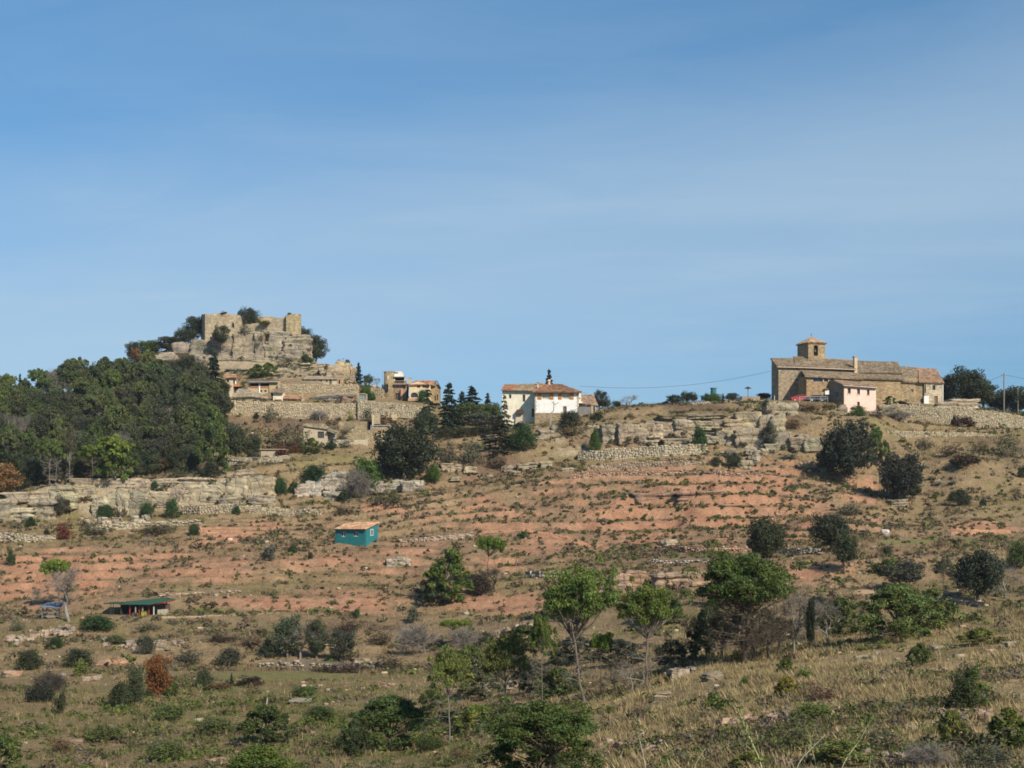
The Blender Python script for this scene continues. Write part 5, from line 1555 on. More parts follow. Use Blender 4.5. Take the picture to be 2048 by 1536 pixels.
def limb(p0, p1, r0, r1, rng, bend=.03, n=6, sides=5):
    pts = curve_pts(np.array(p0, float), np.array(p1, float), n, bend, rng)
    return polyline_tube(pts, np.linspace(r0, r1, n), sides), pts


def wood(parts):
    V, F = [], []
    n = 0
    for v, f in parts:
        V.append(v); F.append(f + n); n += len(v)
    return np.concatenate(V), np.concatenate(F)


def twigs(tips, dirs, rng, n_per, length, r):
    """fine bare twigs fanning from branch tips"""
    k = len(tips)
    m = np.repeat(np.arange(k), n_per)
    d = unit(dirs[m] * .9 + rng.normal(0, .6, (len(m), 3)))
    L = length * rng.uniform(.4, 1.1, len(m))[:, None]
    p0 = tips[m]
    p1 = p0 + d * L * .55 + rng.normal(0, .01, (len(m), 3))
    p2 = p1 + unit(d + rng.normal(0, .5, d.shape)) * L * .6
    a = tubes(p0, p1, r, r * .7, 3); b = tubes(p1, p2, r * .7, r * .35, 3)
    return wood([a, b])


KINDS = {}


def add_kind(name, crown, trunk, lo=False):
    KINDS.setdefault(name, []).append((crown, trunk))


def oak(seed, leaves=5400, n=72, size=.0245, rz=.44, zc=.55, wide=.5, trunk_h=.3, gap=.16):
    rng = np.random.default_rng(seed)
    d = unit(rng.normal(0, 1, (n, 3)))
    r = rng.uniform(.35, .92, n) ** .7
    lob = 1 + .16 * np.sin(3 * np.arctan2(d[:, 1], d[:, 0]) + rng.uniform(0, 6)) + rng.normal(0, .09, n)
    cen = d * r[:, None] * np.array((wide, wide, rz)) * .84 * lob[:, None]
    cen[:, 2] += zc
    cen[:, 2] = np.maximum(cen[:, 2], .13 + .1 * rng.random(n))
    rad = rng.uniform(.075, .165, n)
    V, F, Cc = clump_foliage(cen, rad, leaves // n, size, rng, .85)
    parts = []
    top = np.array((rng.normal(0, .05), rng.normal(0, .05), trunk_h + .15))
    t, _ = limb((0, 0, -.06), top, .035, .022, rng, .03); parts.append(t)
    for k in rng.choice(n, 9, replace=False):
        b, _ = limb(top * rng.uniform(.6, 1), cen[k], .016, .005, rng, .04); parts.append(b)
    tv, tf = wood(parts)
    return new_mesh('crown', V, F, MT['leaf'], Cc), new_mesh('trunk', tv, tf, MT['bark'])


def pine(seed, leaves=6000, n=70, size=.020, zc=.74, rz=.24, wide=.5, bare=.45, trunks=1, low=0, dead=26, tr=.016):
    """Aleppo or stone pine: naked trunk, dead lower branches, flattened bright clumps above"""
    rng = np.random.default_rng(seed)
    d = unit(rng.normal(0, 1, (n, 3)))
    d[:, 2] = np.where(d[:, 2] < -.55, np.abs(d[:, 2]), d[:, 2])
    r = rng.uniform(.3, 1.0, n) ** .6
    lob = 1 + rng.normal(0, .17, n) + .12 * np.sin(np.arctan2(d[:, 1], d[:, 0]) * 3 + seed)
    cen = d * r[:, None] * np.array((wide, wide, rz)) * .86 * lob[:, None]
    cen[:, 2] += zc
    rad = rng.uniform(.05, .10, n)
    V, F, Cc = clump_foliage(cen, rad, leaves // n, size, rng, .72, .3, .85, -.6, 1.5)
    parts = []
    tips = []; td = []
    for q in range(trunks):
        o = rng.normal(0, .05 * (trunks > 1), 2)
        top = np.array((rng.normal(0, .06), rng.normal(0, .06), zc + rz * .3))
        t, pts = limb((o[0], o[1], -.05), top, tr, tr * .45, rng, .05, 9, 6); parts.append(t)
        for k in range(n // trunks):
            if rng.random() < .42:
                kk = rng.integers(n)
                j = min(8, max(4, int((cen[kk][2] - .02) / (zc + rz * .3) * 8)))
                b, _ = limb(pts[j - 1], cen[kk], tr * .42, tr * .12, rng, .03, 5, 4); parts.append(b)
        for k in range(dead):
            z = rng.uniform(.22, .95)
            j = int(z * 8) if z < 1 else 7
            p = pts[j] * (1 - (z * 8 - j)) + pts[min(j + 1, 8)] * (z * 8 - j)
            if p[2] > zc: continue
            a = rng.uniform(0, 6.28)
            dd = np.array((math.cos(a), math.sin(a), rng.uniform(-.12, .35)))
            L = rng.uniform(.10, .36) * wide * 2
            b, bp = limb(p, p + dd * L, tr * .26, tr * .08, rng, .03, 4, 3); parts.append(b)
            tips += [bp[-1], bp[-2]]; td += [dd, dd]
    if tips:
        tw = twigs(np.array(tips), np.array(td), rng, 5, .13, .0016); parts.append(tw)
    tv, tf = wood(parts)
    return new_mesh('crown', V, F, MT['leaf'], Cc), new_mesh('trunk', tv, tf, MT['bark'])


def bushpine(seed, leaves=6500, n=80, size=.024):
    """young pine green to the ground, open ragged outline"""
    rng = np.random.default_rng(seed)
    z = rng.uniform(.08, 1, n) ** .85
    w = .52 * np.sin(np.clip(z * 1.02, 0, 1) * math.pi * .78 + .5) * rng.uniform(.4, 1.05, n)
    a = rng.uniform(0, 6.28, n)
    cen = np.stack([np.cos(a) * w, np.sin(a) * w, z * .93], 1)
    rad = rng.uniform(.05, .115, n)
    V, F, Cc = clump_foliage(cen, rad, leaves // n, size, rng, .9, .2, .9, -.7, 1.5)
    parts = []
    t, pts = limb((0, 0, -.05), (rng.normal(0, .05), rng.normal(0, .05), .9), .02, .006, rng, .03, 8); parts.append(t)
    for k in range(34):
        c_ = cen[rng.integers(n)]
        j = int(np.clip(c_[2] * 7 - 1, 1, 7))
        b, _ = limb(pts[j], c_, .008, .003, rng, .02, 4, 4); parts.append(b)
    tv, tf = wood(parts)
    return new_mesh('crown', V, F, MT['leaf'], Cc), new_mesh('trunk', tv, tf, MT['bark'])


def conifer(seed, leaves=5200, whorls=17, width=.27, droop=.10, size=.022, sparse=0.0):
    rng = np.random.default_rng(seed)
    P_, N_ = [], []
    parts = []
    t, _ = limb((0, 0, -.04), (rng.normal(0, .01), 0, 1.0), .016, .002, rng, .006, 6); parts.append(t)
    segs = []
    for w in range(whorls):
        z = .06 + .92 * (w + rng.uniform(-.3, .3)) / whorls
        L = width * (1 - z) ** .82 * rng.uniform(.8, 1.12) + .012
        nb = int(rng.integers(6, 10))
        for b in range(nb):
            if rng.random() < sparse: continue
            a = 6.28 * b / nb + rng.uniform(-.4, .4)
            l = L * rng.uniform(.55, 1.25)
            zb = z + rng.normal(0, .022)
            k = max(6, int(leaves / whorls / nb * (l / (width * .6))))
            s = rng.uniform(.12, 1, k) ** .8
            p = np.stack([np.cos(a) * l * s, np.sin(a) * l * s, zb - droop * l / width * s ** 1.4 + .05 * s * l / width], 1)
            side = np.stack([-np.sin(a) * np.ones(k), np.cos(a) * np.ones(k), np.zeros(k)], 1)
            p += side * rng.normal(0, .16 * l, k)[:, None] * (1.15 - s)[:, None] + rng.normal(0, .006, (k, 3))
            P_.append(p); N_.append(np.tile(np.array((math.cos(a) * .4, math.sin(a) * .4, .9)), (k, 1)))
            segs.append(limb((0, 0, z), p[np.argmax(s)], .005, .0015, rng, .004, 3, 3)[0])
    p = np.concatenate(P_); nn = np.concatenate(N_)
    V, F = leaf_quads(p, nn, size, rng, 1.3, .6)
    tone = rng.uniform(.7, 1.25, len(p))
    col = np.repeat(np.stack([tone, tone, tone], 1), 4, 0)
    tv, tf = wood(parts + segs)
    return new_mesh('crown', V, F, MT['leaf'], col), new_mesh('trunk', tv, tf, MT['bark'])


def shrub(seed, leaves=1800, n=30, size=.045, flat=1.0, grey=False, loose=.0):
    rng = np.random.default_rng(seed)
    d = unit(rng.normal(0, 1, (n, 3))); d[:, 2] = np.abs(d[:, 2])
    cen = d * (rng.uniform(.3, 1.0, n) ** .6)[:, None] * np.array((.40, .40, .70)) * (1 + rng.normal(0, .12 + loose, n))[:, None]
    cen[:, 2] += .13
    rad = rng.uniform(.11, .22, n)
    V, F, Cc = clump_foliage(cen, rad, leaves // n, size, rng, 1.15, .4, .8, -.8)
    parts = []
    for k in range(9):
        b, _ = limb((rng.normal(0, .04), rng.normal(0, .04), -.05), cen[rng.integers(n)], .016, .004, rng, .03, 5, 4); parts.append(b)
    tv, tf = wood(parts)
    return new_mesh('foliage', V, F, MT['leaf'], Cc), new_mesh('stems', tv, tf, MT['bark'])


def bare(seed, levels=4, spread=.55, twig=7, trunk=.03, h=.34, tw_r=.0022):
    rng = np.random.default_rng(seed)
    parts = []
    tips, dirs = [], []
    P0 = [np.array((0, 0, -.05))]; D0 = [np.array((rng.normal(0, .1), rng.normal(0, .1), 1.0))]; L = h; r = trunk
    for lev in range(levels):
        P1, D1 = [], []
        for p, d in zip(P0, D0):
            d = d / np.linalg.norm(d)
            e = p + d * L * rng.uniform(.75, 1.15)
            (b, pts) = limb(p, e, r, r * .62, rng, .03 * L / .3, 5, 5 if lev < 2 else 3)
            parts.append(b)
            for c in range(3 if lev else 4):
                P1.append(pts[-1] if c else pts[-2]); D1.append(d * .75 + rng.normal(0, spread, 3) + np.array((0, 0, .16)))
        P0, D0 = P1, D1
        L *= .68; r *= .58
    tips = np.array(P0); dirs = unit(np.array(D0))
    parts.append(twigs(tips, dirs, rng, twig, .17, tw_r))
    tv, tf = wood(parts)
    z = tv[:, 2].max(); tv = tv / z
    return new_mesh('branches', tv, tf, MT['bark']), None


for k in range(4): add_kind('oak', *oak(10 + k))
for k in range(2): add_kind('bigoak', *oak(20 + k, leaves=11000, n=120, size=.021))
for k in range(2): add_kind('tallOak', *oak(30 + k, leaves=6800, n=80, size=.022, rz=.50, zc=.5, wide=.42))
for k in range(4): add_kind('pine', *pine(40 + k))
add_kind('bigpine', *pine(51, leaves=18000, n=130, size=.0098, zc=.76, rz=.25, dead=24, tr=.021))
add_kind('bigpine2', *pine(52, leaves=22000, n=150, size=.0098, zc=.70, rz=.36, trunks=2, dead=80, tr=.019))
add_kind('thinpine', *pine(53, leaves=11000, n=95, size=.0112, zc=.66, rz=.36, wide=.46, dead=14, tr=.016))
add_kind('thinpine', *pine(54, leaves=10500, n=90, size=.0112, zc=.70, rz=.30, wide=.42, dead=16, tr=.016))
add_kind('cappine', *pine(55, leaves=9500, n=74, size=.0145, zc=.80, rz=.17, dead=12, tr=.018))
for k in range(3): add_kind('bushpine', *bushpine(60 + k))
add_kind('bigbush', *bushpine(64, leaves=16000, n=150, size=.0145))
for k in range(3): add_kind('conifer', *conifer(70 + k))
add_kind('cedar', *conifer(75, leaves=3600, whorls=12, width=.34, droop=.12, sparse=.35))
add_kind('spruce', *conifer(77, leaves=5200, whorls=20, width=.22, droop=.05))
for k in range(4): add_kind('shrub', *shrub(80 + k))
for k in range(2): add_kind('bigshrub', *shrub(86 + k, leaves=5200, n=70, size=.026))
for k in range(3): add_kind('loose', *shrub(90 + k, leaves=900, n=34, size=.034, loose=.2))
for k in range(3): add_kind('bare', *bare(100 + k, twig=5))
add_kind('barebush', *bare(104, levels=4, spread=.8, h=.22, trunk=.016, twig=9))
add_kind('barebush', *bare(105, levels=4, spread=.9, h=.2, trunk=.014, twig=9))

# base leaf colours
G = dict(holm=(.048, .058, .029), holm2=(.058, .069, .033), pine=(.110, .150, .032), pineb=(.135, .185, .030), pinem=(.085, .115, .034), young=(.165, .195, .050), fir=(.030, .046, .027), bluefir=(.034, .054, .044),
         ivy=(.075, .125, .024), ivyd=(.040, .078, .024), olive=(.105, .110, .062), greyg=(.085, .090, .060), brown=(.135, .085, .042), rust=(.21, .085, .032), red=(.16, .052, .036), darkbrown=(.075, .052, .036),
         yel=(.22, .20, .035), dry=(.20, .150, .085), shade=(.048, .062, .030), wood=(.15, .12, .09), grey=(.23, .205, .175), dark=(.085, .075, .062), pale=(.33, .30, .26), pinebark=(.20, .17, .14))
NAMES = dict(oak='oak_tree', bigoak='oak_tree', tallOak='oak_tree', pine='pine_tree', bigpine='pine_tree', bigpine2='pine_tree', thinpine='pine_tree', cappine='pine_tree', bushpine='young_pine', bigbush='young_pine',
             conifer='fir_tree', cedar='cedar_tree', spruce='spruce_tree', shrub='shrub', bigshrub='shrub', loose='shrub', bare='bare_tree', barebush='bare_shrub')
CATS = dict(oak_tree='tree', pine_tree='tree', young_pine='tree', fir_tree='tree', cedar_tree='tree', spruce_tree='tree', shrub='shrub', bare_tree='tree', bare_shrub='shrub')
_cnt = {}


def plant(kind, u, v, h, w, col, label, D=None, group=None, name=None, bark='wood', var=None, lean=0.0, sink=.0, cat_=None, fix=False):
    """a plant standing where direction (u, v) meets the ground; h and w are its height and width in photo px"""
    if v >= 895 and not fix: D = None
    p, d = on_ground(u, v, D, sink)
    if fix:
        p = P(u, v, d)
    elif D is not None:
        va = HOR - p.z / d * FPX        # keep the crown's top where it is seen, whatever the foot stands on
        h = max(h + va - v, .55 * h)
    S = d / FPX
    i = _cnt.get(kind, 0); _cnt[kind] = i + 1
    vs = KINDS[kind]
    crown, trunk = vs[(i if var is None else var) % len(vs)]
    nm = name or NAMES[kind]
    rng = np.random.default_rng(int(u * 31 + v * 7))
    root = empty(nm, p, rng.uniform(0, 6.28), label, cat_ or CATS.get(nm, 'tree'), group, scale=(w * S, w * S, h * S))
    if kind in ('conifer', 'cedar', 'spruce'):
        root.scale = (w * S / .54, w * S / .54, h * S)
    if lean:
        root.rotation_euler = (0, lean, 0)
    cc = np.array(G[col] if isinstance(col, str) else col) * (1 + rng.uniform(-.06, .06, 3))
    if trunk is None:
        link('branches', crown, root, G.get(bark, G['grey']) if bark != 'wood' else G['grey'])
    else:
        link(crown.name.split('.')[0], crown, root, tuple(cc))
        link(trunk.name.split('.')[0], trunk, root, G[bark])
    return root
# ------------------------------------------------------------------ every plant that can be told apart, from the castle down
PL = plant
# castle
PL('bigshrub', 497, 657, 46, 52, 'holm', 'dark tree growing out of the gap between the broken castle walls', D=371, fix=True, name='oak_tree', cat_='tree')
PL('oak', 443, 692, 46, 42, 'holm2', 'round dark bush hanging on the crag in front of the castle wall', D=352.5, name='shrub', cat_='shrub', fix=True)
PL('loose', 489, 671, 24, 38, 'greyg', 'grey-green scrub on the crag edge under the castle window', D=355, fix=True)
PL('loose', 522, 684, 17, 16, 'brown', 'small brownish shrub beside the arch of the castle', D=353, fix=True)
PL('shrub', 448, 629, 6, 17, 'shade', 'tuft of green growing on top of the castle tower wall', D=367, fix=True)
PL('shrub', 579, 631, 7, 10, 'shade', 'tiny tuft on the tower wall above the arch', D=367, fix=True)
PL('shrub', 532, 648, 7, 28, 'yel', 'yellowish green tuft along the low castle curtain wall', D=367.5, fix=True)
PL('tallOak', 388, 690, 62, 56, 'holm', 'tall dark tree leaning against the castle tower', D=371)
PL('tallOak', 366, 694, 40, 52, 'holm', 'dark tree on the shoulder of the crag below the taller one', D=368)
PL('tallOak', 335, 712, 42, 66, 'holm2', 'broad dark tree above the tilted sandstone slabs', D=366)
PL('tallOak', 302, 718, 42, 60, 'pinem', 'olive green tree above the slabs at the edge of the wood', D=366)
PL('tallOak', 270, 728, 48, 50, 'holm', 'dark tree at the upper corner of the wood with a brown tree before it', D=366)
PL('oak', 272, 722, 30, 26, (.16, .085, .04), 'small rust brown tree at the upper corner of the wood', D=362)
PL('tallOak', 606, 692, 42, 40, 'holm', 'dark tree behind the end tower of the castle', D=374)
PL('tallOak', 632, 722, 56, 60, 'holm', 'large dark tree on the slope past the end tower of the castle', D=367)
PL('shrub', 614, 727, 26, 30, 'ivyd', 'dark green bush at the foot of the crag by the stone steps', D=350)
PL('loose', 566, 745, 36, 54, 'greyg', 'wide grey-green bush at the foot of the castle crag', D=347)
PL('loose', 590, 752, 22, 40, 'greyg', 'low grey scrub under the crag on the ledges', D=343)
PL('bushpine', 514, 762, 34, 38, 'pine', 'bright green pine in the hollow above the dark veranda roof', D=337)
PL('bushpine', 537, 763, 38, 38, 'pineb', 'brighter green pine next to its twin above the veranda roof', D=337)
PL('loose', 470, 748, 14, 30, 'greyg', 'small grey shrub on the slope above the orange roofed house', D=338)
PL('loose', 686, 734, 12, 26, 'darkbrown', 'small dark scrub on top of the rounded tan cliff', D=338)
PL('conifer', 428, 800, 104, 50, 'fir', 'large dark spruce rising in front of the castle crag', D=303)
PL('spruce', 717, 776, 52, 27, 'bluefir', 'pointed blue-green spruce standing alone on the skyline beside the tan cliff', D=348)
PL('shrub', 706, 778, 20, 18, 'shade', 'dark bush at the foot of the pointed spruce', D=347)
PL('oak', 737, 777, 30, 24, 'holm2', 'small dark tree between the pointed spruce and the round tower', D=347)
PL('bare', 755, 778, 24, 22, 'grey', 'thin leafless tree on the skyline beside the round tower', D=345, bark='grey')
PL('bigshrub', 732, 790, 26, 24, 'ivy', 'bright green creeper mound behind the framed panel', D=317)
PL('shrub', 743, 797, 16, 26, 'ivy', 'bright green creeper spilling down the broken wall', D=316)
PL('bigshrub', 845, 797, 20, 24, 'ivyd', 'round clipped green tree before the arched windows', D=315, name='clipped_tree', cat_='tree')
PL('cedar', 856, 858, 92, 34, 'fir', 'thin dark fir standing against the gabled wing of the tower house', D=299)
# below the long wall
PL('loose', 543, 838, 28, 32, 'olive', 'olive grey shrub growing up the long retaining wall', D=298)
PL('shrub', 514, 834, 10, 14, 'shade', 'small dark bush at the foot of the long retaining wall', D=298)
PL('barebush', 640, 840, 24, 40, 'grey', 'leafless pinkish grey shrub against the long retaining wall', D=298, bark='pale')
PL('loose', 735, 836, 20, 30, 'shade', 'dark green shrub against the paler retaining wall', D=297)
PL('loose', 700, 840, 18, 18, 'yel', 'yellowing shrub against the retaining wall near the paler stretch', D=298)
PL('loose', 770, 872, 46, 80, (.15, .085, .05), 'red-brown bramble thicket over the wall of the stone house', D=291)
PL('shrub', 752, 848, 20, 40, 'brown', 'brown bramble mound under the round tower wall', D=296)
PL('tallOak', 470, 922, 84, 70, 'holm', 'dark round tree in the hollow below the long retaining wall', D=272)
PL('tallOak', 505, 920, 56, 50, 'holm2', 'smaller dark tree next to the garden hut thicket', D=272)
PL('bushpine', 428, 952, 120, 66, 'pinem', 'tall light green pine at the end of the wood above the pale cliff', D=262)
PL('bigshrub', 420, 958, 40, 44, 'holm', 'dark bush on the cliff top above the little rail fence', D=253)
PL('loose', 560, 900, 54, 84, (.12, .10, .055), 'brown and olive thicket above the garden hut', D=282)
PL('loose', 598, 902, 46, 60, 'olive', 'olive thicket beside the pale cottage wall', D=281)
PL('shrub', 562, 912, 22, 30, 'red', 'red flowering bush hanging over the garden hut', D=265)
PL('loose', 590, 906, 20, 34, 'rust', 'rusty orange bush between the garden hut and the cottage', D=270)
PL('shrub', 512, 922, 20, 26, 'greyg', 'grey-green shrub in front of the garden wall', D=262)
PL('bushpine', 624, 908, 32, 36, 'pine', 'bright green round shrub at the corner of the pale cottage', D=270)
PL('shrub', 665, 900, 22, 26, 'shade', 'dark shrub under the porch of the pale cottage', D=271)
PL('loose', 690, 896, 16, 44, 'shade', 'low green shrubs along the terrace wall of the stone house', D=271)
PL('loose', 690, 868, 14, 40, 'olive', 'creeper hanging on the front of the long stone house', D=275, fix=True)
PL('bigoak', 812, 968, 128, 150, (.042, .050, .028), 'huge dark holm oak bulging in front of the stone houses', D=261)
PL('oak', 852, 884, 66, 66, 'holm2', 'dark oak rising behind the huge holm oak', D=283)
PL('bigshrub', 730, 985, 74, 74, 'ivy', 'bright ivy mass hanging over the rocks beside the huge holm oak', D=256)
PL('bigshrub', 868, 968, 46, 36, 'ivy', 'bright green creeper at the foot of the huge holm oak', D=259)
PL('bigshrub', 628, 968, 40, 64, 'ivyd', 'dark glossy ivy draped over the pale rock ledge', D=253)
PL('bigshrub', 560, 992, 44, 34, 'ivyd', 'round ivy mound on the cliff beside the pale rock face', D=250)
PL('shrub', 590, 990, 30, 28, 'ivyd', 'ivy column hanging beside the white rock block', D=250)
PL('barebush', 702, 1000, 78, 74, 'grey', 'large leafless grey shrub before the overhanging grey rock', D=251, bark='grey')
PL('shrub', 684, 1008, 26, 30, 'shade', 'dark bush under the leafless grey shrub', D=249)
PL('loose', 772, 1016, 36, 80, 'olive', 'wide olive scrub on the terrace below the huge holm oak', D=249)
PL('loose', 690, 1030, 18, 60, 'darkbrown', 'dark brown bramble on the terrace above the teal cabin', D=240)
# middle, before the white house
PL('conifer', 898, 876, 114, 64, 'fir', 'tall dark fir with stepped branches beside the tower house', D=292)
PL('conifer', 945, 836, 66, 62, 'bluefir', 'wide dark cedar on the skyline left of the white house', D=318)
PL('conifer', 925, 830, 50, 36, 'bluefir', 'narrower dark cedar at the side of the wide one', D=322)
PL('conifer', 975, 830, 46, 30, 'bluefir', 'short blue-green cedar nearest the white house on the skyline', D=324)
PL('oak', 938, 862, 62, 74, 'pinem', 'mid green tree in front of the skyline cedars', D=300)
PL('oak', 980, 858, 58, 60, 'pinem', 'rounded green tree beside the white house wing', D=302)
PL('oak', 962, 872, 50, 76, 'greyg', 'grey olive tree in the garden beside the white house', D=293, name='olive_tree')
PL('oak', 992, 868, 40, 34, 'greyg', 'small grey olive tree close to the white house wing', D=293, name='olive_tree')
for k, u in enumerate((892, 925, 958, 990)):
    PL('bigshrub', u, 882, 30, 46, (.060, .060, .028), ['end bush of the dark trimmed hedge under the tall stepped fir', 'second dark hedge bush from the tall stepped fir', 'third dark hedge bush, before the grey olive tree', 'last dark hedge bush beside the layered cedar'][k], D=286 + .2 * k, group='hedge bushes below the olive garden', name='hedge_bush', cat_='hedge')
PL('cedar', 1000, 906, 76, 84, (.055, .068, .032), 'spreading cedar with layered branches below the white house', D=274)
PL('cedar', 1009, 890, 104, 36, 'greyg', 'thin sparse cedar in front of the white house wing', D=279)
PL('bigshrub', 1050, 900, 54, 58, 'ivyd', 'rounded dark green bush below the corner of the white house', D=276)
PL('bigshrub', 1025, 898, 36, 40, 'ivyd', 'dark bush between the layered cedar and the white house', D=277)
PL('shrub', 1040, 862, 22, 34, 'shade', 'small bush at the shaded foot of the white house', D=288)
PL('bigshrub', 1140, 868, 50, 54, 'shade', 'large dusky green bush hiding the corner of the white house base', D=284)
PL('shrub', 1196, 852, 28, 32, 'shade', 'dusky bush on the bank below the metal gate', D=284)
PL('bigshrub', 1190, 890, 46, 26, 'ivy', 'bright ivy hanging on the first rocks of the long cliff band', D=266)
PL('loose', 1140, 892, 34, 74, (.115, .095, .045), 'brown-olive bramble at the foot of the white house rocks', D=271)
PL('loose', 900, 930, 50, 40, 'greyg', 'grey scrub under the dark hedge', D=270)
PL('loose', 945, 932, 54, 54, 'greyg', 'grey-green scrub thicket below the hedge and cedar', D=268)
PL('loose', 990, 938, 30, 60, 'darkbrown', 'brown scrub on the slope under the layered cedar', D=264)
PL('spruce', 1098, 780, 44, 38, 'fir', 'dark pointed fir behind the white house chimney', D=312)
PL('oak', 1198, 818, 42, 36, 'holm', 'dark round tree behind the outbuilding roof', D=316)
PL('oak', 1214, 818, 22, 18, 'holm2', 'small dark tree beside the round one behind the outbuilding', D=314)
PL('bigshrub', 1233, 818, 18, 26, (.032, .040, .026), 'dark dome shaped bush on the brow', D=306)
PL('bare', 1262, 816, 28, 46, 'pale', 'pale leafless tree spreading on the brow', D=306, bark='pale')
PL('oak', 1352, 812, 24, 44, 'holm2', 'low dark tree on the brow at the end of the tree line', D=300)
PL('oak', 1378, 812, 30, 44, 'holm', 'dark tree on the brow above the low grey wall', D=301)
PL('shrub', 1330, 812, 12, 20, 'shade', 'small round bush at the end of the brow tree line', D=300)
PL('bigshrub', 1427, 806, 23, 40, 'ivy', 'bright green round shrub on the brow under the teal tank', D=293)
PL('oak', 1466, 806, 22, 38, 'holm2', 'flat dark tree behind the low shed on the brow', D=304)
PL('oak', 1528, 806, 22, 34, 'holm2', 'dark tree at the shaded corner of the church', D=303)
PL('oak', 1412, 806, 20, 24, 'holm', 'little dark tree against the bright shrub on the brow', D=303)
PL('spruce', 1446, 812, 26, 12, (.16, .08, .045), 'small brown cone shaped dead conifer on the brow', D=289)
# church
PL('tallOak', 1928, 822, 96, 88, 'holm', 'largest dark oak beyond the church east house', D=302)
PL('tallOak', 1896, 820, 76, 44, 'holm2', 'dark oak close to the corner of the church east house', D=305)
PL('tallOak', 1966, 828, 74, 82, 'holm', 'dark oak beside the tall utility pole', D=300)
PL('tallOak', 2034, 840, 72, 92, 'holm', 'dark oak past the tall utility pole', D=299)
PL('tallOak', 1998, 836, 50, 66, 'holm2', 'low oak behind the tall utility pole', D=303)
PL('bushpine', 1780, 812, 20, 28, 'ivy', 'bright bush against the church south wall', D=291)
PL('shrub', 1806, 812, 12, 26, 'darkbrown', 'clipped brown hedge bush by the church south wall', D=291)
PL('shrub', 1926, 866, 38, 50, (.085, .050, .034), 'dark red-brown bush in front of the church terrace wall', D=279)
PL('shrub', 1909, 848, 18, 16, 'ivyd', 'small green bush on the church terrace wall', D=281)
b = boulder(1925, 822, 56, 22, 'rounded bare rock hump at the end of the church yard', D=288)
boulder(1895, 820, 40, 14, 'low flat rock by the church east house', D=287)
PL('loose', 1850, 900, 24, 50, 'greyg', 'grey scrub at the foot of the second terrace wall', D=266)
PL('loose', 2015, 915, 50, 60, 'olive', 'olive scrub over the end of the second terrace wall', D=264)
PL('loose', 1900, 912, 24, 60, 'darkbrown', 'dark brown bramble on the slope below the second wall', D=262)
PL('shrub', 1930, 930, 26, 70, 'darkbrown', 'long brown bramble above the pale wall stub', D=258)
PL('loose', 1960, 905, 24, 40, 'brown', 'brown shrub below the second terrace wall', D=264)
PL('shrub', 2045, 955, 26, 22, 'holm', 'dark bush at the edge beside the pale wall stub', D=254)
PL('loose', 1620, 850, 30, 60, 'brown', 'dry brown bramble on the bank below the parked cars', D=277)
PL('loose', 1660, 830, 26, 50, (.11, .085, .04), 'olive-brown bramble below the pink house', D=280)
PL('loose', 1585, 870, 30, 50, 'brown', 'dry brown thicket between the cliff blocks and the church bank', D=270)
PL('bigshrub', 1716, 868, 46, 36, 'ivy', 'bright ivy mound under the pink house', D=275)
PL('barebush', 1800, 858, 40, 60, 'grey', 'leafless grey thicket on the rocks beside the pink house', D=279, bark='grey')
PL('loose', 1755, 866, 30, 60, 'greyg', 'pale grey scrub under the pink house rocks', D=274)
PL('tallOak', 1948, 826, 84, 70, 'holm2', 'dark oak squeezed between the largest one and the utility pole oak', D=304)
PL('tallOak', 2075, 846, 70, 80, 'holm', 'dark oak cut by the frame past the short grey pole', D=300)
# oak group under the church
PL('bigoak', 1692, 972, 140, 112, (.042, .050, .030), 'largest dark oak on the slope under the pink house', D=247)
PL('oak', 1655, 960, 70, 50, 'holm', 'dark oak at the side of the largest one below the pink house', D=249)
PL('bushpine', 1752, 938, 86, 50, 'pinem', 'lighter green tree behind the large dark oak', D=254)
PL('bigoak', 1802, 1008, 110, 100, (.048, .052, .034), 'dark oak with brownish top near the agaves', D=240)
PL('oak', 1828, 1004, 64, 46, 'holm', 'lower dark oak tucked against the brown topped one', D=239)
PL('barebush', 1770, 985, 66, 46, 'pale', 'pale leafless bush between the two big dark oaks', D=242, bark='pale')
PL('bigshrub', 1918, 1012, 40, 50, 'holm', 'round dark bush alone in the dry grass', D=240)
PL('shrub', 1966, 1012, 18, 18, 'shade', 'small bush near the lone round dark bush', D=240)
PL('bigshrub', 1398, 884, 38, 36, 'ivyd', 'round dark green bush in front of the long cliff slab', D=264)
PL('tallOak', 1540, 900, 56, 40, 'greyg', 'dusky green tree before the cliff blocks below the church', D=262)
PL('bigshrub', 1468, 936, 36, 38, 'shade', 'dark bush beside the pale boulder under the cliff', D=252)
PL('shrub', 1432, 930, 16, 34, 'olive', 'olive scrub on the rubble under the cliff band', D=255)
# slope
PL('bigoak', 1533, 1134, 108, 84, 'holm', 'dark oak in the red slope standing apart', D=186)
PL('bigoak', 1660, 1104, 82, 96, 'holm', 'round dark oak with a clear trunk above the red bank', D=199)
PL('oak', 1690, 1150, 88, 54, 'holm2', 'dark bushy oak hanging over the red bank', D=181)
PL('oak', 1808, 1178, 62, 90, 'greyg', 'grey-green olive tree by the bend of the dirt road', D=166, name='olive_tree')
PL('bigoak', 1956, 1208, 116, 112, (.044, .052, .030), 'big dark oak at the edge of the dry meadow', D=150)
PL('bare', 2012, 1198, 90, 72, 'grey', 'leafless grey tree beside the big dark oak', D=148, bark='grey')
PL('thinpine', 1887, 1182, 66, 50, 'olive', 'spindly half bare tree between the olive and the big oak', D=160)
PL('bigshrub', 1215 + 560, 1112, 22, 26, 'shade', 'small dark bush by the wire gate', D=198)
PL('bigbush', 1796, 1282, 116, 160, (.15, .175, .055), 'sprawling yellow-green bushes at the bend of the dirt road', D=132)
PL('bushpine', 1868, 1262, 84, 110, (.13, .155, .055), 'loose green bushes below the big dark oak', D=131)
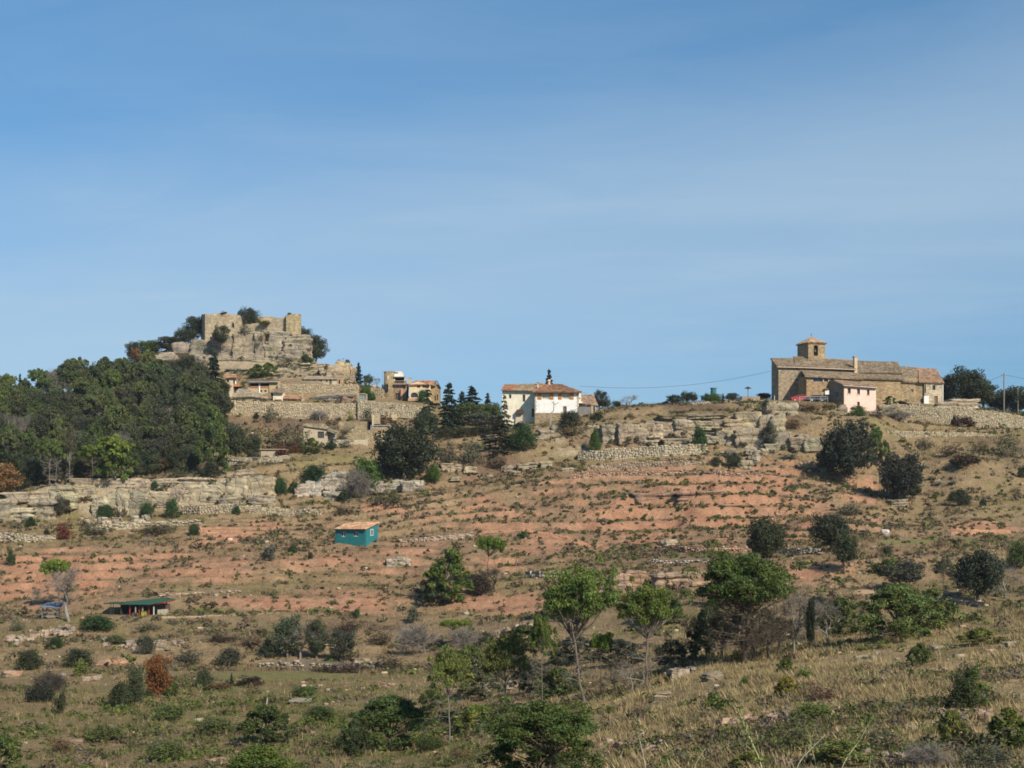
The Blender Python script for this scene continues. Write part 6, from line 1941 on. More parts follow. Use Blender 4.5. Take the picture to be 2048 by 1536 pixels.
PL('bushpine', 1682, 1276, 80, 84, 'pinem', 'green bush on the inside of the road bend', D=128)
PL('bushpine', 1640, 1250, 60, 70, 'greyg', 'grey-green bush behind the ivy covered trunk', D=140)
PL('bigshrub', 2040, 1135, 60, 60, 'pinem', 'green bush in the corner above the big dark oak', D=172)
PL('shrub', 1770, 1150, 40, 60, 'pinem', 'yellowish shrub behind the grey olive tree', D=178)
PL('bushpine', 884, 1208, 112, 92, 'pine', 'leaning bright pine standing on the red slope below the teal cabin', D=180, lean=.18)
PL('bushpine', 870, 1210, 60, 60, 'shade', 'dark lower growth added for the cast shadow of the leaning pine', D=178)  # dark leaves stand in for the shadow the leaning pine casts here
PL('cappine', 974, 1182, 112, 66, 'pineb', 'bright round topped pine on a bent trunk', D=184, lean=.12)
PL('bigshrub', 962, 1190, 46, 50, 'darkbrown', 'dark bare thicket under the bright round topped pine', D=180)
PL('bare', 990, 1185, 54, 66, 'dark', 'dark leafless shrub at the side of the round topped pine', D=181, bark='dark')
PL('shrub', 536, 1122, 34, 34, 'greyg', 'blue-grey round shrub on the red slope', D=205)
PL('shrub', 586, 1108, 22, 22, 'shade', 'small dark shrub upslope of the blue-grey one', D=210)
PL('shrub', 620, 1118, 14, 16, 'shade', 'tiny dark shrub on the red slope below the teal cabin', D=208)
PL('shrub', 1046, 1078, 20, 20, 'ivyd', 'small green bush at the top of the red path', D=219)
PL('shrub', 1335, 1180, 40, 24, 'shade', 'dark narrow bush before the pink rock blocks', D=178)
PL('shrub', 1450, 1150, 20, 24, 'shade', 'small round bush above the pink rock blocks', D=182)
PL('shrub', 20, 1136, 34, 20, 'ivyd', 'upright dark green shrub on the red soil at the edge', D=201)
PL('shrub', 712, 1238, 26, 22, 'ivyd', 'small dark green bush below the terrace bank', D=174)
PL('shrub', 826, 1246, 34, 26, 'greyg', 'blue-grey bush by the terrace path', D=171)
# pines of the middle distance
PL('bigpine', 1172, 1408, 268, 165, 'pine', 'tallest pine of the clump with a dark leaning trunk', D=92, bark='pinebark', lean=-.05)
PL('cappine', 1203, 1394, 130, 58, 'pineb', 'short pine with one bright tuft on a thin trunk in the clump', D=94)
PL('thinpine', 1085, 1418, 190, 70, 'pine', 'slim pine with a pale trunk beside the tallest pine', D=93, bark='pinebark')
PL('bare', 1232, 1392, 90, 40, 'dark', 'leaning dead trunk next to the pine clump', D=93, bark='dark', lean=-.1)
PL('thinpine', 1010, 1438, 176, 120, 'young', 'open thin pine in the low ground before the clump', D=91, bark='pinebark')
PL('thinpine', 900, 1484, 190, 116, 'young', 'pale yellow-green pine with a straight bare trunk', D=80, bark='pinebark')
PL('bigpine', 1294, 1372, 196, 130, 'pine', 'forked pine with bare branches and dark tufts', D=88, var=0, bark='pinebark')
PL('bigpine2', 1490, 1326, 214, 236, (.088, .122, .028), 'broad umbrella pine with a skirt of dead grey branches', D=88)
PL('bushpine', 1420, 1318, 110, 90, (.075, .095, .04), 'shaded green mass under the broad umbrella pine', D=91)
PL('bare', 1500, 1322, 130, 170, 'dark', 'tangle of dead branches inside the broad umbrella pine', D=87, bark='dark', var=1)
PL('tallOak', 1621, 1306, 124, 26, (.030, .040, .022), 'ivy covered dead trunk standing like a column', D=84, name='ivy_trunk')
PL('bare', 1590, 1310, 140, 90, 'grey', 'bare grey tree leaning beside the ivy covered trunk', D=86, bark='wood')
PL('bare', 1555, 1315, 100, 80, 'grey', 'low bare tree between the umbrella pine and the ivy trunk', D=86, bark='dark')
PL('bushpine', 1120, 1398, 62, 100, 'pinem', 'shaded green scrub behind the pine trunks', D=100)
PL('bushpine', 1130, 1240, 80, 90, 'pinem', 'mid green young pine behind the tallest pine', D=140)
PL('bushpine', 1320, 1248, 60, 90, 'pinem', 'green pine scrub behind the forked pine', D=135)
PL('bushpine', 1060, 1390, 70, 80, 'greyg', 'grey-green scrub between the slim pines', D=104)
PL('bushpine', 960, 1400, 80, 90, 'olive', 'olive scrub behind the open thin pine', D=112)
PL('bushpine', 1240, 1336, 60, 96, 'greyg', 'grey-green understorey between the tallest and the forked pine')
PL('bushpine', 1345, 1336, 56, 84, 'olive', 'olive understorey between the forked and the umbrella pine')
PL('bushpine', 1150, 1330, 60, 96, 'greyg', 'grey-green understorey straight behind the tallest pine trunk')
PL('bushpine', 1000, 1340, 56, 90, 'olive', 'olive scrub behind the crown of the open thin pine')
PL('bushpine', 945, 1336, 46, 70, 'pinem', 'green scrub between the pale yellow-green pine and the grey brush')
PL('bare', 1262, 1384, 74, 84, 'grey', 'grey twiggy growth at the foot of the forked pine', bark='wood')
PL('bare', 1392, 1322, 100, 84, 'dark', 'dark leafless growth at the near side of the umbrella pine', bark='dark')
PL('bare', 1446, 1324, 110, 110, 'dark', 'dead twiggy skirt under the near half of the umbrella pine', bark='dark')
PL('bare', 1540, 1322, 110, 110, 'dark', 'dead twiggy skirt under the far half of the umbrella pine', bark='dark')
PL('bare', 1655, 1290, 96, 90, 'grey', 'grey leafless growth between the ivy trunk and the road bushes', bark='wood')
PL('bushpine', 1455, 1210, 60, 90, 'shade', 'dark scrub behind the umbrella pine crown')
PL('bushpine', 1050, 1300, 50, 80, 'pinem', 'green young growth above the open thin pine')
PL('bushpine', 860, 1420, 40, 60, 'pinem', 'small green pine scrub before the pale yellow-green pine')
PL('bushpine', 950, 1460, 50, 80, 'young', 'light green pine scrub between the two thin pines')
# lower ground
PL('bare', 140, 1242, 118, 130, 'grey', 'big leafless grey tree with a dark trunk next to the tin roof', D=177, bark='wood')
PL('cappine', 124, 1228, 112, 66, 'pineb', 'bright green pine crown behind the leafless grey tree', D=180, lean=-.12)
PL('bigshrub', 194, 1262, 34, 74, 'ivyd', 'long low dark green bush below the green roofed shelter', D=166)
PL('bigshrub', 155, 1336, 42, 72, 'shade', 'dark rounded bush in the scrub beneath the leafless tree', D=140)
PL('shrub', 162, 1352, 40, 36, 'young', 'light green shrub before the dark rounded bush', D=136)
PL('bigshrub', 240, 1415, 62, 50, 'holm', 'dark bush beside the russet oak', D=108)
PL('bigshrub', 270, 1408, 80, 44, 'holm2', 'taller dark bush touching the russet oak', D=109)
PL('tallOak', 316, 1398, 96, 70, 'rust', 'russet brown leaved oak in the scrub', D=113, name='oak_tree')
PL('shrub', 348, 1392, 40, 30, 'pinem', 'green shrub on the far side of the russet oak', D=114)
PL('barebush', 90, 1400, 66, 80, 'dark', 'dark leafless thicket in the corner scrub', D=112, bark='dark')
PL('bigshrub', 80, 1404, 40, 70, (.04, .045, .032), 'dark green-grey bush in the corner scrub', D=110)
PL('shrub', 122, 1428, 58, 26, 'holm2', 'narrow dark shrub below the corner thicket', D=102)
PL('bigshrub', 408, 1374, 38, 36, 'holm2', 'round dark bush at the end of the green field strip', D=119)
PL('spruce', 463, 1374, 28, 12, 'fir', 'tiny cone shaped conifer at the edge of the green field strip', D=119)
PL('shrub', 500, 1372, 20, 56, (.075, .045, .036), 'low dark red-brown bramble on the green field strip', D=120)
PL('shrub', 438, 1378, 14, 60, 'brown', 'low brown bramble in front of the tiny conifer', D=117)
PL('tallOak', 575, 1318, 92, 84, 'olive', 'olive green tree in the thicket above the field strip', D=152, name='olive_tree')
PL('tallOak', 632, 1318, 84, 62, 'holm2', 'dark green tree in the middle of the thicket above the field strip', D=151)
PL('tallOak', 682, 1326, 72, 72, 'greyg', 'grey-green tree at the end of the thicket above the field strip', D=149)
PL('shrub', 536, 1312, 36, 40, 'holm', 'dark bush at the near end of the thicket', D=152)
PL('bare', 600, 1320, 84, 90, 'grey', 'bare twiggy growth through the thicket above the field strip', D=149, bark='grey')
PL('cappine', 910, 1296, 58, 70, 'pineb', 'bright low pine cap over grey brush', D=152)
PL('barebush', 850, 1306, 74, 96, 'grey', 'wide leafless grey brush beside the low pine cap', D=150, bark='grey')
PL('barebush', 940, 1306, 60, 74, 'grey', 'leafless grey brush under the low pine cap', D=149, bark='grey')
PL('bare', 808, 1302, 56, 40, 'pale', 'two pale bare stems beside the grey brush', D=151, bark='pale')
PL('bigshrub', 970, 1290, 30, 36, 'shade', 'small dark bush at the end of the grey brush', D=150)
PL('loose', 760, 1290, 34, 70, 'darkbrown', 'dark brown scrub on the bank near the grey brush', D=155)
PL('loose', 690, 1345, 20, 120, 'darkbrown', 'dark strip of scrub along the back of the green field', D=146)
PL('loose', 780, 1338, 26, 90, (.07, .058, .038), 'shaded scrub along the field bank', D=146)
# front
PL('bushpine', 532, 1490, 84, 100, 'pinem', 'half grown pine in the scrub with a dead pale stem', D=82)
PL('bigbush', 520, 1585, 96, 170, 'pine', 'bright young pine at the bottom edge', D=60)
PL('bigbush', 780, 1500, 110, 170, 'pinem', 'wide young pine bush in the low scrub', D=76)
PL('bushpine', 712, 1510, 70, 66, (.05, .07, .026), 'dark young pine at the shaded side of the wide bush', D=74)
PL('bigpine', 1080, 1600, 190, 250, (.082, .118, .028), 'big round pine bush in front with bright crown', D=54, var=0)
PL('bigbush', 1080, 1585, 150, 225, (.075, .105, .028), 'dense lower growth of the big round front pine', D=55)
PL('bushpine', 10, 1560, 90, 90, 'pinem', 'green bush cut by the bottom corner of the slope', D=66)
PL('bigshrub', 1925, 1420, 74, 70, (.042, .055, .022), 'dense dark green bush on the dry grass bank', D=46)
PL('shrub', 1945, 1370, 44, 34, 'pinem', 'green shoots rising behind the dense dark bush', D=48)
PL('bushpine', 1904, 1492, 76, 56, 'young', 'bright yellow-green bush below the dense dark one', D=39.5)
PL('bushpine', 1842, 1332, 46, 50, 'pinem', 'ragged green bush by the fallen stones', D=60)
PL('bushpine', 1572, 1354, 38, 40, 'pine', 'bright small bush below the umbrella pine', D=62)
PL('shrub', 1610, 1358, 20, 40, 'pine', 'low bright bush to the side of the small bright one', D=62)
PL('bushpine', 1572, 1396, 46, 46, 'yel', 'small yellow bush in the dry grass', D=55)
PL('bigshrub', 1626, 1440, 40, 96, 'young', 'wide low yellow-green bush above the row of pink stones', D=48)
PL('loose', 1640, 1402, 30, 84, (.10, .052, .04), 'dark red-brown scrub in the dry grass', D=53)
PL('shrub', 1490, 1372, 24, 18, 'pine', 'tiny bright shrub in the dry grass near the two stones', D=60)
PL('bushpine', 2015, 1500, 84, 90, 'pine', 'green broom bush at the edge of the bank', D=37)
PL('bushpine', 1965, 1400, 34, 44, 'young', 'small light bush next to the dense dark bush', D=48)
PL('shrub', 1428, 1418, 34, 34, 'pinem', 'green tuft in front of the leaning boulder', D=55)
PL('shrub', 1222, 1428, 18, 20, 'pine', 'tiny green bush on the pale grass edge', D=66)
PL('loose', 1990, 1540, 60, 150, 'greyg', 'grey leafless scrub in the bottom corner', D=33)
PL('barebush', 1880, 1545, 70, 120, 'grey', 'thin grey twigs standing at the bottom edge', D=33, bark='grey')
PL('bushpine', 1690, 1530, 50, 120, 'young', 'low green broom at the bottom of the bank', D=34)
PL('bushpine', 1500, 1545, 40, 90, 'young', 'small green broom under the arching stem', D=35)
PL('bushpine', 1960, 1290, 34, 80, 'young', 'light green broom patch high on the grass bank', D=68)
PL('shrub', 1480, 1320, 22, 40, 'young', 'light green tuft at the foot of the umbrella pine', D=78)
# left cliff bushes
PL('oak', 122, 1036, 48, 38, 'greyg', 'grey-green bush growing on the pale cliff', D=236, name='shrub', cat_='shrub')
PL('bigshrub', 212, 1036, 30, 34, 'ivyd', 'round dark green bush at the pale cliff foot', D=236)
PL('bigshrub', 294, 1038, 40, 34, 'ivyd', 'pointed dark green bush at the pale cliff foot', D=237)
PL('bigshrub', 345, 1037, 44, 38, (.045, .085, .026), 'largest round green bush at the pale cliff foot', D=237)
PL('shrub', 310, 984, 22, 20, 'ivyd', 'small green bush high on the pale cliff', D=243)
PL('shrub', 62, 1054, 20, 26, 'ivyd', 'small dark bush before the cliff at the edge of the picture', D=232)
PL('shrub', 94, 1074, 18, 14, 'shade', 'little dark bush under the pale rock step', D=226)
PL('shrub', 128, 1078, 32, 34, 'red', 'reddish brown bush on the terrace under the cliff', D=225)
PL('bigshrub', 388, 1072, 30, 26, 'ivyd', 'dark bush under the small white board', D=229)
PL('loose', 320, 1068, 22, 90, 'olive', 'long green scrub on the terrace under the cliff', D=230)
PL('loose', 190, 1070, 22, 60, 'olive', 'low green scrub next to the reddish bush', D=228)
PL('shrub', 473, 1030, 22, 16, 'ivyd', 'narrow green shrub before the low stone terrace', D=238)
PL('shrub', 244, 976, 18, 14, 'shade', 'small shrub under the metal sheets', D=244)
PL('oak', 14, 995, 74, 74, (.24, .125, .055), 'orange-brown autumn tree at the foot of the wood', D=246)
PL('bushpine', 230, 968, 84, 76, 'pine', 'bright pine with a forked pale trunk at the foot of the wood', D=249)
PL('pine', 232, 970, 96, 80, 'pineb', 'bright umbrella pine forking low by the metal sheets', D=247.5, bark='grey')
PL('pine', 186, 966, 78, 66, 'pine', 'bright green pine behind the timber pile', D=254)
PL('pine', 100, 974, 100, 60, 'pinem', 'pine with bare lower trunk behind the rail fence', D=249, bark='grey')
PL('pine', 112, 975, 92, 50, 'pinem', 'second bare trunked pine behind the rail fence', D=249.5, bark='grey')
PL('thinpine', 140, 974, 124, 30, 'olive', 'very thin pale trunk rising at the foot of the wood', D=249, bark='pale')
PL('oak', 325, 948, 36, 30, 'brown', 'small brown leaved tree in front of the wood', D=257)
PL('loose', 360, 955, 26, 60, 'olive', 'olive scrub bank between the wood and the cliff top', D=254)
PL('loose', 1700, 1030, 20, 60, 'greyg', 'grey scrub strip at the foot of the brown topped oak', D=233)

for k, (u, v, h, w) in enumerate([(60, 976, 60, 56), (85, 968, 56, 50), (160, 964, 54, 56), (205, 958, 60, 60), (265, 958, 56, 56), (300, 952, 60, 60), (345, 946, 58, 60), (385, 942, 58, 60), (405, 925, 60, 56), (40, 984, 50, 44), (125, 966, 50, 54)]):
    PL('tallOak', u, v, h, w, ['holm', 'holm2', (.060, .068, .036)][k % 3], ['dark oak behind the orange autumn tree in the lowest row', 'low dark oak before the pines with bare trunks', 'dark oak behind the timber pile', 'dark oak over the woodland shed roof', 'dark oak behind the metal sheets', 'dark oak past the metal sheets in the lowest row', 'dark oak above the olive scrub bank',
                                                                                 'dark oak near the tall light green pine in the lowest row', 'dark oak tucked behind the tall light green pine', 'small dark oak against the orange autumn tree', 'dark oak among the bare pine trunks'][k], group='oaks along the foot of the wood')
PL('tallOak', 372, 752, 46, 56, 'holm', 'dark oak at the foot of the crag under its shoulder', D=338)
PL('tallOak', 400, 772, 52, 56, 'holm2', 'dark oak beside the large dark spruce below the crag', D=325)
PL('tallOak', 342, 756, 38, 50, 'holm2', 'dark oak under the tilted sandstone slabs', D=340)
PL('bushpine', 318, 762, 44, 50, 'pinem', 'dull green pine under the tilted sandstone slabs', D=338)
PL('tallOak', 446, 800, 40, 40, 'holm', 'small dark oak between the large spruce and the orange roofed house', D=306)
for u, v, h, w, kd, cl, lb in [(60, 1340, 44, 60, 'bigshrub', 'holm2', 'dark wide bush beside the pink rocks in the corner scrub'), (36, 1262, 24, 44, 'loose', 'olive', 'olive scrub below the tin roofed stand'),
        (300, 1262, 16, 60, 'loose', 'olive', 'low olive scrub in front of the pale earth step'), (230, 1288, 20, 44, 'bigshrub', (.10, .115, .045), 'olive green cushion bush under the long low dark bush'), (440, 1284, 18, 80, 'loose', 'darkbrown', 'brown bramble bank below the shelter track'),
        (500, 1290, 18, 60, 'loose', 'darkbrown', 'second brown bramble on the bank toward the thicket'), (292, 1308, 40, 40, 'bigshrub', 'greyg', 'grey-green bush above the pink boulders'), (380, 1330, 40, 70, 'loose', 'greyg', 'dusky scrub above the round bush of the field strip'),
        (460, 1332, 44, 50, 'bigshrub', 'greyg', 'grey-green bush in the scrub behind the field strip'), (110, 1296, 24, 36, 'bigshrub', 'ivyd', 'small dark green bush above the dark rounded bush'), (340, 1440, 36, 70, 'bigshrub', (.115, .14, .045), 'light green cushion bush in front of the russet oak'),
        (430, 1470, 38, 90, 'bigshrub', (.105, .13, .045), 'wide green cushion bush in the low front scrub'), (210, 1480, 36, 80, 'bigshrub', (.115, .14, .045), 'green cushion bush in the open scrub near the corner'), (640, 1440, 30, 80, 'bigshrub', 'pinem', 'low green bush between the two front pines'),
        (610, 1392, 22, 60, 'bigshrub', 'pinem', 'low green bush by the grey flat rock'), (330, 1520, 40, 100, 'bigshrub', (.12, .14, .05), 'broad olive bush at the lower edge of the scrub'), (120, 1505, 30, 60, 'loose', 'brown', 'brown heath bush in the lower corner scrub'),
        (860, 1500, 30, 70, 'bigshrub', 'pinem', 'green bush at the foot of the pale yellow-green pine'), (920, 1525, 26, 60, 'loose', 'brown', 'brown heath bush before the big front pine'), (700, 1270, 34, 60, 'loose', 'darkbrown', 'dark brown scrub on the terrace above the thicket')]:
    PL(kd, u, v, h, w, cl, lb)
# agaves: rosettes of stiff blue leaves
def agave(u, v, w, label):
    p, d = on_ground(u, v)
    S = d / FPX * w
    root = empty('agave', p, 0, label, 'agave', 'agaves on the slope below the church')
    rng = np.random.default_rng(int(u))
    for k in range(16):
        a = k * 2.4; el = .35 + .9 * (k / 16)
        L = .55 * S * rng.uniform(.85, 1.1)
        dx, dy = math.cos(a), math.sin(a)
        r = []
        for t, wd in ((0, .05), (.35, .075), (.75, .045), (1, .004)):
            e = el - .35 * t * t
            c_ = np.array((dx * math.cos(e) * L * t, dy * math.cos(e) * L * t, L * t * math.sin(e) + .02))
            sdv = np.array((-dy, dx, 0)) * wd * S
            r += [c_ - sdv, c_ + np.array((0, 0, -.02 * S)), c_ + sdv]
        F = []
        for q in range(3):
            i = q * 3
            F += [(i, i + 1, i + 4, i + 3), (i + 1, i + 2, i + 5, i + 4)]
        obj('leaf', r, F, MT['paint'], root, (.17, .26, .24))
    return root


agave(1570, 921, 24, 'blue-green agave under the cliff beside the larger one')
agave(1584, 918, 30, 'largest blue-green agave under the cliff by the boulders')
agave(1592, 976, 18, 'small blue agave alone on the red soil')
agave(1846, 940, 30, 'blue-green agave just beside the brown topped oak')
agave(1828, 920, 22, 'agave half hidden behind the brown topped oak')
agave(1878, 972, 20, 'middle agave of the lower slope beside the collapsed wall')
agave(1906, 970, 22, 'outermost agave on the dry grass past the collapsed wall')
agave(1862, 960, 20, 'flat agave above the collapsed pale wall')

# ------------------------------------------------------------------ the wood
rng = np.random.default_rng(77)
cells = []
for r_, v0 in enumerate(np.linspace(772, 955, 13)):
    for u0 in np.arange(-70, 440, 27):
        u = u0 + rng.uniform(-13, 13) + 15 * (r_ % 2); v = v0 + rng.uniform(-8, 8)
        top = np.interp(u, [-80, 0, 200, 260, 330, 400, 440], [838, 832, 796, 780, 776, 800, 850])
        bot = np.interp(u, [-80, 60, 130, 250, 330, 420], [985, 972, 955, 945, 940, 900])
        if top - 10 < v < bot: cells.append((u, v))
SIDE = [(20, 'at its outer edge'), (90, 'above the orange autumn tree'), (165, 'above the rail fence'), (240, 'above the woodland shed'), (300, 'above the metal sheets'), (355, 'next to the crag slabs'), (999, 'by the dark spruce')]
ROW = [(800, 'just under the skyline of the wood'), (835, 'high in the wood'), (875, 'midway up the wood'), (915, 'low in the wood'), (999, 'at the foot of the wood')]
for u, v in sorted(cells, key=lambda c: c[1]):
    q = rng.random()
    h = rng.uniform(48, 80) * (1.0 if v > 800 else .9); w = rng.uniform(40, 68)
    place = next(t for m, t in ROW if v < m) + ' ' + next(t for m, t in SIDE if u < m)
    if q < .50:
        k = int(rng.integers(5))
        plant('pine' if q < .2 else 'bushpine', u, v, h * 1.08, w, ['pinem', (.090, .108, .042), (.085, .118, .034), (.070, .088, .040), (.108, .130, .042)][k], ['mid green', 'yellowish green', 'fresh green', 'dull green', 'light green'][k] + ' pine ' + place, group='pines of the hillside wood', bark='grey')
    elif q < .92:
        k = int(rng.integers(4))
        plant('oak', u, v, h, w * 1.05, ['holm', 'holm2', (.068, .078, .042), (.068, .070, .044)][k], ['very dark', 'dark', 'mossy green', 'dusky brownish'][k] + ' holm oak ' + place, group='holm oaks of the hillside wood')
    else:
        plant('bare', u, v, h, w * .8, 'grey', 'grey half dead tree ' + place, group='dead trees of the hillside wood', bark='grey')
for k, (u, v, h, w, kd, cl) in enumerate([(40, 790, 44, 22, 'spruce', 'fir'), (75, 788, 52, 44, 'pine', 'pinem'), (110, 782, 46, 56, 'oak', 'holm2'), (150, 780, 66, 56, 'pine', 'pinem'), (180, 772, 48, 46, 'oak', 'holm'),
                                            (208, 758, 44, 50, 'bushpine', 'pinem'), (240, 756, 40, 50, 'oak', 'holm2'), (10, 800, 46, 44, 'oak', 'holm'), (-30, 802, 44, 50, 'oak', 'holm2'), (128, 786, 44, 40, 'oak', 'holm')]):
    plant(kd, u, v, h, w, cl, ['slender conifer sticking up from the skyline of the wood', 'flat topped pine on the skyline of the wood near its low end', 'dark rounded oak on the skyline of the wood before the tallest pine', 'tallest pine on the skyline of the wood', 'dark oak right after the tallest skyline pine',
                               'ragged pine on the skyline of the wood toward the castle', 'oak on the skyline of the wood next to the castle slabs', 'dark oak on the skyline at the low end of the wood', 'dark oak beyond the low end of the wood', 'small oak squeezed under the tallest skyline pine'][k], D=340 + 2 * k % 7)
# ------------------------------------------------------------------ cliffs and boulders of the slope
outcrop('cliff_band', 'long pale sandstone cliff band with cracked blocks under the brow', [
    (1203, 1224, 853, 891), (1221, 1242, 857, 889), (1239, 1264, 850, 887), (1261, 1290, 850, 885), (1284, 1307, 846, 883), (1303, 1322, 853, 886), (1316, 1360, 847, 876), (1352, 1398, 843, 872), (1392, 1432, 844, 862),
    (1424, 1457, 841, 861), (1450, 1482, 840, 863), (1477, 1522, 828, 861), (1518, 1547, 832, 857), (1543, 1570, 832, 864), (1325, 1392, 829, 838), (1386, 1442, 828, 838), (1532, 1562, 805, 831), (1555, 1594, 808, 831), (1482, 1500, 824, 834)],
    col='rock', depth=3.4, seed=31, back=.3)
outcrop('cliff_band', 'lower row of broken blocks under the long pale cliff band', [
    (1296, 1318, 872, 890), (1330, 1372, 877, 891), (1370, 1396, 880, 892), (1414, 1436, 872, 887), (1437, 1461, 865, 889), (1455, 1478, 870, 894), (1474, 1524, 861, 896), (1545, 1582, 868, 899), (1579, 1606, 876, 902), (1594, 1615, 869, 888), (1612, 1640, 878, 904), (1530, 1556, 888, 904)],
    col=(.36, .30, .205), depth=2.6, seed=32)
outcrop('rock_shelf', 'weathered rock shelf carrying the pink house', [(1652, 1674, 816, 835, 280), (1676, 1694, 812, 834, 280), (1670, 1692, 832, 850, 278), (1705, 1738, 824, 835, 281), (1735, 1765, 824, 850, 280), (1762, 1790, 812, 846, 281), (1785, 1812, 826, 852, 281), (1738, 1770, 845, 866, 276)], col=(.38, .30, .20), depth=2.6, seed=33)
outcrop('rock_shelf', 'grey boulders and ledges below the white house', [(1080, 1104, 862, 882, 281), (1070, 1100, 876, 898, 278), (1100, 1122, 880, 900, 276), (1122, 1150, 868, 880, 279), (1150, 1185, 862, 876, 280), (1175, 1206, 852, 872, 277), (1105, 1130, 852, 866, 284)], col='rockgrey', depth=2.6, seed=34)
outcrop('pale_cliff', 'long pale cliff under the wood with square cut blocks', [
    (-40, 18, 1004, 1044), (10, 62, 1018, 1044), (56, 108, 1002, 1040), (100, 150, 985, 1020), (150, 190, 975, 1000), (186, 216, 998, 1032), (212, 242, 984, 1028), (238, 266, 986, 1032), (262, 292, 983, 1034), (286, 332, 984, 1016),
    (325, 374, 976, 1010), (368, 402, 972, 1006), (396, 430, 972, 1004), (424, 462, 964, 1002), (250, 300, 960, 986), (300, 350, 958, 980), (350, 420, 956, 976), (150, 260, 958, 980), (20, 100, 985, 1004), (100, 150, 972, 988)], col=(.455, .375, .25), depth=3.2, seed=35, back=.3)
outcrop('pale_cliff', 'pale cliff face with a ledge under the garden wall', [(455, 492, 962, 1008), (488, 522, 955, 1000), (516, 548, 958, 998), (500, 548, 992, 1012), (440, 480, 990, 1012), (470, 500, 940, 965)], col=(.42, .34, .23), depth=3, seed=36)
outcrop('overhang_rock', 'whitish overhanging rocks below the huge holm oak', [(588, 614, 968, 996), (612, 640, 965, 994), (640, 668, 950, 984), (664, 692, 946, 978), (648, 684, 984, 1000), (738, 764, 964, 986), (762, 784, 968, 986), (784, 808, 960, 984), (806, 826, 964, 986), (826, 846, 962, 980)], col=(.42, .37, .285), depth=3, seed=37)
outcrop('red_rock', 'smooth pinkish rock face breaking through the red slope', [(1268, 1318, 988, 1012), (1312, 1362, 986, 1012), (1356, 1404, 984, 1010), (1398, 1446, 982, 1008), (1450, 1500, 1010, 1022)], col=(.40, .245, .165), depth=2.5, seed=38, back=1.3)
outcrop('red_rock', 'pinkish upright rock blocks in the bank behind the pines', [(1224, 1258, 1150, 1188), (1252, 1288, 1145, 1178), (1308, 1342, 1148, 1182), (1338, 1388, 1146, 1174), (1190, 1226, 1156, 1186), (1384, 1420, 1146, 1172)], col=(.40, .265, .175), depth=2.5, seed=39)
outcrop('grey_rock', 'grey lump of broken rocks on the red slope below the teal cabin', [(775, 792, 1120, 1135), (788, 806, 1116, 1134), (803, 820, 1117, 1131)], col='rockgrey', depth=1.6, seed=40)
outcrop('rock_ledges', 'scattered thin rock ledges among the scrub beneath the dark hedge', [(884, 906, 928, 944), (904, 922, 930, 942), (930, 952, 934, 946), (1004, 1024, 932, 944), (1035, 1056, 928, 942), (1052, 1074, 926, 938), (1082, 1104, 924, 936), (960, 984, 950, 958), (900, 920, 954, 962), (1124, 1146, 936, 943), (1022, 1040, 942, 950)], col='rock', depth=1.8, seed=52)

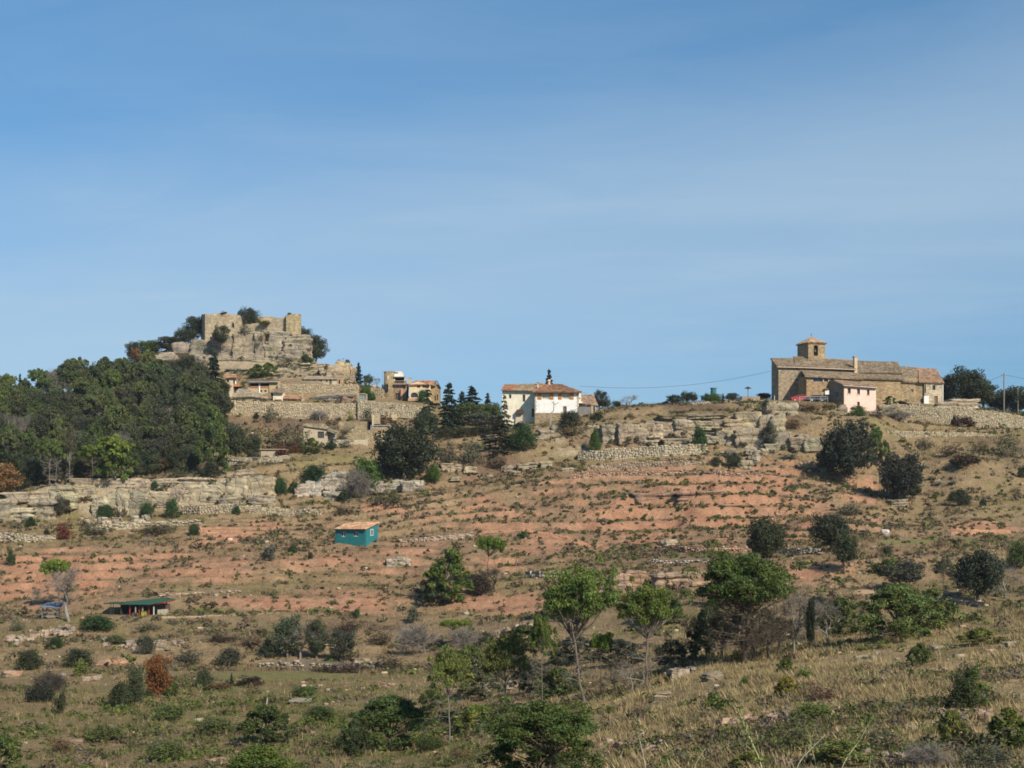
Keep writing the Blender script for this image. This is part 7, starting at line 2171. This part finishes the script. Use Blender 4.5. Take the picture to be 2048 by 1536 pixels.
BL = [(1492, 938, 26, 17, 'pale round boulder beside the dark bush under the cliff', 'rock'), (1394, 890, 14, 14, 'small egg shaped boulder at the foot of the cliff slab', 'rock'), (1286, 892, 20, 16, 'rounded boulder at the end of the lower cliff row', 'rock'),
      (1628, 903, 30, 26, 'grey rounded boulder near the cliff end', 'rockgrey'), (1795, 1012, 34, 14, 'pale slab at the foot of the brown topped oak', 'rock'), (1772, 1070, 14, 12, 'white block of stone in the dry grass above the small field', (.62, .58, .5)),
      (1338, 1092, 26, 14, 'pale grey boulder at the lower rim of the red slope', 'rock'), (1425, 1362, 40, 28, 'square pale boulder on the dry grass', 'rock'), (1325, 1402, 38, 28, 'tilted boulder with a shaded side on the grass bank', 'rock'), (1358, 1356, 44, 30, 'broken grey stump like boulder under the umbrella pine', 'rockgrey'),
      (1736, 1324, 40, 20, 'flat topped pale boulder in the middle of the grass bank', 'rock'), (1365, 1412, 16, 12, 'small pink stone between the boulders', (.34, .25, .18)), (1283, 1200, 30, 20, 'grey-green boulder in front of the pink rock blocks', 'rockgrey'), (1258, 1202, 24, 18, 'brown boulder beside the grey-green one', 'rockpink'),
      (205, 1334, 30, 20, 'pinkish boulder in the scrub below the long dark bush', 'rockpink'), (236, 1330, 34, 18, 'flat pink boulder next to its neighbour in the scrub', 'rockpink'), (122, 1356, 18, 18, 'pale round stone left of the light green shrub', 'rock'), (172, 1362, 20, 12, 'low pale stone before the dark rounded bush', 'rock'), (192, 1362, 22, 16, 'white stone before the dark rounded bush', 'rock'),
      (52, 1336, 18, 20, 'upright tan stone in the corner scrub', 'rockpink'), (24, 1352, 40, 16, 'pink flat rock at the edge of the corner scrub', 'rockpink'), (320, 1300, 30, 16, 'pale broken rock above the russet oak', 'rock'), (600, 1408, 40, 12, 'grey flat rock in the low scrub', 'rockgrey'), (742, 1410, 18, 12, 'white stones near the wide young pine', 'rock'),
      (772, 1374, 40, 14, 'pink bare rock by the end of the field strip', 'rockpink'), (950, 1450, 30, 16, 'pale rock behind the big front pine', 'rock'), (1690, 1462, 14, 10, 'pale stone under the row of pink stones', 'rock'), (1714, 1464, 14, 10, 'smaller pale stone beside the other under the row', 'rock'), (1824, 1462, 20, 14, 'pale stone below the bank bush', 'rock'),
      (2020, 1292, 24, 12, 'pale slab high on the grass bank at the edge', 'rock'), (2040, 1322, 26, 22, 'pale boulder cut by the frame edge', 'rock'), (1890, 1298, 50, 8, 'flat stone slab in the broom on the bank', 'rock'), (150, 1488, 34, 14, 'pink stone in the front scrub', 'rockpink'), (440, 1530, 60, 16, 'pale pinkish flat rock at the bottom edge', 'rockpink'),
      (660, 1296, 20, 12, 'pale stone under the thicket', 'rock'), (555, 1302, 24, 12, 'pale stone at the near end of the thicket', 'rock'), (720, 1330, 34, 14, 'pale rock on the field bank', 'rock'), (1560, 1030, 20, 8, 'flat pink stone on the red slope by the oak', 'rockpink'), (1905, 1202, 30, 18, 'tan stones at the foot of the big dark oak', 'rock')]
for u, v, w, h_, lb, cl in BL:
    boulder(u, v, w, h_, lb, cl)

# terrace walls and stone rows of the slope
drystone('pale terrace wall with square stones under the cliff band', [(1157, 903, 922), (1190, 900, 921), (1230, 897, 919), (1280, 893, 915), (1330, 890, 912), (1380, 888, 910), (1412, 888, 908)], col=(.44, .37, .26), seed=51, size=(.5, .3), ragged=.4)
drystone('low stone row above the red soil, curving under the pale terrace wall', [(1175, 932, 941), (1230, 926, 938), (1300, 921, 934), (1370, 920, 932), (1440, 923, 934)], col=(.38, .28, .20), seed=53, ragged=.6)
drystone('pinkish stone row just above the bare red slope', [(1140, 946, 958), (1200, 943, 956), (1280, 940, 952), (1360, 939, 950), (1440, 942, 951), (1530, 946, 954)], col=(.38, .25, .175), seed=54, ragged=.7, cover=.8)
drystone('stone terrace edge above the teal cabin', [(500, 1012, 1026), (540, 1013, 1030), (580, 1017, 1034), (620, 1016, 1032), (642, 1020, 1030)], col=(.42, .345, .235), seed=55, ragged=.6)
drystone('grey stone terrace row under the pale cliff foot', [(365, 1012, 1030), (400, 1010, 1030), (440, 1008, 1028), (480, 1010, 1026), (520, 1010, 1022)], col=(.40, .33, .23), seed=56, ragged=.6)
drystone('low pale terrace row under the bushes of the cliff foot', [(180, 1052, 1062), (220, 1046, 1060), (270, 1042, 1056), (330, 1040, 1052), (400, 1038, 1048)], col=(.43, .36, .25), seed=57, ragged=.7, cover=.8)
drystone('crumbling pale wall at the edge under the cliff', [(-30, 1062, 1084), (0, 1064, 1084), (50, 1068, 1084), (110, 1070, 1080)], col=(.42, .35, .25), seed=58, ragged=.7, cover=.8)
drystone('row of tumbled stones beside the teal cabin', [(800, 1078, 1086), (850, 1074, 1084), (900, 1068, 1080), (945, 1064, 1076)], col=(.42, .32, .24), seed=59, ragged=.8, cover=.7)
drystone('reddish stone terrace under the bare slope between path and oak', [(1310, 1092, 1106), (1370, 1092, 1106), (1430, 1092, 1105), (1490, 1093, 1104)], col=(.38, .24, .165), seed=60, ragged=.6, cover=.85)
drystone('white speckled stone row above the pink rock blocks', [(1300, 1118, 1128), (1360, 1117, 1128), (1420, 1116, 1126), (1470, 1117, 1125)], col=(.42, .35, .28), seed=61, ragged=.8, cover=.75)
drystone('grey stone terrace in the shade of the round oak', [(1560, 1096, 1108), (1600, 1096, 1110), (1640, 1098, 1112)], col=(.34, .29, .23), seed=62, ragged=.6, cover=.8)
drystone('upright grey stones of a terrace behind the pine clump', [(1050, 1142, 1156), (1085, 1142, 1157), (1120, 1143, 1158), (1136, 1144, 1158)], col=(.33, .29, .23), seed=63, ragged=.6, size=(.35, .4))
drystone('low wall of pale stones under the thicket by the field', [(520, 1322, 1334), (580, 1320, 1334), (640, 1322, 1336), (700, 1326, 1338), (760, 1322, 1336)], col=(.32, .27, .21), seed=64, ragged=.7, cover=.7)
drystone('pale stone edge of the terrace above the shelter', [(320, 1186, 1194), (400, 1180, 1190), (480, 1176, 1186)], col=(.40, .30, .21), seed=65, ragged=.8, cover=.7)
drystone('stone edge under the big dark oak beside the road', [(1890, 1192, 1206), (1930, 1196, 1210), (1970, 1204, 1216)], col=(.36, .28, .2), seed=66, ragged=.7, cover=.7)


def rubble(label, pts, n, px, col, seed, name='rubble_row'):
    """row of tumbled stones, each a piece of its own"""
    rng = np.random.default_rng(seed)
    pts = np.array(pts, float)
    p0, _ = on_ground(*pts[len(pts) // 2])
    root = empty(name, p0, 0, label, 'stone row')
    L = np.concatenate([[0], np.cumsum(np.hypot(*np.diff(pts, axis=0).T))])
    for k in range(n):
        s = rng.uniform(0, L[-1])
        u, v = np.interp(s, L, pts[:, 0]) + rng.normal(0, 2), np.interp(s, L, pts[:, 1]) + rng.normal(0, px * .35)
        p, d = on_ground(u, v)
        S = d / FPX
        o = link('stone', (BOULDERS + ROCKS)[int(rng.integers(20))], root, jitcol(col, rng, .2))
        w = px * rng.uniform(.55, 1.2) * S
        o.scale = (w * 1.2, w, w * rng.uniform(.6, 1.0))
        o.location = p - p0 + Vector((0, 0, w * .22 + .25 * w * (rng.random() < .4)))
        o.rotation_euler = (rng.uniform(-.4, .4), rng.uniform(-.3, .3), rng.uniform(0, 3))
    return root


rubble('tumbled row of pinkish stones in the dry grass', [(1446, 1456), (1500, 1448), (1560, 1440), (1620, 1440), (1690, 1432)], 64, 14, (.42, .28, .20), 1)
rubble('ruined pink stone edge on the bank beside the dense dark bush', [(1800, 1420), (1850, 1426), (1885, 1430), (1960, 1432), (2030, 1438)], 46, 12, (.42, .29, .21), 2)
rubble('loose stones at the very bottom of the bank', [(1540, 1530), (1620, 1528), (1700, 1520), (1780, 1522), (1900, 1520)], 50, 15, (.38, .29, .22), 3)
rubble('pale pink stones around the dead twig near the front pine', [(1200, 1490), (1240, 1494), (1280, 1500), (1320, 1502)], 26, 12, (.44, .32, .24), 4)
rubble('pale stone tumble behind the umbrella pine', [(1290, 1352), (1320, 1348), (1400, 1345)], 16, 12, (.40, .34, .26), 5)
rubble('stones and bricks in the scrub above the field strip end', [(880, 1395), (930, 1385), (980, 1380), (1040, 1370)], 22, 10, (.36, .28, .21), 6)
rubble('stone heaps in the scrub below the tin roofed stand', [(20, 1290), (60, 1280), (110, 1270), (150, 1268)], 26, 13, (.38, .29, .21), 7)
rubble('stones along the terrace edge in front of the dark thicket', [(200, 1290), (280, 1295), (340, 1290), (380, 1300)], 26, 11, (.38, .30, .22), 8)
rubble('stones at the fallen terrace by the low pine cap', [(990, 1270), (1030, 1262), (1060, 1256)], 14, 11, (.38, .28, .2), 9)
rubble('rocks fallen below the pale cliff', [(170, 1046), (210, 1050), (250, 1048), (300, 1042)], 24, 13, (.43, .36, .26), 10)
rubble('fallen rocks under the cliff blocks near the grey boulder', [(1440, 905), (1480, 912), (1530, 905), (1500, 925)], 24, 12, (.38, .32, .23), 11)


# ------------------------------------------------------------------ tracks laid on the slope
def track(name, label, top, bot, col, n=40, lift=.06):
    top = np.array(top, float); bot = np.array(bot, float)
    V = []; F = []
    m = 5
    for i in range(n + 1):
        f = i / n
        a = np.array([np.interp(f, np.linspace(0, 1, len(top)), top[:, k]) for k in (0, 1)])
        b = np.array([np.interp(f, np.linspace(0, 1, len(bot)), bot[:, k]) for k in (0, 1)])
        pa, _ = on_ground(a[0], a[1] + 1.2 * vnoise(np.array([i * .6]), np.array([1.]), 3)[0]); pb, _ = on_ground(b[0], b[1] + 1.2 * vnoise(np.array([i * .6]), np.array([9.]), 3)[0])
        for j in range(m):
            q = pa.lerp(pb, j / (m - 1))
            q.z = float(ground(q.x, q.y)[0]) + lift - (.16 if j in (0, m - 1) else 0)
            V.append(tuple(q))
    for i in range(n):
        for j in range(m - 1):
            k = i * m + j
            F.append((k, k + 1, k + m + 1, k + m))
    rng_ = np.random.default_rng(5)
    c = np.array(col)[None] * rng_.uniform(.88, 1.12, (len(V), 1))
    o = obj(name, V, F, MT['stone'], None, None, cols=c, smooth_=True)
    return tag(o, label, kind='structure')


track('dirt_path', 'red earth path climbing across the bare slope', [(955, 1062), (1045, 1055), (1110, 1066), (1170, 1082), (1235, 1094)], [(955, 1070), (1045, 1062), (1110, 1076), (1170, 1094), (1235, 1100)], (.42, .215, .125))
track('dirt_path', 'short red earth track under the white marker board', [(396, 1050), (430, 1062), (490, 1084)], [(402, 1060), (425, 1074), (478, 1090)], (.44, .235, .14))
track('dirt_road', 'pale dirt road bending behind the sprawling bushes', [(1690, 1180), (1725, 1200), (1740, 1222)], [(1772, 1180), (1772, 1200), (1765, 1224)], (.44, .29, .185), n=20)
track('dirt_track', 'pale track in front of the green roofed shelter', [(318, 1232), (400, 1230), (500, 1226), (560, 1224)], [(318, 1238), (400, 1236), (500, 1230), (560, 1228)], (.38, .27, .165))
track('bare_earth', 'raw orange earth bank above the far little field', [(1902, 1050), (1950, 1054), (2020, 1056)], [(1902, 1072), (1950, 1072), (2025, 1068)], (.46, .25, .14), n=24)


# ------------------------------------------------------------------ ground cover: grass, scrub and loose stones nobody could count
def scatter_points(n, seed, umin=-260, umax=2310, dmin=26, dmax=345, power=1.35):
    """plan positions over the hillside, thinning with distance"""
    rng = np.random.default_rng(seed)
    e = 2 - power
    D = (rng.uniform(dmin ** e, dmax ** e, n)) ** (1 / e)
    ex = 9.0 * FPX / D              # reach well past the frame on both sides
    u = rng.uniform(0, 1, n) * (umax - umin + 2 * ex) + umin - ex
    x = (u - 1024) * D / FPX
    z = ground(x, D)
    v = HOR - z / D * FPX
    return x, D, z, u, v, rng


def free_of_buildings(u, v, D):
    m = np.ones(len(u), bool)
    for (u0, u1, d0, d1) in ((1000, 1192, 296, 312), (1540, 1890, 283, 306), (440, 560, 303, 326), (555, 716, 303, 332), (760, 882, 317, 330), (605, 792, 274, 284), (664, 762, 218, 227), (205, 356, 176, 186), (395, 615, 354, 372), (1590, 1660, 283, 290), (715, 880, 300, 318), (80, 125, 175, 180)):
        m &= ~((u > u0) & (u < u1) & (D > d0) & (D < d1))
    return m


def blades_vf(x, y, z, h, w, per, rng, cols, spread=.5, lean=.45):
    n = len(x)
    i = np.repeat(np.arange(n), per)
    k = len(i)
    a = rng.uniform(0, 6.283, k)
    r = rng.uniform(0, 1, k) ** .6 * (w[i] * spread)
    bx = x[i] + np.cos(a) * r; by = y[i] + np.sin(a) * r
    hh = h[i] * rng.uniform(.55, 1.15, k)
    lx = np.cos(a) * hh * lean * rng.uniform(.1, 1, k) + rng.normal(0, .12, k) * hh - .12 * hh; ly = np.sin(a) * hh * lean * rng.uniform(.1, 1, k)
    bw = np.maximum(w[i] * .055, y[i] * .00022) * rng.uniform(.7, 1.3, k)
    ang = rng.uniform(0, 3.14, k)
    dx, dy = np.cos(ang) * bw, np.sin(ang) * bw
    V = np.stack([np.stack([bx - dx, by - dy, z[i] - .05], 1), np.stack([bx + dx, by + dy, z[i] - .05], 1), np.stack([bx + lx, by + ly, z[i] + hh], 1)], 1).reshape(-1, 3)
    F = np.arange(3 * k).reshape(k, 3)
    c = cols[i] * rng.uniform(.75, 1.25, (k, 1))
    return V, F, np.repeat(c, 3, 0)


def scrub_vf(x, y, z, h, w, per, rng, cols, leaf=.17):
    n = len(x)
    i = np.repeat(np.arange(n), per)
    k = len(i)
    d = unit(rng.normal(0, 1, (k, 3))); d[:, 2] = np.abs(d[:, 2])
    r = rng.uniform(.25, 1, k) ** .5
    lob = 1 + .3 * np.sin(np.arctan2(d[:, 1], d[:, 0]) * 3 + i)
    p = np.stack([x[i] + d[:, 0] * r * w[i] * .5 * lob, y[i] + d[:, 1] * r * w[i] * .5 * lob, z[i] + d[:, 2] * r * h[i]], 1)
    V, F = leaf_quads(p, d, np.maximum(w[i] * leaf, y[i] * .0009) * .9, rng, 1.3, .6)
    c = cols[i] * rng.uniform(.7, 1.3, (k, 1))
    return V, F, np.repeat(c, 4, 0)


def pick(rng, table, n, var=.16):
    t = np.array(table, float)
    idx = rng.integers(len(t), size=n)
    return t[idx] * rng.uniform(1 - var, 1 + var, (n, 1)) * (1 + rng.uniform(-.05, .05, (n, 3)))


# dry grass
x, y, z, u, v, rng = scatter_points(43000, 201)
col, rw, pw = soil(x, y, z)
meadow = mask(MEADOW, u, v) > .4
wood_ = (u < 430) & (y > 258)
keep = (rng.random(len(x)) > np.clip(rw * .86 + pw * .75, 0, .95)) & ~meadow & free_of_buildings(u, v, y) & ~(wood_ & (rng.random(len(x)) < .8))
x, y, z, u, v = x[keep], y[keep], z[keep], u[keep], v[keep]
n = len(x)
nearb = smooth(98, 84, y) * smooth(880, 1120, u)
size = np.interp(y, [26, 90, 200, 345], [.20, .32, .52, .66]) * rng.uniform(.55, 1.35, n)
tan = pick(rng, [(.40, .30, .16), (.37, .27, .14), (.43, .335, .185), (.30, .23, .12)], n)
dull = pick(rng, [(.27, .20, .105), (.23, .17, .09), (.31, .23, .125), (.21, .185, .075), (.23, .165, .10)], n)
mixc = np.where((rng.random(n) < .25 + .7 * nearb)[:, None], tan, dull)
brn = smooth(.3, .7, mask(BROWN, u, v))[:, None]
mixc = mixc * (1 - brn * .45) + np.array((.135, .095, .06)) * brn * .45
grn = (smooth(.25, .8, mask(GREEN, u, v)) * .6 * rng.random(n))[:, None]
mixc = mixc * (1 - grn) + np.array((.19, .195, .06)) * grn
V, F, Cc = blades_vf(x, y, z, size * rng.uniform(.7, 1.2, n), size * 1.1, 8, rng, mixc)
tag(obj('dry_grass', V, F, MT['grass'], None, cols=Cc), 'dry tan and brown grass tufts covering the slopes', kind='stuff')

# extra pale grass on the near bank
x, y, z, u, v, rng = scatter_points(38000, 207, 820, 2330, 26, 100, 1.3)
gap = fbm(x / 4.5, y / 4.5, 61, 3); mound = fbm(x / 1.6, y / 1.6, 63, 2)
keep = (smooth(100, 86, y) * smooth(900, 1150, u) * smooth(-.38, .2, gap) * (1 - .8 * smooth(.3, .6, mask(GREEN, u, v))) > rng.random(len(x))) & (mask(RED, u, v) < .42)
x, y, z, u, v, mound = x[keep], y[keep], z[keep], u[keep], v[keep], mound[keep]
n = len(x)
hh = rng.uniform(.12, .25, n) * (1.15 + .9 * mound)
tone = (1 + .22 * fbm(x / 2.8, y / 2.8, 67, 3))[:, None]
V, F, Cc = blades_vf(x, y, z, hh, rng.uniform(.35, .7, n), 13, rng, pick(rng, [(.42, .325, .175), (.39, .295, .155), (.44, .345, .195), (.34, .27, .14), (.31, .26, .125)], n, .07) * tone, .6, 1.15)
tag(obj('tall_grass', V, F, MT['grass'], None, cols=Cc), 'pale dry grass in low mounds on the near bank', kind='stuff')

# low scrub: green, olive and brown cushions
x, y, z, u, v, rng = scatter_points(44000, 203, power=1.0)
col, rw, pw = soil(x, y, z)
patch = fbm(x / 9, y / 7, 71, 3); fine = fbm(x / 2.6, y / 2.6, 73, 2)
edge = smooth(.1, .5, ground(x, y + .5) - ground(x, y - .5)) * smooth(.45, .1, ground(x, y + 1.2) - ground(x, y + .4))
pr = np.clip(1.05 * smooth(-.12, .38, patch + .35 * fine) + .02 + .4 * edge, .02, .95) * (1 - .62 * rw) * (1 - .5 * pw)
pr = np.where((mask(RED, u, v) > .5) & (u > 1150) & (v < 1110), .62, pr)
pr = np.where((y < 120) & (u < 1000), np.clip(pr * 1.35 + .12, 0, 1), pr)
pr = np.where((y < 95) & (u > 1000), np.where(mask(GREEN, u, v) > .3, .8, pr * .95), pr)
keep = (rng.random(len(x)) < pr) & (mask(MEADOW, u, v) < .35) & free_of_buildings(u, v, y) & ~((u < 430) & (y > 258) & (rng.random(len(x)) < .6))
x, y, z, u, v, rw = x[keep], y[keep], z[keep], u[keep], v[keep], rw[keep]
n = len(x)
w = np.exp(rng.normal(math.log(.72), .40, n)) * np.interp(y, [26, 80, 200, 345], [.62, .95, 1.1, 1.3])
w = np.where((rw > .4), w * .82, w)
w = np.minimum(w, np.interp(y, [26, 60, 120, 345], [.8, 1.1, 1.8, 2.6]))
green = pick(rng, [(.125, .155, .042), (.10, .128, .040), (.15, .17, .052), (.135, .14, .06)], n)
olive = pick(rng, [(.150, .140, .070), (.130, .118, .064), (.175, .155, .085)], n)
brown = pick(rng, [(.165, .122, .078), (.135, .098, .066), (.19, .142, .092), (.17, .145, .108)], n)
g = .22 + .75 * smooth(.2, .8, mask(GREEN, u, v)) + .35 * ((rw > .3) & (u > 1150)) + .22 * ((y < 125) & (u < 1000)) + .15 * (y < 90) + .25 * fbm(x / 12, y / 12, 79, 2)
r1 = rng.random(n); r2 = rng.random(n)
c = np.where((r1 < g)[:, None], green, np.where((r2 < .5)[:, None], olive, brown))
hh = w * rng.uniform(.30, .58, n)
near = y < 135
for sel, per, lf, nm, lb in ((near, 36, .10, 'broom_scrub', 'green, olive and brown cushions of scrub close by'), (~near, 18, .19, 'low_scrub', 'low green, olive and brown cushions of scrub dotted over the far slopes')):
    V, F, Cc = scrub_vf(x[sel], y[sel], z[sel] - .04, hh[sel], w[sel], per, rng, c[sel], lf)
    tag(obj(nm, V, F, MT['grass'], None, cols=Cc), lb, kind='stuff')

# broom on the lower part of the near bank
x, y, z, u, v, rng = scatter_points(12000, 211, 900, 2330, 26, 62, 1.0)
keep = smooth(-.15, .3, fbm(x / 4, y / 3, 97, 3) + .55 * mask([(1700, 1505, 420, 45, 1.0), (1980, 1400, 120, 60, .6), (1600, 1440, 120, 25, .7), (1880, 1320, 160, 40, .6)], u, v) - .35) > rng.random(len(x))
x, y, z = x[keep], y[keep], z[keep]
n = len(x)
w = rng.uniform(.3, .75, n)
V, F, Cc = scrub_vf(x, y, z - .03, w * rng.uniform(.5, .9, n), w, 44, rng, pick(rng, [(.11, .14, .042), (.095, .115, .042), (.14, .16, .052), (.14, .135, .08), (.17, .15, .105), (.125, .09, .065)], n), .085)
tag(obj('broom', V, F, MT['grass'], None, cols=Cc), 'green and grey broom growing through the dry grass of the near bank', kind='stuff')

# small cushions dotted over the red slope
x, y, z, u, v, rng = scatter_points(60000, 213, 0, 2100, 175, 262, 1.0)
d_ = mask([(1400, 1040, 330, 75, 1.0), (1250, 1100, 200, 40, .8), (1600, 1010, 120, 60, .7)], u, v)
keep = rng.random(len(x)) < .02 + .15 * d_ * smooth(-.3, .4, fbm(x / 5, y / 4, 99, 3) + .2)
x, y, z, d_ = x[keep], y[keep], z[keep], d_[keep]
n = len(x)
w = np.exp(rng.normal(math.log(.55), .35, n))
cc = np.where((rng.random(n) < .25 + .65 * d_)[:, None], pick(rng, [(.085, .11, .038), (.10, .12, .045), (.075, .09, .036)], n), pick(rng, [(.13, .10, .06), (.11, .08, .05), (.15, .125, .08)], n))
V, F, Cc = scrub_vf(x, y, z - .03, w * rng.uniform(.5, .85, n), w, 16, rng, cc, .2)
tag(obj('slope_cushions', V, F, MT['grass'], None, cols=Cc), 'small green and brown cushions dotted over the bare red slope', kind='stuff')

# scrub rooted on the cliff ledges
LG = np.array(LEDGE)
rng = np.random.default_rng(91)
lw = LG[:, 3] * rng.uniform(.6, 1.4, len(LG))
V, F, Cc = scrub_vf(LG[:, 0], LG[:, 1], LG[:, 2] - .1, lw * rng.uniform(.4, .8, len(LG)), lw, 26, rng, pick(rng, [(.15, .11, .065), (.12, .085, .055), (.18, .135, .08), (.10, .105, .055), (.20, .155, .09)], len(LG)), .15)
tag(obj('ledge_scrub', V, F, MT['grass'], None, cols=Cc), 'brown and olive scrub rooted on the rock ledges', kind='stuff')

# loose stones
x, y, z, u, v, rng = scatter_points(10500, 205, power=1.2)
col, rw, pw = soil(x, y, z)
clus = smooth(.0, .45, fbm(x / 6, y / 3.2, 83, 3))
keep = (rng.random(len(x)) < .08 + .75 * clus) & (rng.random(len(x)) < np.interp(y, [60, 150], [.55, 1.0])) & (mask(MEADOW, u, v) < .35) & free_of_buildings(u, v, y) & ~((u < 430) & (y > 258))
x, y, z, rw, u = x[keep], y[keep], z[keep], rw[keep], u[keep]
n = len(x)
s = np.exp(rng.normal(math.log(.18), .5, n)) * np.interp(y, [26, 80, 300], [.55, .9, 1.25])
s = np.minimum(s, np.interp(y, [26, 80, 300], [.22, .36, .7]))
sz = np.stack([s * rng.uniform(.8, 1.5, n), s, s * rng.uniform(.5, .95, n)], 1)
pale = pick(rng, [(.36, .29, .21), (.31, .25, .18), (.40, .34, .26)], n); pink = pick(rng, [(.42, .27, .19), (.38, .23, .15), (.46, .34, .26)], n)
cc = np.where((rng.random(n) < .25 + .55 * rw)[:, None], pink, pale)
V, F, Cc = stones_vf(np.stack([x, y, z + sz[:, 2] * .18], 1), sz, rng.uniform(0, 3.14, n), rng, cc)
tag(obj('loose_stones', V, F, MT['stone'], None, cols=Cc), 'loose pale and pinkish stones strewn over the slopes', kind='stuff')


# ------------------------------------------------------------------ saplings at the front
def sapling(pts, D, label, leaves=60, r=.012, col=(.17, .19, .065), stem=(.42, .42, .25), spread=.16):
    r = r * 1.4
    """thin shoot through the photo directions pts, leaves in its upper half"""
    rng = np.random.default_rng(int(pts[0][0]))
    b = P(pts[0][0], pts[0][1], D)
    b.z = float(ground(b.x, b.y)[0]) - .05
    root = empty('sapling', b, 0, label, 'sapling')
    q = np.array([tuple(P(u, v, D) - b) for u, v in pts])
    q[0] = (q[0][0], 0, 0)
    t = np.linspace(0, 1, 14)
    k = np.linspace(0, 1, len(q))
    c = np.stack([np.interp(t, k, q[:, j]) for j in range(3)], 1)
    V, F = polyline_tube(c, np.linspace(r, r * .35, 14), 5)
    obj('stem', V, F, MT['bark'], root, stem)
    tt = rng.uniform(.3, 1, leaves)
    p = np.stack([np.interp(tt, t, c[:, j]) for j in range(3)], 1) + rng.normal(0, spread * .5, (leaves, 3)) * (1.1 - tt * .8)[:, None]
    V, F = leaf_quads(p, rng.normal(0, 1, (leaves, 3)) + (0, 0, .6), np.full(leaves, .035), rng, 1.4, .3)
    obj('leaves', V, F, MT['leaf'], root, col, cols=np.ones((len(V), 3)))
    return root


sapling([(1296, 1560), (1284, 1500), (1274, 1460), (1270, 1425)], 40, 'upright sapling with a leafy middle among the pale pink stones', 150, .018, (.12, .14, .05), (.33, .29, .22), .34)
sapling([(1545, 1580), (1520, 1520), (1492, 1460), (1474, 1412)], 23, 'long arching pale shoot over the row of pink stones', 46, .010)
sapling([(1560, 1580), (1600, 1520), (1640, 1480), (1650, 1470)], 24, 'thin green shoot leaning the other way from the arching one', 14, .007)
sapling([(1640, 1580), (1632, 1530), (1622, 1490), (1618, 1466)], 25, 'short upright green shoot between the leaning ones', 16, .007)
sapling([(1652, 1590), (1690, 1520), (1720, 1480), (1742, 1440)], 24, 'long thin leaning shoot with a leafy clump', 60, .008, (.09, .11, .04))
sapling([(1740, 1580), (1738, 1540), (1742, 1510), (1746, 1500)], 27, 'short leafy shoot near the bottom edge', 26, .007)
sapling([(1380, 1580), (1390, 1530), (1408, 1500), (1420, 1490)], 34, 'small bent shoot at the bottom edge near the front pine', 26, .008)
sapling([(524, 1460), (530, 1430), (533, 1410), (535, 1395)], 80, 'bleached dead stem rising from the half grown pine', 2, .05, stem=(.45, .42, .37))
sapling([(1232, 1492), (1226, 1480), (1220, 1468), (1216, 1462)], 58, 'dark dead twig among the pale pink stones', 2, .03, stem=(.05, .04, .035))
# ------------------------------------------------------------------ the air between: one even, thin haze over the whole valley
hm = bpy.data.materials.new('haze_air'); hm.use_nodes = True
hn = hm.node_tree.nodes; hn.clear()
pv = hn.new('ShaderNodeVolumePrincipled')
pv.inputs['Color'].default_value = (0.80, 0.89, 1.0, 1)
pv.inputs['Density'].default_value = 0.00008
pv.inputs['Anisotropy'].default_value = 0.0
ho = hn.new('ShaderNodeOutputMaterial')
hm.node_tree.links.new(pv.outputs[0], ho.inputs['Volume'])
V, F = box_vf(-12500, 13500, -30, 3300, -40, 66)
hz = obj('haze', V, F, hm)
tag(hz, 'thin bluish haze hanging in the valley air', kind='stuff')
